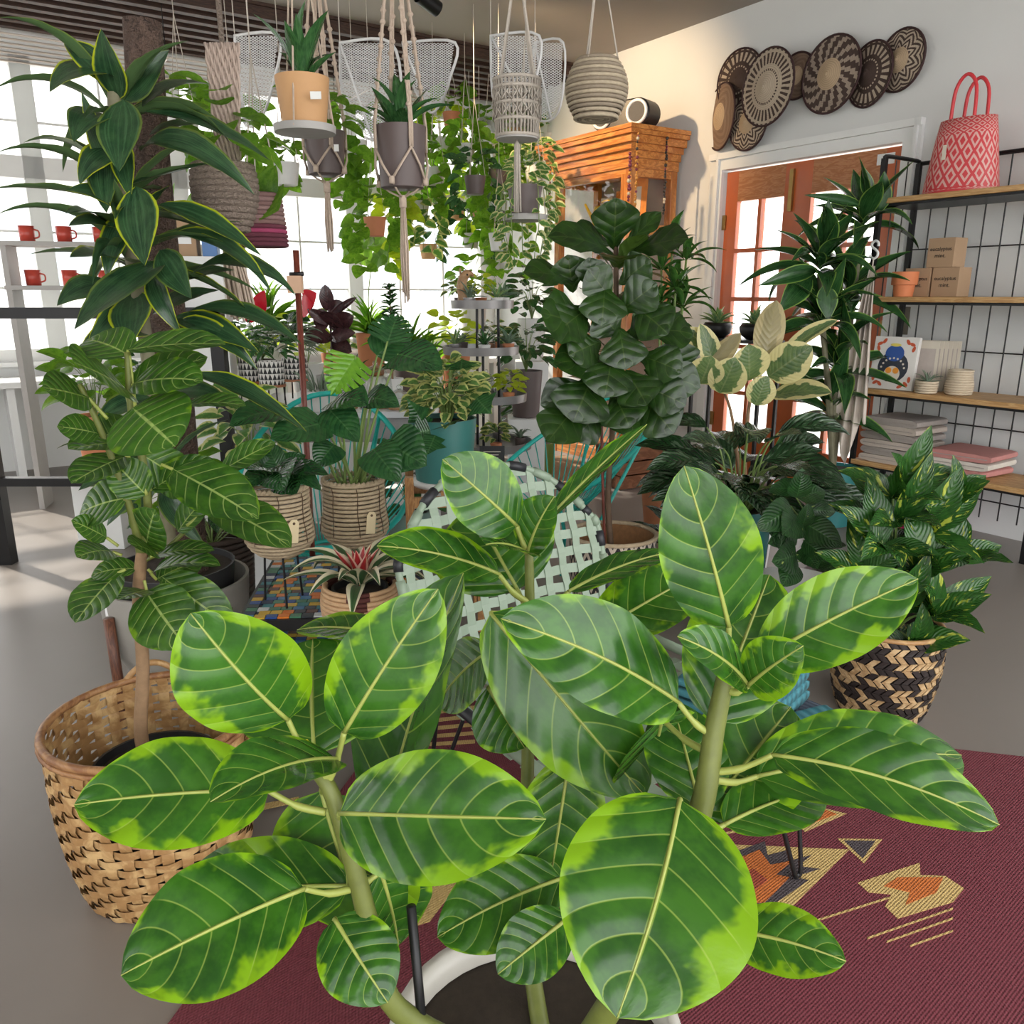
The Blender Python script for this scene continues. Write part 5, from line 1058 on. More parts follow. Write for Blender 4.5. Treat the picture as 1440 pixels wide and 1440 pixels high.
# magenta crates below
for k, (x, z) in enumerate(((.18, .02), (.36, .02))):
    t = thing('plastic_crate', ['magenta plastic basket under the low shelf by the post', 'magenta plastic basket under the low shelf, inner one'][k], 'basket', kpt(x, -.18, z), RZ_WALL); M_MAG = plain('magenta_plastic', (.36, .012, .07), .4, .1)
    for w in ((0, -.12, .17, .004), (0, .12, .17, .004)):
        for r in range(5): MB().box((w[0], w[1], .03 + r * .045), (w[2], w[3], .03)).build('slat', M_MAG, t, local=True)
    for x_ in (-.083, .083): MB().box((x_, 0, .11), (.004, .24, .22)).build('end_panel', M_MAG, t, local=True)
    MB().box((0, 0, .005), (.165, .24, .01)).build('base', M_MAG, t, local=True)
# light switch on the wall
q = WL(1270, 451, .004); t = thing('light_switch', 'bronze light switch plate on the grey wall behind the rack', 'switch', q, RZ_WALL); bev(MB().box((0, 0, 0), (.075, .006, .16)).build('plate', plain('bronze_plate', (.16, .14, .11), .4, .1, metal=.5), t, local=True)); MB().box((0, -.006, .01), (.02, .012, .04)).build('toggle', M_BLK, t, local=True)
# S hook and towel
hk = WL(1233, 352, .48); t = thing('s_hook', 'white metal S hook on the rack post', 'hook', hk, RZ_WALL); sc2 = .040
MB().tube(spline([V((sc2 * x, -.02, sc2 * z)) for x, z in ((.5, .5), (.45, .95), (0, 1.2), (-.45, .9), (-.4, .45), (.1, .1), (.5, -.3), (.45, -.8), (0, -1.05), (-.5, -.85), (-.55, -.5))], 5), .007, 8).build('wire', M_WHITE, t, True, local=True)
tp, tb1, tb2 = WL(1227, 374, .52), WL(1176, 600, .50), WL(1213, 640, .40)
t = thing('towel', 'oat linen towel hanging in folds from the S hook', 'towel', V((tp.x, tp.y, tb2.z)))
a_, b_ = WL(1178, 602, .52), WL(1206, 652, .44); 
def tw_(i, j):
    top = tp + (V((.02, -.02, 0)) * (j - .5)); e0, e1 = WL(1170, 578, .56), WL(1218, 592, .56); bot = e0.lerp(e1, j); bot.z -= .30 * max(0, 1 - abs(j - .50) / .35) + .02 * math.sin(j * 21)
    p = top.lerp(bot, i); f = min(1, i * 3 + .15); return p + (V((-.55, -.8, 0))) * (.035 * f * math.sin(j * PI * 7) * .6)
o = smooth_edges(MB().grid(20, 48, tw_).build('cloth', plain('oat_towel', (.60, .53, .46), .95, .06, 40, bump=.2), t, True), 180); m = o.modifiers.new('thickness', 'SOLIDIFY'); m.thickness = .003
MB().tube([tp - V((0, 0, .002)), hk + RW @ V((0, -.02, -.036))], .004, 5).build('loop', MATS['oat_towel'], t)
# ============================================================ RUG
def rug_mat(name, c):
    t = NT(name); o = t.tc(); s = t.xyz(t.mapping(o, (1, 1, 1), (0, 0, .35))); w1 = t.math('SINE', t.math('MULTIPLY', s[0], 900.0)); w2 = t.math('SINE', t.math('MULTIPLY', s[1], 520.0))
    h = t.math('MULTIPLY', w1, w2); n = t.noise(o, 60, 3); col = t.mix(t.math('MULTIPLY', t.math('ADD', h, 1.0), .22), c, tuple(min(1, k * 1.25 + .01) for k in c)); col = t.mix(t.math('MULTIPLY', n, .4), col, tuple(k * .55 for k in c))
    t.bump(h, .5, .003); return t.fin(col, .85)
M_MAR, M_TAN, M_RORG, M_RBLK = rug_mat('rug_maroon', (.15, .020, .032)), rug_mat('rug_tan', (.52, .36, .13)), rug_mat('rug_orange', (.50, .13, .02)), rug_mat('rug_charcoal', (.06, .045, .05))
rg = thing('rug', 'maroon woven rug with tan and orange southwestern motifs under the mint chair', 'rug', (.30, 1.25, 0))
ra = math.radians(-13); rr_ = M.Rotation(ra, 3, 'Z'); rc = V((.47, 1.32, 0)); RWX, RWY = 2.10, 2.0
MB().box(rc + V((0, 0, .003)), (RWX, RWY, .006), rr_).build('woven_field', M_MAR, rg)
def z8(x, y): return (780 + x / 2.571, 1000 + y / 2.571)
def rpoly(pts, m, nm='woven_motif', lift=0.0, conv=z8):
    q = [HZ(*conv(*p), .0068 + lift) for p in pts]; a = sum((q[i].x * q[(i + 1) % len(q)].y - q[(i + 1) % len(q)].x * q[i].y) for i in range(len(q)))
    MB().poly(q if a > 0 else q[::-1], (0, 0, 1), .0008 + lift).build(nm, m, rg)
px_ = lambda x, y: (x, y)
rpoly([(600, 480), (1065, 500), (820, 745), (560, 700)], M_TAN); rpoly([(620, 520), (760, 470), (770, 520), (850, 500), (850, 540), (930, 520), (880, 560), (960, 570), (860, 600), (920, 610), (760, 720), (700, 700), (640, 620)], M_RBLK, lift=.0006)
rpoly([(600, 560), (740, 500), (780, 555), (860, 540), (800, 590), (850, 600), (760, 690), (680, 700), (620, 640)], M_RORG, lift=.0012); rpoly([(640, 600), (720, 570), (770, 610), (720, 650), (650, 650)], rug_mat('rug_rust', (.30, .05, .02)), lift=.0018)
rpoly([(1022, 460), (1184, 463), (1118, 550)], M_TAN); rpoly([(1045, 467), (1160, 469), (1114, 532)], M_RBLK, lift=.0006)
rpoly([(1095, 620), (1320, 548), (1322, 592), (1412, 596), (1480, 640), (1440, 690), (1240, 750), (1195, 705), (1218, 662), (1135, 655)], M_TAN); rpoly([(1190, 632), (1240, 600), (1405, 600), (1380, 655), (1268, 700), (1285, 655)], M_RORG, lift=.0006)
rpoly([(868, 400), (950, 345), (1055, 370), (905, 436)], M_TAN); rpoly([(890, 395), (970, 352), (1020, 372), (930, 405)], M_RORG, lift=.0006); rpoly([(930, 800), (975, 790), (980, 840), (940, 845)], M_TAN)
for (a, b, c, d) in ((885, 772, 1210, 670), (1130, 817, 1440, 710), (1200, 830, 1440, 745), (1285, 845, 1440, 790), (600, 442, 720, 415)):
    rpoly([(a, b), (c, d), (c, d + 7), (a, b + 7)], M_TAN, 'woven_stripe')
rpoly([(540, 1222), (660, 1222), (604, 1296), (540, 1316)], M_TAN, conv=px_); rpoly([(566, 1250), (590, 1240), (590, 1264), (566, 1272)], M_MAR, lift=.0006, conv=px_)
for k in range(5): rpoly([(604, 1000 + k * 11), (668, 992 + k * 12), (668, 997 + k * 12), (604, 1005 + k * 11)], M_TAN, 'woven_stripe', conv=px_)
rpoly([(345, 1135), (420, 1120), (420, 1128), (345, 1144)], M_TAN, 'woven_stripe', conv=px_)
# jute mat by the teal chair
mp = HZ(775, 662, 0); jm = thing('jute_mat', 'brown jute mat on the floor beyond the teal cord chair', 'mat', (mp.x, mp.y, 0), .5)
MB().box((0, 0, .004), (.8, .9, .008)).build('woven_field', plain('jute_weave', (.36, .23, .13), .9, .3, 70, bump=.4), jm, local=True)
for y in (-.435, .435): MB().box((0, y, .0055), (.8, .03, .008)).build('binding', plain('jute_binding', (.28, .17, .09), .9), jm, local=True)

# ============================================================ MINT WEBBED CHAIR
M_MINT = plain('mint_webbing', (.235, .305, .225), .45, .06, 20, bump=.02); M_BWEB = plain('black_webbing', (.015, .016, .02), .5, .1)
ch = thing('webbed_chair', 'mint woven strap lounge chair with black hairpin legs on the rug', 'chair', (.035, 2.08, .0075), math.atan2(.57, .82))
SZc, SWc, SDc, BHc = .36, .66, .78, .47
def bp(x, f, o=0.0):          # point on the back: x across, f up
    return V((x, .03 + f * .16 + o, SZc + f * BHc))
def top_f(x): return 1.0 * (1 - .42 * (abs(x) / (SWc / 2)) ** 2.6)
NB = 12
for k in range(NB):
    x = -SWc / 2 + SWc * (k + .5) / NB; ft = top_f(x); mb = MB(); n = 24
    def fn(i, j, x=x, ft=ft, k=k): f = i * ft; return bp(x + (j - .5) * .025, f, .0035 * math.sin(f * 10 * PI + k * PI) + .010 * (x / .3) ** 2 * -3)
    mb.grid(n, 1, fn); o = mb.build('strap', M_MINT, ch, False, local=True); m = o.modifiers.new('t', 'SOLIDIFY'); m.thickness = .002
for q in range(10):
    f = (q + .5) / 10; xm = SWc / 2 if f < .58 else SWc / 2 * max(0, (1 - f) / .42) ** (1 / 2.6)
    if xm < .05: continue
    mb = MB()
    def fn(i, j, f=f, q=q, xm=xm): x = (i - .5) * 2 * xm; p = bp(x, f + (j - .5) * .054, -.0035 * math.sin((x / SWc + .5) * NB * PI) * (1 if q % 2 else -1) + .010 * (x / .3) ** 2 * -3); return p
    mb.grid(30, 1, fn); o = mb.build('strap', M_MINT, ch, False, local=True); m = o.modifiers.new('t', 'SOLIDIFY'); m.thickness = .002
fr = [bp(-SWc / 2, f, -.03) for f in (0, .2, .4, .58)] + [bp(x, top_f(x), -.03 * (abs(x) / .31) ** 2) for x in (-.30, -.27, -.2, -.1, 0, .1, .2, .27, .30)] + [bp(SWc / 2, f, -.03) for f in (.58, .4, .2, 0)]
frs = spline(fr, 4); MB().tube(frs, .010, 8).build('back_frame', M_MINT, ch, True, local=True)
for k in range(2, len(frs) - 3, 3): MB().tube([frs[k], frs[k + 1], frs[k + 2]], .0135, 8).build('edge_wrap', M_BWEB if (k // 3) % 2 else M_MINT, ch, True, local=True)
for k in range(11):
    x = -SWc / 2 + SWc * (k + .5) / 11; mb = MB()
    def fn(i, j, x=x, k=k): y = .03 - i * SDc; return V((x + (j - .5) * .03, y, SZc - .05 * math.sin(PI * i) * .6 + .0035 * math.sin(i * 12 * PI + k * PI)))
    o = mb.grid(28, 1, fn).build('strap', M_MINT, ch, False, local=True); o.modifiers.new('t', 'SOLIDIFY').thickness = .002
for q in range(12):
    mb = MB()
    def fn(i, j, q=q): x = (i - .5) * SWc; f = (q + .5) / 12; return V((x, .03 - SDc * f + (j - .5) * .03, SZc - .05 * math.sin(PI * f) * .6 - .0035 * math.sin(i * 11 * PI) * (1 if q % 2 else -1)))
    o = mb.grid(28, 1, fn).build('strap', M_MINT, ch, False, local=True); o.modifiers.new('t', 'SOLIDIFY').thickness = .002
h2, yf = SWc / 2, .03 - SDc
sf = spline([(-h2, .04, SZc), (-h2, -.2, SZc), (-h2, yf + .08, SZc), (-h2 + .06, yf, SZc), (0, yf - .02, SZc), (h2 - .06, yf, SZc), (h2, yf + .08, SZc), (h2, -.2, SZc), (h2, .04, SZc)], 5)
MB().tube(sf, .010, 8).build('seat_frame', M_MINT, ch, True, local=True)
for k in range(1, len(sf) - 2, 3): MB().tube([sf[k], sf[k + 1], sf[k + 2]], .0135, 8).build('edge_wrap', M_BWEB if (k // 3) % 3 == 1 else M_MINT, ch, True, local=True)
for (x, y, sx, sy) in ((h2 - .12, yf + .06, .02, -.06), (-h2 + .12, yf + .06, -.02, -.06), (h2 - .08, -.06, .05, .06), (-h2 + .08, -.06, -.05, .06)):
    a, b = V((x - .055, y, SZc - .03)), V((x + .055, y, SZc - .03)); ft = V((x + sx, y + sy, .011)); w = V((.012, 0, 0))
    MB().tube(spline([a, a.lerp(ft - w, .5), ft - w + V((0, 0, .012)), ft, ft + w + V((0, 0, .012)), b.lerp(ft + w, .5), b], 4), .0055, 8).build('hairpin_leg', M_BLK, ch, True, local=True)
# textiles and a small basket on the seat
RC = M.Rotation(math.atan2(.57, .82), 3, 'Z')
def cpt(x, y, z): return V((.035, 2.08, .0075)) + RC @ V((x, y, z))
def ribs_mat(name, c, sc=240.0):
    t = NT(name); s = t.xyz(t.tc()); h = t.math('SINE', t.math('ADD', t.math('MULTIPLY', s[0], sc), t.math('MULTIPLY', t.noise(t.tc(), 9, 3), 8.0))); t.bump(h, .6, .004)
    return t.fin(t.mix(t.math('MULTIPLY', t.math('ADD', h, 1.0), .3), c, tuple(k * .55 for k in c)), .9)
M_TEALK, M_GRYK = ribs_mat('teal_ribbed_knit', (.045, .19, .23)), ribs_mat('grey_blue_weave', (.07, .09, .13), 400)
def folded(name, label, loc, rz, d, m, cat='blanket'):
    t = thing(name, label, cat, loc, rz); lx, ly, lz = d
    for k in range(3):
        mb = MB(); n = 20; zc = lz * (k + .5) / 3; hz = lz / 6 * 1.02
        for y in (-1, -.92, -.4, .1, .6, .93, 1):
            e = .9 if abs(y) == 1 else 1
            mb.v += [V(((lx / 2) * math.copysign(abs(math.cos(2 * PI * q / n)) ** .3, math.cos(2 * PI * q / n)) * (1 + .012 * math.sin(y * 5 + k)), y * ly / 2 * (1 - .02 * k), zc + hz * e * math.copysign(abs(math.sin(2 * PI * q / n)) ** .55, math.sin(2 * PI * q / n)))) for q in range(n)]
        for r_ in range(6):
            for q in range(n): l = (q + 1) % n; mb.face((r_ * n + q, r_ * n + l, (r_ + 1) * n + l, (r_ + 1) * n + q))
        mb.face(list(range(n))[::-1]); mb.face(list(range(6 * n, 7 * n))); mb.build('fold', m, t, True, local=True)
    return t
ang = math.atan2(.57, .82)
folded('blanket', 'grey-blue woven blanket folded on the mint chair seat, under the teal one', cpt(.20, -.60, SZc - .025), ang + .1, (.27, .27, .05), M_GRYK)
folded('blanket', 'teal ribbed knit blanket folded on top of the grey-blue one', cpt(.19, -.59, SZc + .028), ang + .25, (.24, .22, .075), M_TEALK)
folded('cushion_cover', 'small teal ribbed cloth folded at the mint chair seat edge', cpt(.24, -.735, SZc + .0), ang - .2, (.16, .07, .04), M_TEALK, 'cloth')
t = thing('small_basket', 'small oval tan basket sitting on the mint chair seat', 'basket', cpt(.10, -.16, SZc - .028), ang)
for k in range(8): ring(MB(), (0, 0, .008 + k * .011), .075 + .012 * k / 7, .007, 30, 6, 1.2, .8).build('weave_row', M_CANE, t, True, local=True)
MB().lathe([(.001, .003), (.07, .003)], n=24, cap=False, sx=1.2, sy=.8).build('base', M_CANE, t, local=True)

# ============================================================ TEAL CORD CHAIRS
M_TEAL = plain('teal_plastic_cord', (.02, .44, .38), .35, .08, 20, bump=.02)
def cord_chair(label, loc, rz, s=1.0):
    t = thing('cord_chair', label, 'chair', loc, rz, group='teal cord chairs'); n = 48; out = []; inn = []
    for k in range(n):
        a = 2 * PI * k / n; y = .44 * math.sin(a); f = (math.sin(a) + 1) / 2
        out.append(V((.37 * math.cos(a) * (1 - .10 * math.sin(a)), y + .10 * f, .40 + .50 * f ** 1.25)) * s); inn.append(V((.10 * math.cos(a), -.05 + .09 * math.sin(a), .26 + .03 * f)) * s)
    MB().tube(out, .0135 * s, 8, closed=True).build('hoop', M_TEAL, t, True, local=True); MB().tube(inn, .009 * s, 8, closed=True).build('inner_ring', M_TEAL, t, True, local=True)
    for k in range(n):
        c = out[k].lerp(inn[k], .5) - V((0, 0, .02)); MB().tube([out[k], c, inn[k]], .0034 * s, 5).build('cord', M_TEAL, t, True, local=True)
    for a in (PI * .25, PI * .75, PI * 1.25, PI * 1.75):
        f = V((.30 * math.cos(a), .30 * math.sin(a), .012)) * s; k = round(a / (2 * PI) * n) % n; MB().tube([f, V((.16 * math.cos(a), .16 * math.sin(a), .20)) * s, out[k]], .010 * s, 8).build('leg', M_TEAL, t, True, local=True)
    MB().tube([V((.16 * math.cos(2 * PI * k / 24), .16 * math.sin(2 * PI * k / 24), .20)) * s for k in range(24)], .007 * s, 6, closed=True).build('stretcher_ring', M_TEAL, t, True, local=True); return t
c1 = P(800, 655, 3.95); cord_chair('teal cord chair standing between the mint chair and the jute mat', (c1.x, c1.y, 0), -.95, .92)
c2 = P(456, 650, 3.34); cord_chair('teal cord chair standing behind the rope baskets and mosaic table', (c2.x, c2.y, 0), .15, .95)

# ============================================================ FIDDLE-LEAF FIG IN A CHEVRON BASKET
def chev_mat():
    t = NT('chevron_weave'); uv = t.xyz(t.tc('UV')); zz_ = t.math('ABSOLUTE', t.math('SUBTRACT', t.math('FRACT', t.math('MULTIPLY', uv[0], 26.0)), .5))
    m = t.math('GREATER_THAN', t.math('FRACT', t.math('ADD', t.math('MULTIPLY', uv[1], 9.0), t.math('MULTIPLY', zz_, 1.6))), .5); h = t.math('SINE', t.math('MULTIPLY', uv[0], 900.0)); t.bump(h, .3, .003)
    return t.fin(t.mix(m, (.55, .47, .38), (.02, .018, .02)), .8)
cc = P(862, 745, 3.2); cc.z = 0; CBH = .36
cbk2 = thing('chevron_basket', 'black and cream chevron woven basket holding the fiddle-leaf fig', 'basket', cc)
MB().lathe([(.14, 0), (.155, .02), (.175, .2), (.178, CBH)], n=40, cap=False).build('woven_wall', chev_mat(), cbk2, True, local=True); ring(MB(), (0, 0, CBH), .176, .009, 36, 8).build('rim', M_ROPE, cbk2, True, local=True)
MB().lathe([(.001, .25), (.17, .25), (.172, CBH)], n=30, cap=False).build('lining', plain('coir_lining', (.24, .12, .05), .95, .4, 50), cbk2, True, local=True); MB().lathe([(.001, .003), (.15, .003)], n=30, cap=False).build('base', M_ROPE, cbk2, local=True)
M_FID = leafmat('fiddle_leaf', (.021, .060, .008), (.008, .028, .005), vein=(.09, .135, .035), nvein=4.5, slant=.30, veinw=.05, vein_amt=.4, rib=.04, rough=.3, trans=.18, bump=.22, under=(.07, .13, .02))
L_FD = Leaves('leaf', M_FID, 'fiddle', (.3, .6, .9), nu=14, nv=6, fold=.06, wave=.035)
fd = thing('fiddle_leaf_fig', 'fiddle-leaf fig with big dark wavy leaves in the chevron basket', 'plant', cc + V((0, 0, .26)))
stem(fd, [cc + V((0, 0, .25)), P(855, 700, 3.2), P(862, 590, 3.2), P(866, 450, 3.2), P(866, 345, 3.2)], .013, .009, plain('fiddle_bark', (.12, .075, .045), .8, .3, 30), 'trunk', 10)
stem(fd, [cc + V((-.03, -.02, .25)), P(846, 600, 3.18), P(850, 500, 3.18)], .006, .006, MATS['red_stained_dowel'], 'stake', 6)
FDL = [((863, 352, 3.2), (866, 278, 3.12), 66, FR), ((874, 352, 3.2), (930, 298, 3.2), 30, (-.3, -.8, .4)), ((882, 356, 3.2), (968, 334, 3.1), 40, (.1, -.6, .8)), ((858, 346, 3.2), (802, 324, 3.15), 32, (0, -.7, .6)), ((866, 364, 3.15), (770, 333, 3.05), 34, (0, -.6, .7)), ((806, 412, 3.15), (798, 358, 3.1), 54, FR),
  ((812, 398, 3.15), (736, 384, 3.05), 30, (0, -.6, .7)), ((836, 412, 3.12), (828, 362, 3.1), 46, FR), ((832, 462, 3.1), (760, 440, 3.0), 62, (0, -.8, .5)), ((862, 425, 3.1), (826, 378, 3.05), 50, FR), ((872, 474, 3.1), (838, 436, 3.05), 56, FR), ((832, 530, 3.05), (806, 594, 2.95), 82, FR),
  ((818, 562, 3.05), (770, 622, 2.95), 66, (-.2, -.9, .4)), ((850, 575, 3.05), (805, 618, 3.0), 56, FR), ((862, 555, 3.05), (886, 602, 2.95), 62, FR), ((866, 520, 3.1), (778, 512, 3.0), 46, (0, -.6, .7)), ((948, 530, 3.1), (952, 478, 3.08), 66, FR), ((880, 482, 3.1), (936, 430, 3.05), 56, FR), ((896, 500, 3.1), (960, 524, 3.0), 54, FR),
  ((880, 562, 3.1), (892, 614, 3.0), 56, FR), ((900, 560, 3.1), (948, 610, 3.0), 66, FR), ((868, 442, 3.1), (924, 398, 3.05), 60, FR), ((870, 400, 3.15), (915, 365, 3.1), 52, FR), ((845, 480, 3.08), (800, 500, 3.0), 60, FR), ((860, 500, 3.05), (850, 560, 2.95), 66, FR), ((880, 520, 3.05), (910, 570, 2.95), 62, FR), ((830, 430, 3.1), (780, 470, 3.0), 58, FR),
  ((870, 460, 3.05), (880, 520, 2.98), 66, FR), ((850, 400, 3.1), (846, 458, 3.02), 62, FR), ((890, 430, 3.1), (940, 470, 3.0), 60, FR), ((900, 470, 3.1), (975, 470, 3.1), 50, (0, -.7, .6)), ((840, 540, 3.1), (760, 570, 3.05), 60, FR), ((895, 540, 3.08), (965, 570, 3.0), 60, FR), ((905, 520, 3.1), (985, 545, 3.05), 56, FR)]
for (b, t_, w, n) in FDL: pl(fd, L_FD, b, t_, w, n)
for y in (380, 440, 500, 560): rosette(fd, L_FD, P(866, y, 3.22), 6, .16, .22, .14, -.2, .8, .1)

# ============================================================ RIGHT-HAND PLANTS
def rand_pot(root, c, r, h, mat): return simple_pot(root, c, r, r * .78, h, mat)
# tineke
M_TIN = leafmat('tineke_leaf', (.13, .20, .07), (.07, .13, .05), edge=(.66, .60, .30), edge_at=.62, edge_soft=.05, edge_noise=.55, vein=(.35, .38, .20), nvein=10, vein_amt=.3, rough=.3, trans=.3, bump=.15, under=(.44, .36, .22))
L_TI = Leaves('leaf', M_TIN, 'oval', (.3, .6), nu=12, nv=6, fold=.10)
tc_ = P(1052, 640, 3.75); tn = thing('variegated_rubber_plant', 'rubber plant with cream-edged olive leaves behind the dark aglaonema', 'plant', (tc_.x, tc_.y, 0))
simple_pot(tn, (tc_.x, tc_.y, 0), .15, .12, .34, M_WPOT); stem(tn, [(tc_.x, tc_.y, .3), P(1050, 600, 3.75), P(1062, 530, 3.72), P(1072, 500, 3.7)], .010, .006, M_TRUNK)
stem(tn, [(tc_.x, tc_.y, .3), P(1030, 590, 3.75), P(1015, 545, 3.7)], .009, .005, M_TRUNK)
for (b, t_, w, n) in [((1076, 512, 3.7), (1092, 422, 3.66), 42, (.1, 1, -.2)), ((1080, 530, 3.68), (1142, 486, 3.6), 56, FR), ((976, 530, 3.68), (1042, 468, 3.6), 30, (.2, .8, -.4)), ((1054, 535, 3.66), (1052, 484, 3.62), 52, FR), ((1012, 553, 3.66), (1034, 502, 3.6), 50, FR), ((1006, 525, 3.7), (984, 455, 3.68), 30, FR), ((1100, 500, 3.7), (1178, 450, 3.7), 20, (-.3, -.6, .6)),
    ((1086, 558, 3.66), (1170, 552, 3.55), 28, (0, -.5, .8)), ((1062, 570, 3.62), (1078, 528, 3.6), 40, FR), ((985, 540, 3.66), (1000, 500, 3.6), 46, FR), ((1010, 500, 3.72), (960, 462, 3.72), 30, FR)]: pl(tn, L_TI, b, t_, w, n)
# dark silver aglaonema in a teal pot
M_AGL = leafmat('silver_aglaonema_leaf', (.014, .048, .014), (.006, .024, .008), fleck=(.085, .14, .08), fleck_amt=.06, vein=(.03, .07, .025), nvein=9, vein_amt=.4, rough=.22, trans=.12, bump=.4)
L_AG = Leaves('leaf', M_AGL, 'lance', (.4, .8, 1.2), nu=12, nv=4, fold=.12, wave=.02)
M_TPOT = plain('teal_glaze', (.03, .16, .16), .25, .15, 10); ac = P(1040, 720, 3.1); ag = thing('aglaonema', 'large dark aglaonema with silver-flecked leaves in a teal pot', 'plant', (ac.x, ac.y, 0))
simple_pot(ag, (ac.x, ac.y, 0), .125, .10, .50, M_TPOT); gc = V((ac.x, ac.y, .50))
for k in range(50):
    a = 2.4 * k; f = k / 50; el = .25 + 1.0 * f; q = gc + dirv(a, el) * rnd(.14, .34); stem(ag, [gc + dirv(a, 0) * .03 - V((0, 0, .02)), gc.lerp(q, .6) + V((0, 0, .03)), q], .004, .003, M_STALK, 'stalk', 5)
    d = dirv(a + rnd(-.3, .3), el * .5 - .45 + rnd(-.2, .2)); L_AG.put(ag, q, q + d * rnd(.20, .28), V((d.x * .2, d.y * .2 - .6, 1)), rnd(.095, .12))
# mid-right leafy plant
M_CAL = leafmat('striped_calathea_leaf', (.024, .090, .020), (.012, .05, .013), fleck=(.42, .50, .14), fleck_amt=-.05, vein=(.10, .24, .08), nvein=11, vein_amt=.5, veinw=.1, rough=.28, trans=.2, bump=.3)
L_CA = Leaves('leaf', M_CAL, 'egg', (.3, .7, 1.0), nu=12, nv=4, fold=.12, wave=.02)
mc = P(1165, 850, 3.12); md = thing('peace_lily', 'loose leafy plant with ribbed green leaves on long stalks beside the white stool', 'plant', (mc.x, mc.y, 0)); simple_pot(md, (mc.x, mc.y, 0), .11, .09, .22, M_GREYPOT)
for (b, t_, w, n) in [((1120, 700, 2.7), (1128, 658, 2.68), 30, FR), ((1112, 712, 2.7), (1062, 745, 2.62), 36, FR), ((1130, 735, 2.7), (1184, 770, 2.6), 40, FR), ((1122, 728, 2.68), (1100, 752, 2.6), 30, FR), ((1128, 740, 2.68), (1136, 708, 2.66), 22, FR), ((1150, 780, 2.68), (1190, 768, 2.6), 16, TOPN), ((1140, 795, 2.68), (1192, 805, 2.6), 16, TOPN), ((1118, 745, 2.7), (1080, 765, 2.6), 24, FR),
    ((1120, 780, 2.66), (1085, 790, 2.58), 30, FR), ((1115, 790, 2.66), (1100, 825, 2.58), 30, FR), ((1125, 690, 2.75), (1080, 690, 2.8), 26, (0, -.6, .7)), ((1120, 700, 2.75), (1160, 690, 2.8), 26, (0, -.6, .7)), ((1130, 715, 2.75), (1175, 720, 2.75), 26, FR), ((1128, 770, 2.7), (1150, 800, 2.62), 28, FR), ((1130, 760, 2.7), (1170, 790, 2.62), 30, FR)]:
    q = P(*b); g0 = V((mc.x, mc.y, .2)); stem(md, [g0, g0.lerp(q, .5) + V((0, 0, .03)), q], .0032, .0025, M_STALK, 'stalk', 5); pl(md, L_CA, b, t_, w, n)
# variegated ginger in the black and tan basket
bk = P(1240, 960, 2.42); bk = V((bk.x, bk.y, 0)); VH = .29
vb = thing('zigzag_basket', 'round-bellied basket woven in black and tan zigzag strips', 'basket', bk); M_TANS = wood('tan_strip', (.42, .27, .13), (.62, .45, .25), (8, 8, 8)); M_BLKS = plain('black_strip', (.025, .018, .016), .6, .3, 30)
smooth_edges(MB().lathe([(.001, .004), (.115, .006), (.148, .10), (.155, .18), (.150, VH)], n=36, cap=False).build('inner_wall', M_BLKS, vb, local=True))
prf = lambda z: .118 + .042 * math.sin(PI * min(1, (z / VH) * .62 + .06)) 
for r_ in range(13):
    mb = MB(); ns = 40; z0, z1_ = r_ * VH / 13, (r_ + 1.25) * VH / 13
    for k in range(ns):
        a0, a1 = 2 * PI * k / ns, 2 * PI * (k + .78) / ns; sh = 2 * PI / ns * .9 * (1 if r_ % 2 else -1); mb.cur = 1 if ((r_ + (abs((k % 10) - 5))) % 5) in (0, 1, 2)[: (3 if r_ % 3 else 2)] else 0
        ro = .006
        q = [(a0, z0, 0), (a1, z0, 0), (a1 + sh, z1_, .004), (a0 + sh, z1_, .004)]; mb.poly([V(((prf(z) + ro + e) * math.cos(a), (prf(z) + ro + e) * math.sin(a), z)) for a, z, e in q], (math.cos(a0), math.sin(a0), 0), .003)
    mb.build('woven_row', [M_TANS, M_BLKS], vb, local=True)
ring(MB(), (0, 0, VH + .004), prf(VH) + .004, .008, 36, 6).build('rim', M_CANE, vb, True, local=True)
M_GIN = leafmat('variegated_ginger_leaf', (.028, .105, .016), (.014, .06, .011), fleck=(.46, .52, .07), fleck_amt=.02, vein=(.06, .16, .03), nvein=12, vein_amt=.4, rough=.25, trans=.2, bump=.3)
L_GI = Leaves('leaf', M_GIN, 'lance', (.3, .7, 1.1), nu=12, nv=4, fold=.14, wave=.02)
gn = thing('variegated_ginger', 'bushy plant with green leaves splashed yellow in the zigzag basket', 'plant', bk + V((0, 0, .05))); g0 = bk + V((0, 0, VH - .04)); MB().lathe([(.001, VH - .05), (.145, VH - .05)], bk, 24, cap=False).build('soil', M_SOIL, gn)
for (hx, hy, hd, n, l) in ((1256, 690, 2.42, 9, .20), (1262, 722, 2.40, 9, .20), (1240, 760, 2.36, 9, .19), (1300, 740, 2.44, 9, .2), (1215, 800, 2.38, 8, .18), (1290, 800, 2.36, 9, .2), (1310, 860, 2.34, 9, .2), (1262, 850, 2.34, 9, .18), (1340, 780, 2.46, 9, .2), (1230, 730, 2.5, 7, .18), (1330, 700, 2.5, 8, .18), (1280, 900, 2.34, 7, .16)):
    q = P(hx, hy, hd); stem(gn, [g0, g0.lerp(q, .5) + V((0, 0, .02)), q], .0045, .0035, M_STALK, 'stalk', 6)
    for k in range(n - 2):
        a = 2.4 * k + hx; d = dirv(a, rnd(-.3, .75) if k else 1.2); L_GI.put(gn, q - V((0, 0, .02)), q + d * l * rnd(.85, 1.15), V((d.x * .2, d.y * .2 - .8, .9)), rnd(.07, .095))
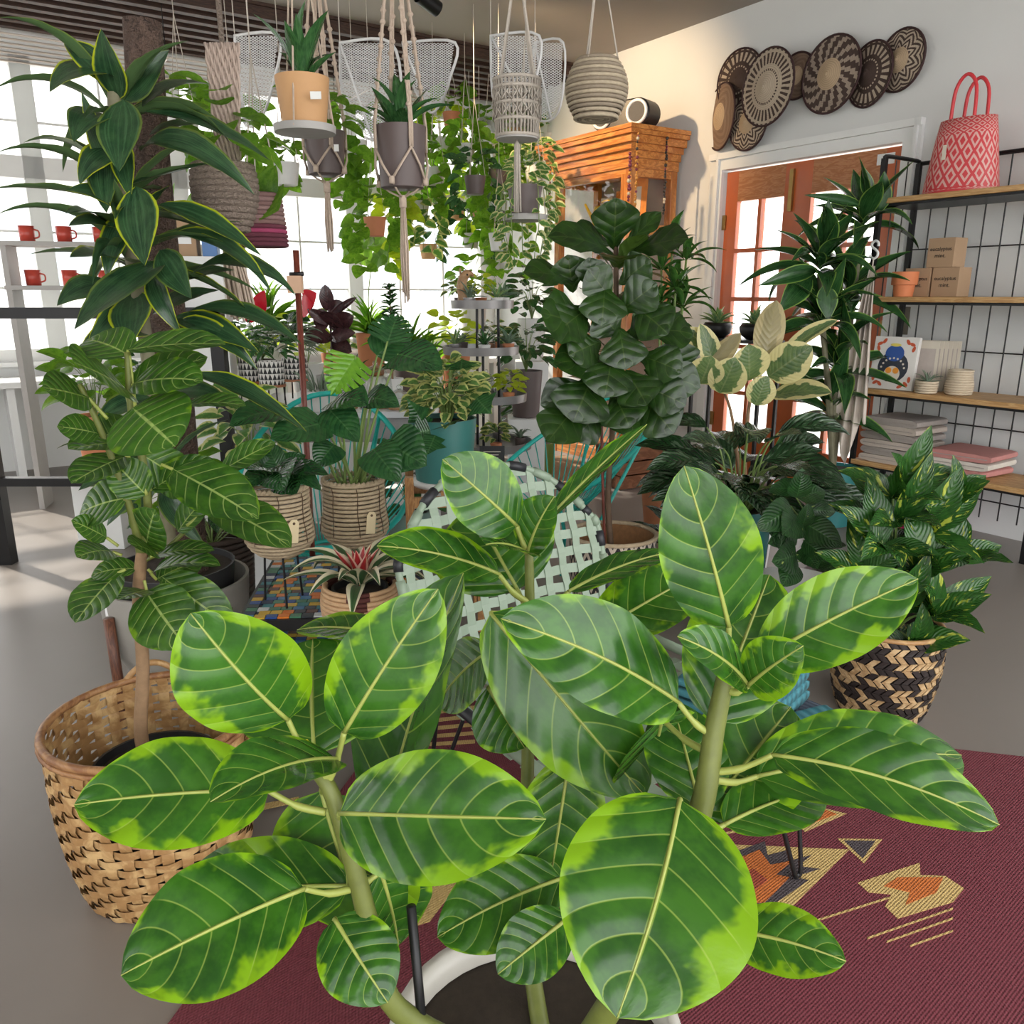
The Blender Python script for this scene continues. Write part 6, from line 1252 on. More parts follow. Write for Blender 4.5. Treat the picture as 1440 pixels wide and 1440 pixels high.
# tall dracaena by the door
dc = P(1165, 720, 4.65); dd = thing('door_dracaena', 'tall green dracaena with striped arching leaves standing by the door and rack', 'plant', (dc.x, dc.y, 0)); simple_pot(dd, (dc.x, dc.y, 0), .15, .12, .34, M_TPOT)
M_DR2 = leafmat('green_dracaena_leaf', (.026, .085, .022), (.010, .042, .012), edge=(.22, .36, .07), edge_at=.90, edge_soft=.05, edge_noise=.05, stripes=.3, rough=.22, trans=.15, bump=.15)
L_D2 = Leaves('leaf', M_DR2, 'strap', (.5, 1.0, 1.5), nu=14, nv=4, fold=.12); L_D2S = Leaves('leaf', M_DR2, 'strap', (.1, .3), nu=10, nv=4, fold=.12)
for (hx, hy, hd, n) in ((1212, 325, 4.74, 15), (1152, 385, 4.6, 18), (1156, 465, 4.6, 17), (1176, 530, 4.66, 14), (1190, 420, 4.72, 13), (1165, 590, 4.68, 12)):
    q = P(hx, hy, hd); stem(dd, [(dc.x, dc.y, .3), V((dc.x, dc.y, .3)).lerp(q, .5) + V((rnd(-.03, .03), 0, 0)), q], .017, .013, MATS['dracaena_cane'], 'cane', 8)
    for k in range(n):
        f = k / n; a = 2.4 * k + hx * .1; el = -.1 + 1.25 * f; d = dirv(a, el); l = rnd(.30, .44); (L_D2 if f < .8 else L_D2S).put(dd, q + V((0, 0, .08 * f)), q + V((0, 0, .08 * f - .12 * l * (1 - f) * 3)) + d * l, V((-d.x * .3, -d.y * .3 - .5, 1)), rnd(.09, .115))
for (b, t_, w) in [((1222, 280, 4.70), (1212, 232, 4.68), 18), ((1235, 300, 4.70), (1244, 240, 4.65), 26), ((1215, 290, 4.70), (1130, 274, 4.60), 12), ((1158, 345, 4.60), (1165, 280, 4.55), 26), ((1160, 400, 4.50), (1165, 452, 4.45), 28), ((1140, 385, 4.55), (1094, 440, 4.45), 30), ((1150, 378, 4.55), (1066, 402, 4.45), 20)]: pl(dd, L_D2S, b, t_, w, FR if b[1] != t_[1] else TOPN)
# slender leafy plant before the cabinet
sc3 = P(945, 500, 4.5); sl = thing('cane_plant', 'slender cane plant with glossy narrow leaves between fiddle-leaf fig and door', 'plant', (sc3.x, sc3.y, 0)); simple_pot(sl, (sc3.x, sc3.y, 0), .14, .11, .3, MATS['terracotta'])
M_CN = leafmat('glossy_cane_leaf', (.06, .16, .03), (.03, .10, .02), edge=(.30, .38, .10), edge_at=1.0, edge_noise=.3, rough=.25, trans=.3, bump=.1); L_CN = Leaves('leaf', M_CN, 'lance', (.5, 1.0, 1.5), nu=8, nv=4, fold=.12)
for (hx, hy) in ((945, 345), (965, 365), (930, 380), (950, 405), (925, 430), (960, 430), (940, 455)):
    q = P(hx, hy, 4.5 + rnd(-.06, .06)); stem(sl, [(sc3.x, sc3.y, .28), V((sc3.x, sc3.y, .28)).lerp(q, .5), q], .009, .006, M_STALK, 'cane', 6); rosette(sl, L_CN, q, 12, .13, .22, .045, -.2, 1.1, .2)
# small aglaonema by the chevron basket, white stool, black bowls
sa = P(905, 740, 3.35); s5 = thing('small_aglaonema', 'small dark leafy plant on the floor beside the chevron basket', 'plant', (sa.x + .19, sa.y + .1, 0)); simple_pot(s5, (sa.x + .19, sa.y + .1, 0), .10, .08, .20, MATS['black_nursery_pot'])
rosette(s5, L_AG, (sa.x + .19, sa.y + .1, .2), 34, .16, .27, .06, .2, 1.3, .15, rise=.12)
for (px, py, d, lab) in ((896, 655, 4.3, None), (940, 690, 4.0, None)): pass
bx = HZ(880, 684, 0); t = thing('wooden_crate', 'reddish brown wooden crate on the floor behind the chevron basket', 'crate', (bx.x + .05, bx.y + .1, 0), .5); M_CRT = wood('crate_wood', (.16, .055, .02), (.27, .11, .05), (2, 8, 8))
for k in range(3):
    for y in (-.14, .14): MB().box((0, y, .05 + k * .095), (.42, .016, .085)).build('slat', M_CRT, t, local=True)
    for x in (-.2, .2): MB().box((x, 0, .05 + k * .095), (.016, .28, .085)).build('slat', M_CRT, t, local=True)
MB().box((0, 0, .012), (.4, .28, .02)).build('base', M_CRT, t, local=True); MB().box((0, 0, .27), (.41, .28, .012)).build('lid', M_CRT, t, local=True)
nb = HZ(925, 672, 0); t = thing('pepper_plant', 'silver-veined plant in a black bucket on the pale floor', 'potted plant', (nb.x, nb.y, 0)); simple_pot(t, (nb.x, nb.y, 0), .12, .10, .22, MATS['black_nursery_pot']); rosette(t, L_VA, (nb.x, nb.y, .22), 12, .14, .24, .10, .4, 1.1, .2)
ws = HZ(1118, 822, .30); t = thing('round_stool', 'low round white stool beside the peace lily', 'stool', (ws.x, ws.y, 0))
smooth_edges(MB().lathe([(.001, .26), (.13, .26), (.16, .275), (.165, .30), (.155, .315), (.001, .315)], n=40, cap=False).build('seat', M_WPOT, t, local=True))
for k in range(3): a = 2 * PI * k / 3 + .5; MB().tube([(.12 * math.cos(a), .12 * math.sin(a), .27), (.15 * math.cos(a), .15 * math.sin(a), 0)], .013, 8).build('leg', M_WPOT, t, local=True)
# bowls of succulents on a slim stand by the door glass
sst = WL(1035, 478, .35); t = thing('plant_stand', 'slim black plant stand before the glass door with two bowls', 'stand', (sst.x, sst.y, 0), RZ_WALL); szt = WL(1035, 476, .35).z
MB().box((0, 0, szt - .012), (.62, .22, .02)).build('top', M_BLK, t, local=True)
for x in (-.29, .29):
    for y in (-.09, .09): MB().box((x, y, (szt - .022) / 2), (.02, .02, szt - .022)).build('leg', M_BLK, t, local=True)
L_SU = Leaves('leaf', leafmat('succulent_leaf', (.20, .34, .14), (.10, .22, .10), edge=(.40, .45, .2), edge_at=.8, rough=.4, trans=.2, bump=0), 'lance', (.2, .6), nu=6, nv=4, fold=.2)
for (x, lab) in ((-.17, 'black bowl of pale succulents next to the red door stile'), (.15, 'black bowl of pale succulents next to the rubber plant')):
    q = V((sst.x, sst.y, szt)) + RW @ V((x, 0, 0)); b = thing('succulent_bowl', lab, 'potted plant', q); MB().lathe([(.05, 0), (.09, .03), (.10, .075), (.085, .10), (.075, .095), (.001, .09)], q, 26).build('bowl', MATS['black_metal'], b, True); rosette(b, L_SU, q + V((0, 0, .09)), 22, .07, .15, .035, .2, 1.4, .1)
# ============================================================ TEAL PLANTER ON A WOODEN STAND
M_TEALG = plain('deep_teal_pot', (.035, .15, .135), .4, .12, 8); M_SW = wood('stand_oak', (.30, .14, .045), (.48, .26, .10), (20, 20, 3))
tq = P(624, 672, 3.15); tp0 = V((tq.x, tq.y, 0)); zr = P(624, 678, 3.15).z
st = thing('wooden_plant_stand', 'oak plant stand with four posts carrying the teal planter', 'stand', tp0, .12)
for x in (-.135, .135):
    for y in (-.12, .12): bev(MB().box((x, y, (zr + .05) / 2), (.034, .034, zr + .05)).build('post', M_SW, st, local=True))
for y in (-.12, .12): MB().box((0, y, zr - .05), (.24, .022, .04)).build('rail', M_SW, st, local=True)
for x in (-.135, .135): MB().box((x, 0, zr - .05), (.022, .21, .04)).build('rail', M_SW, st, local=True)
MB().box((0, 0, zr - .02), (.24, .03, .02)).build('cross_slat', M_SW, st, local=True); MB().box((0, 0, zr - .02), (.03, .21, .02)).build('cross_slat', M_SW, st, local=True)
tv = thing('ivy_planter', 'deep teal planter on white saucer filled with variegated ivy and lobed leaves', 'potted plant', tp0 + V((0, 0, zr)))
MB().lathe([(.001, -.010), (.118, -.008), (.124, .012), (.001, .012)], tp0 + V((0, 0, zr)), 36).build('saucer', M_WPOT, tv, True)
PH_ = P(624, 600, 3.0).z - zr; simple_pot(tv, tp0 + V((0, 0, zr + .012)), .132, .108, PH_, M_TEALG, .005); tr0 = tp0 + V((0, 0, zr + PH_))
def ivy_mesh(m):
    mb = MB(); pts = [(0, 0), (.08, .36), (.30, .28), (.42, .5), (.62, .24), (1, 0), (.62, -.24), (.42, -.5), (.30, -.28), (.08, -.36)]
    n = mb.add([(x, y, .10 * abs(y)) for x, y in pts] + [(.38, 0, .0)]); c = n + 10
    for k in range(10):
        l = (k + 1) % 10; mb.face((n + k, n + l, c)[::-1], [((pts[l][0]), .5 + pts[l][1] * .9), (pts[k][0], .5 + pts[k][1] * .9), (.38, .5)][::1] if False else [(.38, .5), (pts[l][0], .5 + pts[l][1] * .9), (pts[k][0], .5 + pts[k][1] * .9)])
    return mb.mesh('ivy_leaf', m, True)
L_IV = One('leaf', [ivy_mesh(M_VAR)]); L_IVG = One('leaf', [ivy_mesh(M_PHIL)])
M_IVY = leafmat('gold_ivy_leaf', (.10, .20, .05), (.05, .12, .03), edge=(.48, .50, .18), edge_at=.55, edge_noise=.4, rough=.4, trans=.25, bump=0); L_IVY = Leaves('leaf', M_IVY, 'egg', (.4, 1.0), nu=6, nv=4, fold=.15)
bush(tv, L_IVY, tr0 + V((.02, 0, .10)), (.15, .14, .15), 150, .06, .046, .25, .6, -.6, M_STALK, .9)
for (b, t_, w, n) in [((600, 600, 3.05), (572, 560, 3.0), 34, FR), ((605, 605, 3.0), (575, 610, 2.95), 46, FR), ((612, 612, 2.98), (600, 640, 2.9), 34, FR), ((670, 560, 3.05), (690, 582, 2.98), 42, FR), ((620, 600, 3.0), (640, 596, 2.92), 24, TOPN), ((648, 520, 3.1), (650, 505, 3.05), 30, TOPN)]: pl(tv, L_IVG, b, t_, w, n)
# ============================================================ TIERED ROUND STAND
ts = P(684, 520, 4.75); M_ZINC = plain('zinc_tray', (.30, .29, .29), .35, .15, 20, metal=.7); t0 = V((ts.x, ts.y, 0))
td_ = thing('tiered_stand', 'tall stand of four round zinc trays holding succulents', 'stand', t0); TR = []
for (py, r, dx) in ((426, .175, -.02), (490, .215, -.03), (556, .23, .0), (622, .26, .0)):
    z = P(684, py, 4.75).z; TR.append((z, r, dx)); smooth_edges(MB().lathe([(.001, 0), (r, 0), (r + .004, .045), (r - .002, .045), (r - .006, .008), (.001, .008)], (dx, 0, z - .03), 40, cap=False).build('tray', M_ZINC, td_, local=True))
for k in range(3): a = 2 * PI * k / 3 + .3; MB().tube([(.08 * math.cos(a), .08 * math.sin(a), 0), (.072 * math.cos(a), .072 * math.sin(a), TR[0][0] - .03)], .008, 8).build('rod', M_BLK, td_, local=True)
L_SUC = Leaves('leaf', leafmat('grey_succulent_leaf', (.17, .26, .17), (.10, .17, .12), rough=.5, trans=.15, bump=0), 'lance', (.3, .8), nu=6, nv=4, fold=.25)
kinds = [(L_SUC, 'grey-green rosette succulent'), (L_LI, 'lime leafy seedling'), (L_IVY, 'variegated creeper'), (L_AIR, 'spiky silver air plant'), (L_SU, 'pale green succulent'), (L_DG, 'dark narrow-leaved seedling')]
TN = ['top', 'second', 'third', 'lowest']
for i, (z, r, dx) in enumerate(TR):
    for k in range(5):
        a = 2 * PI * k / 5 + i * .7 + .4; q = t0 + V((dx, 0, z - .021)) + dirv(a, 0) * r * .74; L, nm = kinds[(i * 2 + k) % 6]
        t = thing('small_pot_plant', '%s in a tiny pot on the %s zinc tray' % (nm, TN[i]), 'potted plant', q, group='tiny pots on the %s zinc tray' % TN[i]); simple_pot(t, q, .034, .027, .05, (M_WPOT, M_TERR, M_GREYPOT, M_ZINC)[(i + k) % 4], n=14)
        if L in (L_SUC, L_AIR, L_SU, L_DG): rosette(t, L, q + V((0, 0, .05)), 14, .05, .11, .022, .2, 1.3, .1)
        else: bush(t, L, q + V((0, 0, .10)), (.07, .07, .07), 22, .055, .042)
fg = t0 + V((-.12, -.045, TR[0][0] - .021)); t = thing('wooden_bird', 'carved light wood animal figurine on the top zinc tray', 'figurine', fg)
MB().tube(spline([(0, 0, 0), (.0, 0, .06), (-.012, 0, .11), (.0, 0, .16), (.03, 0, .18), (.055, 0, .165)], 5), [.034, .034, .036, .037, .036, .035, .034, .033, .032, .031, .03, .028, .027, .026, .026, .026, .025, .025, .024, .022, .018, .016, .013, .010, .008, .004], 10).build('body', wood('carved_wood', (.36, .20, .09), (.5, .3, .15), (9, 9, 9)), t, True, local=True)
MB().ball((.02, -.02, .172), .006, 8, 6).build('eye', M_BLK, t, local=True)
MB().ball((-.02, .02, .192), .012, 8, 6, (.5, .5, 1.6)).build('ear', MATS['carved_wood'], t, local=True)
for i, (px, py, d) in enumerate(((672, 478, 4.6), (690, 550, 4.55))):
    q = t0 + V((0, 0, TR[1 + i][0] - .021)); t = thing('glass_cloche', ['clear glass cloche on the second zinc tray', 'clear glass cloche on the third zinc tray'][i], 'cloche', q); MB().lathe([(.05, 0), (.053, .06), (.046, .11), (.026, .14), (.001, .15)], q, 26, cap=False).build('dome', CLEAR, t, True); MB().ball(q + V((0, 0, .16)), .011, 10, 8).build('knob', CLEAR, t, True)
sg = P(692, 642, 4.2); t = thing('chalkboard_sign', 'small black care sign with white lettering leaning before the tiered stand', 'sign', (sg.x, sg.y, sg.z - .06), .0)
tl_ = M.Rotation(-.15, 3, 'X'); MB().box((0, 0, .05), (.13, .012, .13), tl_).build('board', M_BLK, t, local=True)
for k in range(6): MB().box(tl_ @ V((-.005 * (k % 2), -.0075, .035 - k * .016)) + V((0, 0, .05)), (.09 - .012 * (k % 3), .001, .004), tl_).build('chalk_line', M_CRM, t, local=True)
MB().box((0, .02, -.01 - (sg.z - .06) / 2 + 0), (.02, .02, sg.z - .06 + .02)).build('stake', M_BLK, t, local=True)
# ============================================================ WHITE TABLE AND ITS PLANTS
ta, tb_ = HZ(345, 580, .75), HZ(600, 580, .75); tw_c = (ta + tb_) / 2
wt = thing('white_table', 'long white table with grey apron before the window, crowded with pots', 'table', (tw_c.x, tw_c.y, 0), math.radians(3)); TWW, TDD = (tb_ - ta).length + .1, .85
bev(MB().box((0, TDD / 2, .735), (TWW, TDD, .03)).build('top', plain('white_laminate', (.66, .67, .70), .3, .03), wt, local=True)); MB().box((0, .03, .66), (TWW - .06, .02, .12)).build('apron', plain('grey_apron', (.30, .29, .29), .6), wt, local=True)
for x in (-TWW / 2 + .05, TWW / 2 - .05):
    for y in (.06, TDD - .06): MB().box((x, y, .36), (.05, .05, .72)).build('leg', M_WHITE, wt, local=True)
MB().box((0, TDD * .5, .2), (TWW - .1, TDD - .1, .02)).build('under_shelf', M_WHITE, wt, local=True)
def on_t(px, py): return HZ(px, py, .751)
def tri_mat():
    t = NT('triangle_print'); uv = t.xyz(t.tc('UV')); a = t.math('FRACT', t.math('MULTIPLY', uv[0], 18.0)); b = t.math('FRACT', t.math('MULTIPLY', uv[1], 4.0)); m = t.math('GREATER_THAN', t.math('SUBTRACT', t.math('MULTIPLY', t.math('ABSOLUTE', t.math('SUBTRACT', a, .5)), 2.0), b), 0.0)
    return t.fin(t.mix(m, (.70, .68, .64), (.02, .02, .02)), .5)
M_TRI = tri_mat(); M_COPP = plain('copper_tone', (.42, .16, .07), .4, .1)
def tri_pot(px, py, r, h, lab, L, n, l, w):
    q = on_t(px, py); t = thing('triangle_pot', lab, 'potted plant', q); z = .11
    MB().lathe([(r * .93, z), (r, z + h * .5), (r, z + h)], q, 28, cap=False).build('pot', M_TRI, t, True); MB().lathe([(.001, z - .008), (r * 1.05, z - .008), (r * 1.05, z + .004), (.001, z + .004)], q, 28).build('wood_ring', M_COPP, t)
    MB().lathe([(.001, z + h - .01), (r, z + h - .01)], q, 20, cap=False).build('soil', M_SOIL, t)
    for k in range(4): a = PI / 2 * k + .6; MB().tube([q + dirv(a, 0) * r * .9 + V((0, 0, z)), q + dirv(a, 0) * r], .004, 5).build('wire_leg', M_BLK, t)
    bush(t, L, q + V((0, 0, z + h + .08)), (r * 1.3, r * 1.3, .10), n, l, w); return t
tri_pot(385, 572, .065, .12, 'black and white triangle pot on wire legs, under the red anthurium', L_DG, 30, .09, .03)
tri_pot(418, 562, .068, .12, 'black and white triangle pot with feathery grey plant behind the pole', L_AIR, 50, .10, .012)
tri_pot(356, 566, .06, .13, 'black and white triangle pot at the back with fine dark foliage', L_DG, 30, .09, .025)
# red anthurium
q = on_t(370, 545); t = thing('anthurium', 'red-flowering anthurium in a dark slatted pot on the white table', 'potted plant', q); simple_pot(t, q, .085, .075, .17, M_WICK)
for k in range(14): MB().box(q + dirv(2 * PI * k / 14, 0) * .084 + V((0, 0, .085)), (.012, .008, .165), M.Rotation(2 * PI * k / 14 + PI / 2, 3, 'Z')).build('slat', M_BLKS, t)
for k in range(20):
    a = 2.4 * k; e = q + V((0, 0, .17)) + dirv(a, rnd(.7, 1.3)) * rnd(.15, .34); stem(t, [q + V((0, 0, .16)), q.lerp(e, .5) + V((0, 0, .1)), e], .003, .002, M_STALK, 'stalk', 5); d = dirv(a, rnd(-.5, .1)); L_PH.put(t, e, e + d * .14, V((0, -.6, .8)), .10)
L_RED = Leaves('spathe', plain('red_spathe', (.62, .012, .03), .25, .08), 'heart', (.2, .5), nu=8, nv=4, fold=.1)
for (b, e) in (((362, 440), (372, 408)), ((366, 448), (360, 425)), ((430, 425), (445, 412)), ((360, 452), (352, 436)), ((425, 432), (440, 428))): pl(t, L_RED, (b[0], b[1], 4.6), (e[0], e[1], 4.55), 20, FR); stem(t, [q + V((0, 0, .17)), P(b[0], b[1], 4.6)], .003, .002, M_STALK, 'stalk', 5)
# burgundy rubber plant
M_BUR = leafmat('burgundy_rubber_leaf', (.075, .03, .035), (.03, .014, .018), vein=(.12, .05, .05), nvein=10, vein_amt=.3, rough=.2, trans=.15, bump=.1, under=(.16, .07, .06)); L_BU = Leaves('leaf', M_BUR, 'oval', (.2, .5), nu=10, nv=4, fold=.15)
q = on_t(468, 572); t = thing('burgundy_rubber_plant', 'burgundy rubber plant in a pale pot on the white table', 'potted plant', q); simple_pot(t, q, .075, .06, .16, M_SAUCER); stem(t, [q + V((0, 0, .14)), P(466, 480, 4.6), P(463, 440, 4.6), P(460, 425, 4.6)], .007, .005, plain('burgundy_stem', (.06, .03, .03), .6), 'stem')
for (b, e, w, n) in [((463, 438, 4.6), (457, 400, 4.58), 20, FR), ((464, 440, 4.6), (482, 424, 4.58), 18, FR), ((465, 445, 4.6), (502, 418, 4.58), 10, FR), ((466, 462, 4.6), (498, 445, 4.55), 24, FR), ((467, 460, 4.58), (470, 440, 4.5), 24, FR), ((465, 470, 4.6), (430, 478, 4.5), 24, (0, -.7, .7)), ((464, 455, 4.6), (432, 435, 4.55), 16, FR), ((466, 475, 4.6), (500, 468, 4.5), 14, FR), ((463, 450, 4.62), (440, 450, 4.6), 30, FR), ((466, 482, 4.6), (495, 495, 4.5), 18, FR)]: pl(t, L_BU, b, e, w, n)
# small glass pieces, white box
for (px, py, r, h, lab, nm) in ((530, 572, .085, .21, 'large clear glass bell cloche on the white table', 'glass_cloche'), (562, 575, .052, .10, 'small clear glass globe terrarium on the white table', 'glass_globe'), (490, 574, .045, .13, 'slim clear glass dome on the white table', 'glass_dome')):
    q = on_t(px, py); t = thing(nm, lab, 'glass', q); MB().lathe([(r * .9, 0), (r, h * .35), (r * .92, h * .65), (r * .55, h * .9), (r * .12, h)], q, 28, cap=False).build('dome', CLEAR, t, True); MB().ball(q + V((0, 0, h + .008)), .013, 10, 8).build('knob', CLEAR, t, True); MB().lathe([(.001, .0), (r * 1.05, 0), (r * 1.05, .012), (.001, .012)], q, 28).build('base', MATS['carved_wood'], t)
q = on_t(452, 578); t = thing('white_trough', 'low white rectangular planter with fine grass on the white table', 'planter', q, .05); bev(MB().box((0, 0, .05), (.20, .12, .10)).build('trough', M_WPOT, t, local=True))
t2 = thing('fine_grass', 'tuft of fine grey grass in the low white planter', 'plant', q + V((0, 0, .1))); rosette(t2, L_AIR, q + V((0, 0, .095)), 40, .06, .14, .008, .5, 1.4, .1, r0=.05)
# dwarf cypress
q = on_t(553, 560); t = thing('dwarf_cypress', 'slim dark dwarf cypress column in a pot on the white table', 'potted plant', q); simple_pot(t, q, .06, .05, .11, M_WPOT); L_CY = Leaves('spray', M_DGR, 'lance', (.2, .6), nu=4, nv=2, fold=.2)
stem(t, [q + V((0, 0, .1)), P(548, 405, 4.75)], .006, .003, M_TRUNK, 'trunk'); tpz = P(548, 400, 4.75)
for k in range(110): f = k / 110; p = (q + V((0, 0, .14))).lerp(tpz, f); d = dirv(2.4 * k, rnd(-.3, .7)); l = .055 + .05 * (1 - f); L_CY.put(t, p, p + d * l, V((0, -.3, 1)), .026)
# back-row greenery on the sill bench and floor
bench = thing('window_bench', 'long white bench under the shop windows carrying rows of plants', 'bench', RP(6.85, 1.6, 0), RZ_BACK)
MB().box((0, 0, .70), (5.6, .5, .04)).build('top', M_WHITE, bench, local=True)
for x in (-2.7, -1.3, 0, 1.3, 2.7): MB().box((x, 0, .34), (.05, .4, .68)).build('leg', M_WHITE, bench, local=True)
L_GR = Leaves('leaf', M_POTH, 'grass', (.4, .9, 1.3), nu=8, nv=2, fold=.2); L_ST = Leaves('leaf', M_POTH, 'strap', (.3, .7), nu=8, nv=4, fold=.15)
specs = [(600, 490, 5.8, L_ST, .30, .045, 26, 'rosette', M_WPOT, 'upright fresh green strap-leaved fern before the window'), (640, 470, 6.0, L_LI, .12, .10, 22, 'bush', M_TERR, 'lime round-leaved plant behind the tiered stand'), (748, 420, 6.1, L_DO, .11, .06, 60, 'bush', M_WPOT, 'bushy umbrella plant in a white pot beside the cabinet'), (740, 490, 5.35, L_DO, .11, .05, 70, 'bush', M_GREYPOT, 'dense dark shrub in grey pot at the cabinet foot'),
  (575, 470, 5.6, L_GR, .32, .018, 46, 'rosette', M_GREYPOT, 'fine arching grass plant in a taupe pot'), (520, 440, 6.0, L_GR, .30, .016, 44, 'rosette', M_TERR, 'fine arching grass plant in a terracotta pot'), (500, 500, 5.3, L_DG, .16, .04, 40, 'rosette', M_WPOT, 'dark narrow-leaved plant in a white pot behind the table'), (335, 490, 5.8, L_PO, .12, .09, 40, 'bush', M_WPOT, 'leafy green plant in a white pot left on the table row'), (380, 430, 6.2, L_GR, .35, .02, 50, 'rosette', M_WPOT, 'tall yellow-green grass in a white pot at the window'),
  (620, 540, 5.2, L_DG, .18, .05, 40, 'rosette', M_TERR, 'dark strap plant in terracotta below the tiered stand'), (760, 560, 5.7, L_DG, .2, .05, 44, 'rosette', plain('olive_glaze', (.11, .15, .03), .35), 'dark leafy plant in an olive glazed pot on the floor'), (738, 580, 6.5, L_DO, .12, .06, 60, 'bush', M_GREYPOT, 'dense dark shrub on the floor by the white wall boards'), (350, 606, 3.6, L_VA, .12, .07, 40, 'bush', M_WPOT, 'cream-edged leafy plant in white pot near the black post'),
  (258, 640, 3.5, L_PO, .13, .09, 40, 'bush', M_GREYPOT, 'leafy pothos on the floor behind the dracaena trunk'), (212, 540, 4.75, L_DO, .13, .07, 50, 'bush', M_WPOT, 'dark bushy plant far behind the dracaena'), (130, 545, 4.25, L_PO, .13, .09, 40, 'bush', M_TERR, 'leafy pothos in terracotta behind the fig tree'), (574, 682, 3.8, L_DO, .13, .06, 40, 'bush', plain('celadon_quilt', (.20, .30, .27), .3), 'dark leafy plant in a pale celadon pot by the oak stand'), (665, 395, 6.6, L_PO, .12, .09, 26, 'bush', M_WPOT, 'round-leaved plant on the bench behind the figurine'),
  (470, 470, 6.3, L_VA, .1, .06, 40, 'bush', M_TERR, 'cream-flecked croton in terracotta on the window bench'), (430, 480, 5.4, L_LI, .1, .07, 30, 'bush', M_WPOT, 'yellow-green leafy plant in white pot behind the pole')]
for (px, py, d, L, l, w, n, how, pm, lab) in specs:
    c = P(px, py, d); ub_, nb_ = UD.dot(c), ND.dot(c); h0 = .001
    if abs(ub_ - 6.85) < .24 and c.z > .75: h0 = .721
    elif c.z > .78 and abs((c - V((tw_c.x, tw_c.y, 0))).x) < TWW / 2 - .05 and tw_c.y < c.y < tw_c.y + TDD: h0 = .751
    t = thing('potted_greenery', lab, 'potted plant', (c.x, c.y, h0)); gap = c.z - h0; ph_ = min(.30, max(.10, gap - .12)); pr = .07 + .12 * ph_
    if gap > ph_ + .35:      # stands on a slim plinth
        bev(MB().box((c.x, c.y, h0 + (gap - ph_ - .14) / 2), (.24, .24, gap - ph_ - .14)).build('plinth', M_WHITE, t)); h1 = h0 + gap - ph_ - .14
    else: h1 = h0
    simple_pot(t, (c.x, c.y, h1), pr, pr * .8, ph_, pm, n=22)
    if how == 'rosette': rosette(t, L, (c.x, c.y, h1 + ph_ - .01), n, l * .7, l * 1.15, w, .3, 1.4, .25)
    else: bush(t, L, (c.x, c.y, h1 + ph_ + .16), (.17, .17, .19), n, l, w, stemmat=M_STALK)
# lobed pale plant before the window
q = RP(6.8, ND.dot(BK(520, 420, .4)), .721); t = thing('lobed_leaf_plant', 'tall stalk with pale green lobed leaves against the window', 'potted plant', q); simple_pot(t, q, .09, .07, .14, M_TERR); M_PALE = leafmat('pale_lobed_leaf', (.22, .40, .08), (.16, .32, .06), vein=(.4, .5, .2), nvein=5, vein_amt=.3, rough=.4, trans=.5, bump=.1)
L_LB = One('leaf', [ivy_mesh(M_PALE)]); dpt = q.y
for (b, e, w) in [((524, 352), (492, 348), 44), ((524, 352), (512, 328), 40), ((526, 354), (548, 372), 44), ((528, 352), (552, 340), 40), ((524, 356), (528, 384), 36)]: pl(t, L_LB, (*b, dpt), (*e, dpt - .1), w, FR)
stem(t, [q + V((0, 0, .12)), P(518, 420, dpt), P(525, 354, dpt)], .006, .004, M_STALK)
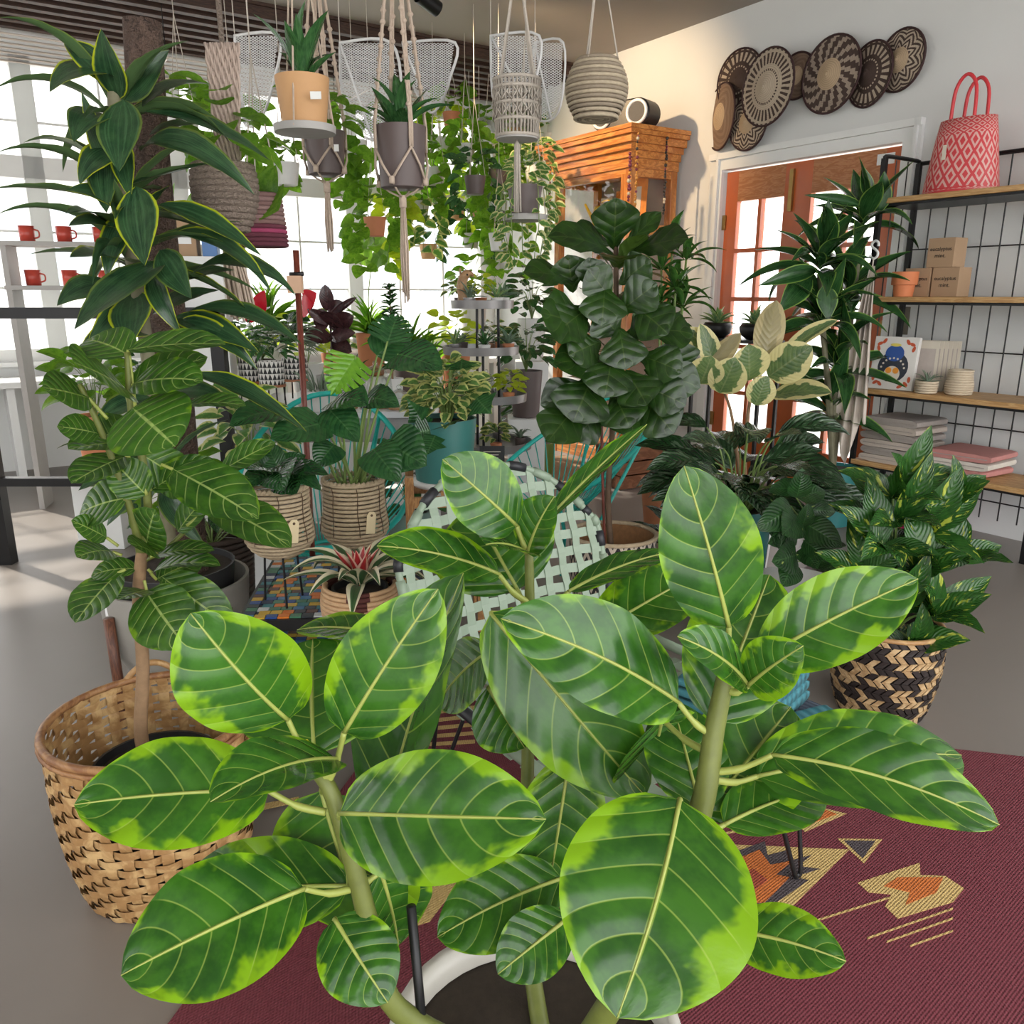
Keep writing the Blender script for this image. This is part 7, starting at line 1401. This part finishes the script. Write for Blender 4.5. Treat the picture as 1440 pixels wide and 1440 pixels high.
# dark shop frame with shelves far left
fx = P(318, 600, 3.9); t = thing('metal_frame', 'black square metal frame post with crossbar behind the dracaena', 'frame', (fx.x, fx.y, 0))
for x in (-1.15, 0):
    MB().box((x, 0, .62), (.06, .06, 1.24)).build('post', M_BLK, t, local=True)
MB().box((-.575, 0, 1.22), (1.2, .06, .05)).build('crossbar', M_BLK, t, local=True); MB().box((-.575, 0, .42), (1.2, .05, .04)).build('crossbar', M_BLK, t, local=True)
lsh = P(150, 360, 5.2); t = thing('gift_shelf', 'pale wall shelf with red mugs and ornaments by the left windows', 'shelf', (lsh.x, lsh.y, 0), .25); SH = [P(150, y, 5.2).z for y in (345, 405)]
for z in SH: MB().box((0, 0, z), (1.1, .22, .025)).build('shelf_board', M_SAUCER, t, local=True)
for x in (-.53, .53): MB().box((x, 0, SH[0] / 2), (.03, .2, SH[0])).build('upright', M_SAUCER, t, local=True)
for k in range(8):
    z = SH[k % 2] + .0135; x = -.42 + (k // 2) * .2; q = V((lsh.x, lsh.y, z)) + M.Rotation(.25, 3, 'Z') @ V((x, 0, 0)); t = thing('red_mug', 'red enamel mug on the %s board of the gift shelf' % ['upper' if SH[0] > SH[1] else 'lower', 'lower' if SH[0] > SH[1] else 'upper'][k % 2], 'mug', q, group='red mugs on the gift shelf, board %d' % (k % 2 + 1))
    MB().lathe([(.001, 0), (.04, 0), (.044, .09), (.040, .09), (.037, .01), (.001, .008)], q, 20, cap=False).build('cup', plain('red_enamel', (.50, .06, .04), .3), t, True); MB().tube(spline([q + V((.042, 0, .07)), q + V((.07, 0, .06)), q + V((.07, 0, .03)), q + V((.042, 0, .02))], 4), .005, 6).build('handle', MATS['red_enamel'], t, True)
# cartons behind the trunk
q = P(272, 362, 4.3); t = thing('white_plinth', 'tall white plinth behind the dracaena trunk carrying cartons', 'plinth', (q.x, q.y, 0), .2)
bev(MB().box((0, 0, q.z / 2), (.30, .26, q.z)).build('column', M_WHITE, t, local=True)); MB().box((0, 0, q.z - .01), (.32, .28, .02)).build('cap', M_WHITE, t, local=True)
for (dx, dz, sz, m, lab) in ((-.04, 0, (.15, .13, .17), M_KRAFT, 'plain kraft carton standing on the white plinth'), (.10, 0, (.07, .11, .22), plain('blue_carton', (.10, .22, .48), .5, .1), 'slim blue and white carton on the white plinth')):
    b = thing('carton', lab, 'box', (q.x + dx, q.y - .02, q.z + dz + .0005), .2); bev(MB().box((0, 0, sz[2] / 2), sz).build('box_body', m, b, local=True)); MB().box((0, -sz[1] / 2 - .001, sz[2] * .5), (sz[0] * .7, .001, sz[2] * .3)).build('paper_label', M_WHITE, b, local=True)
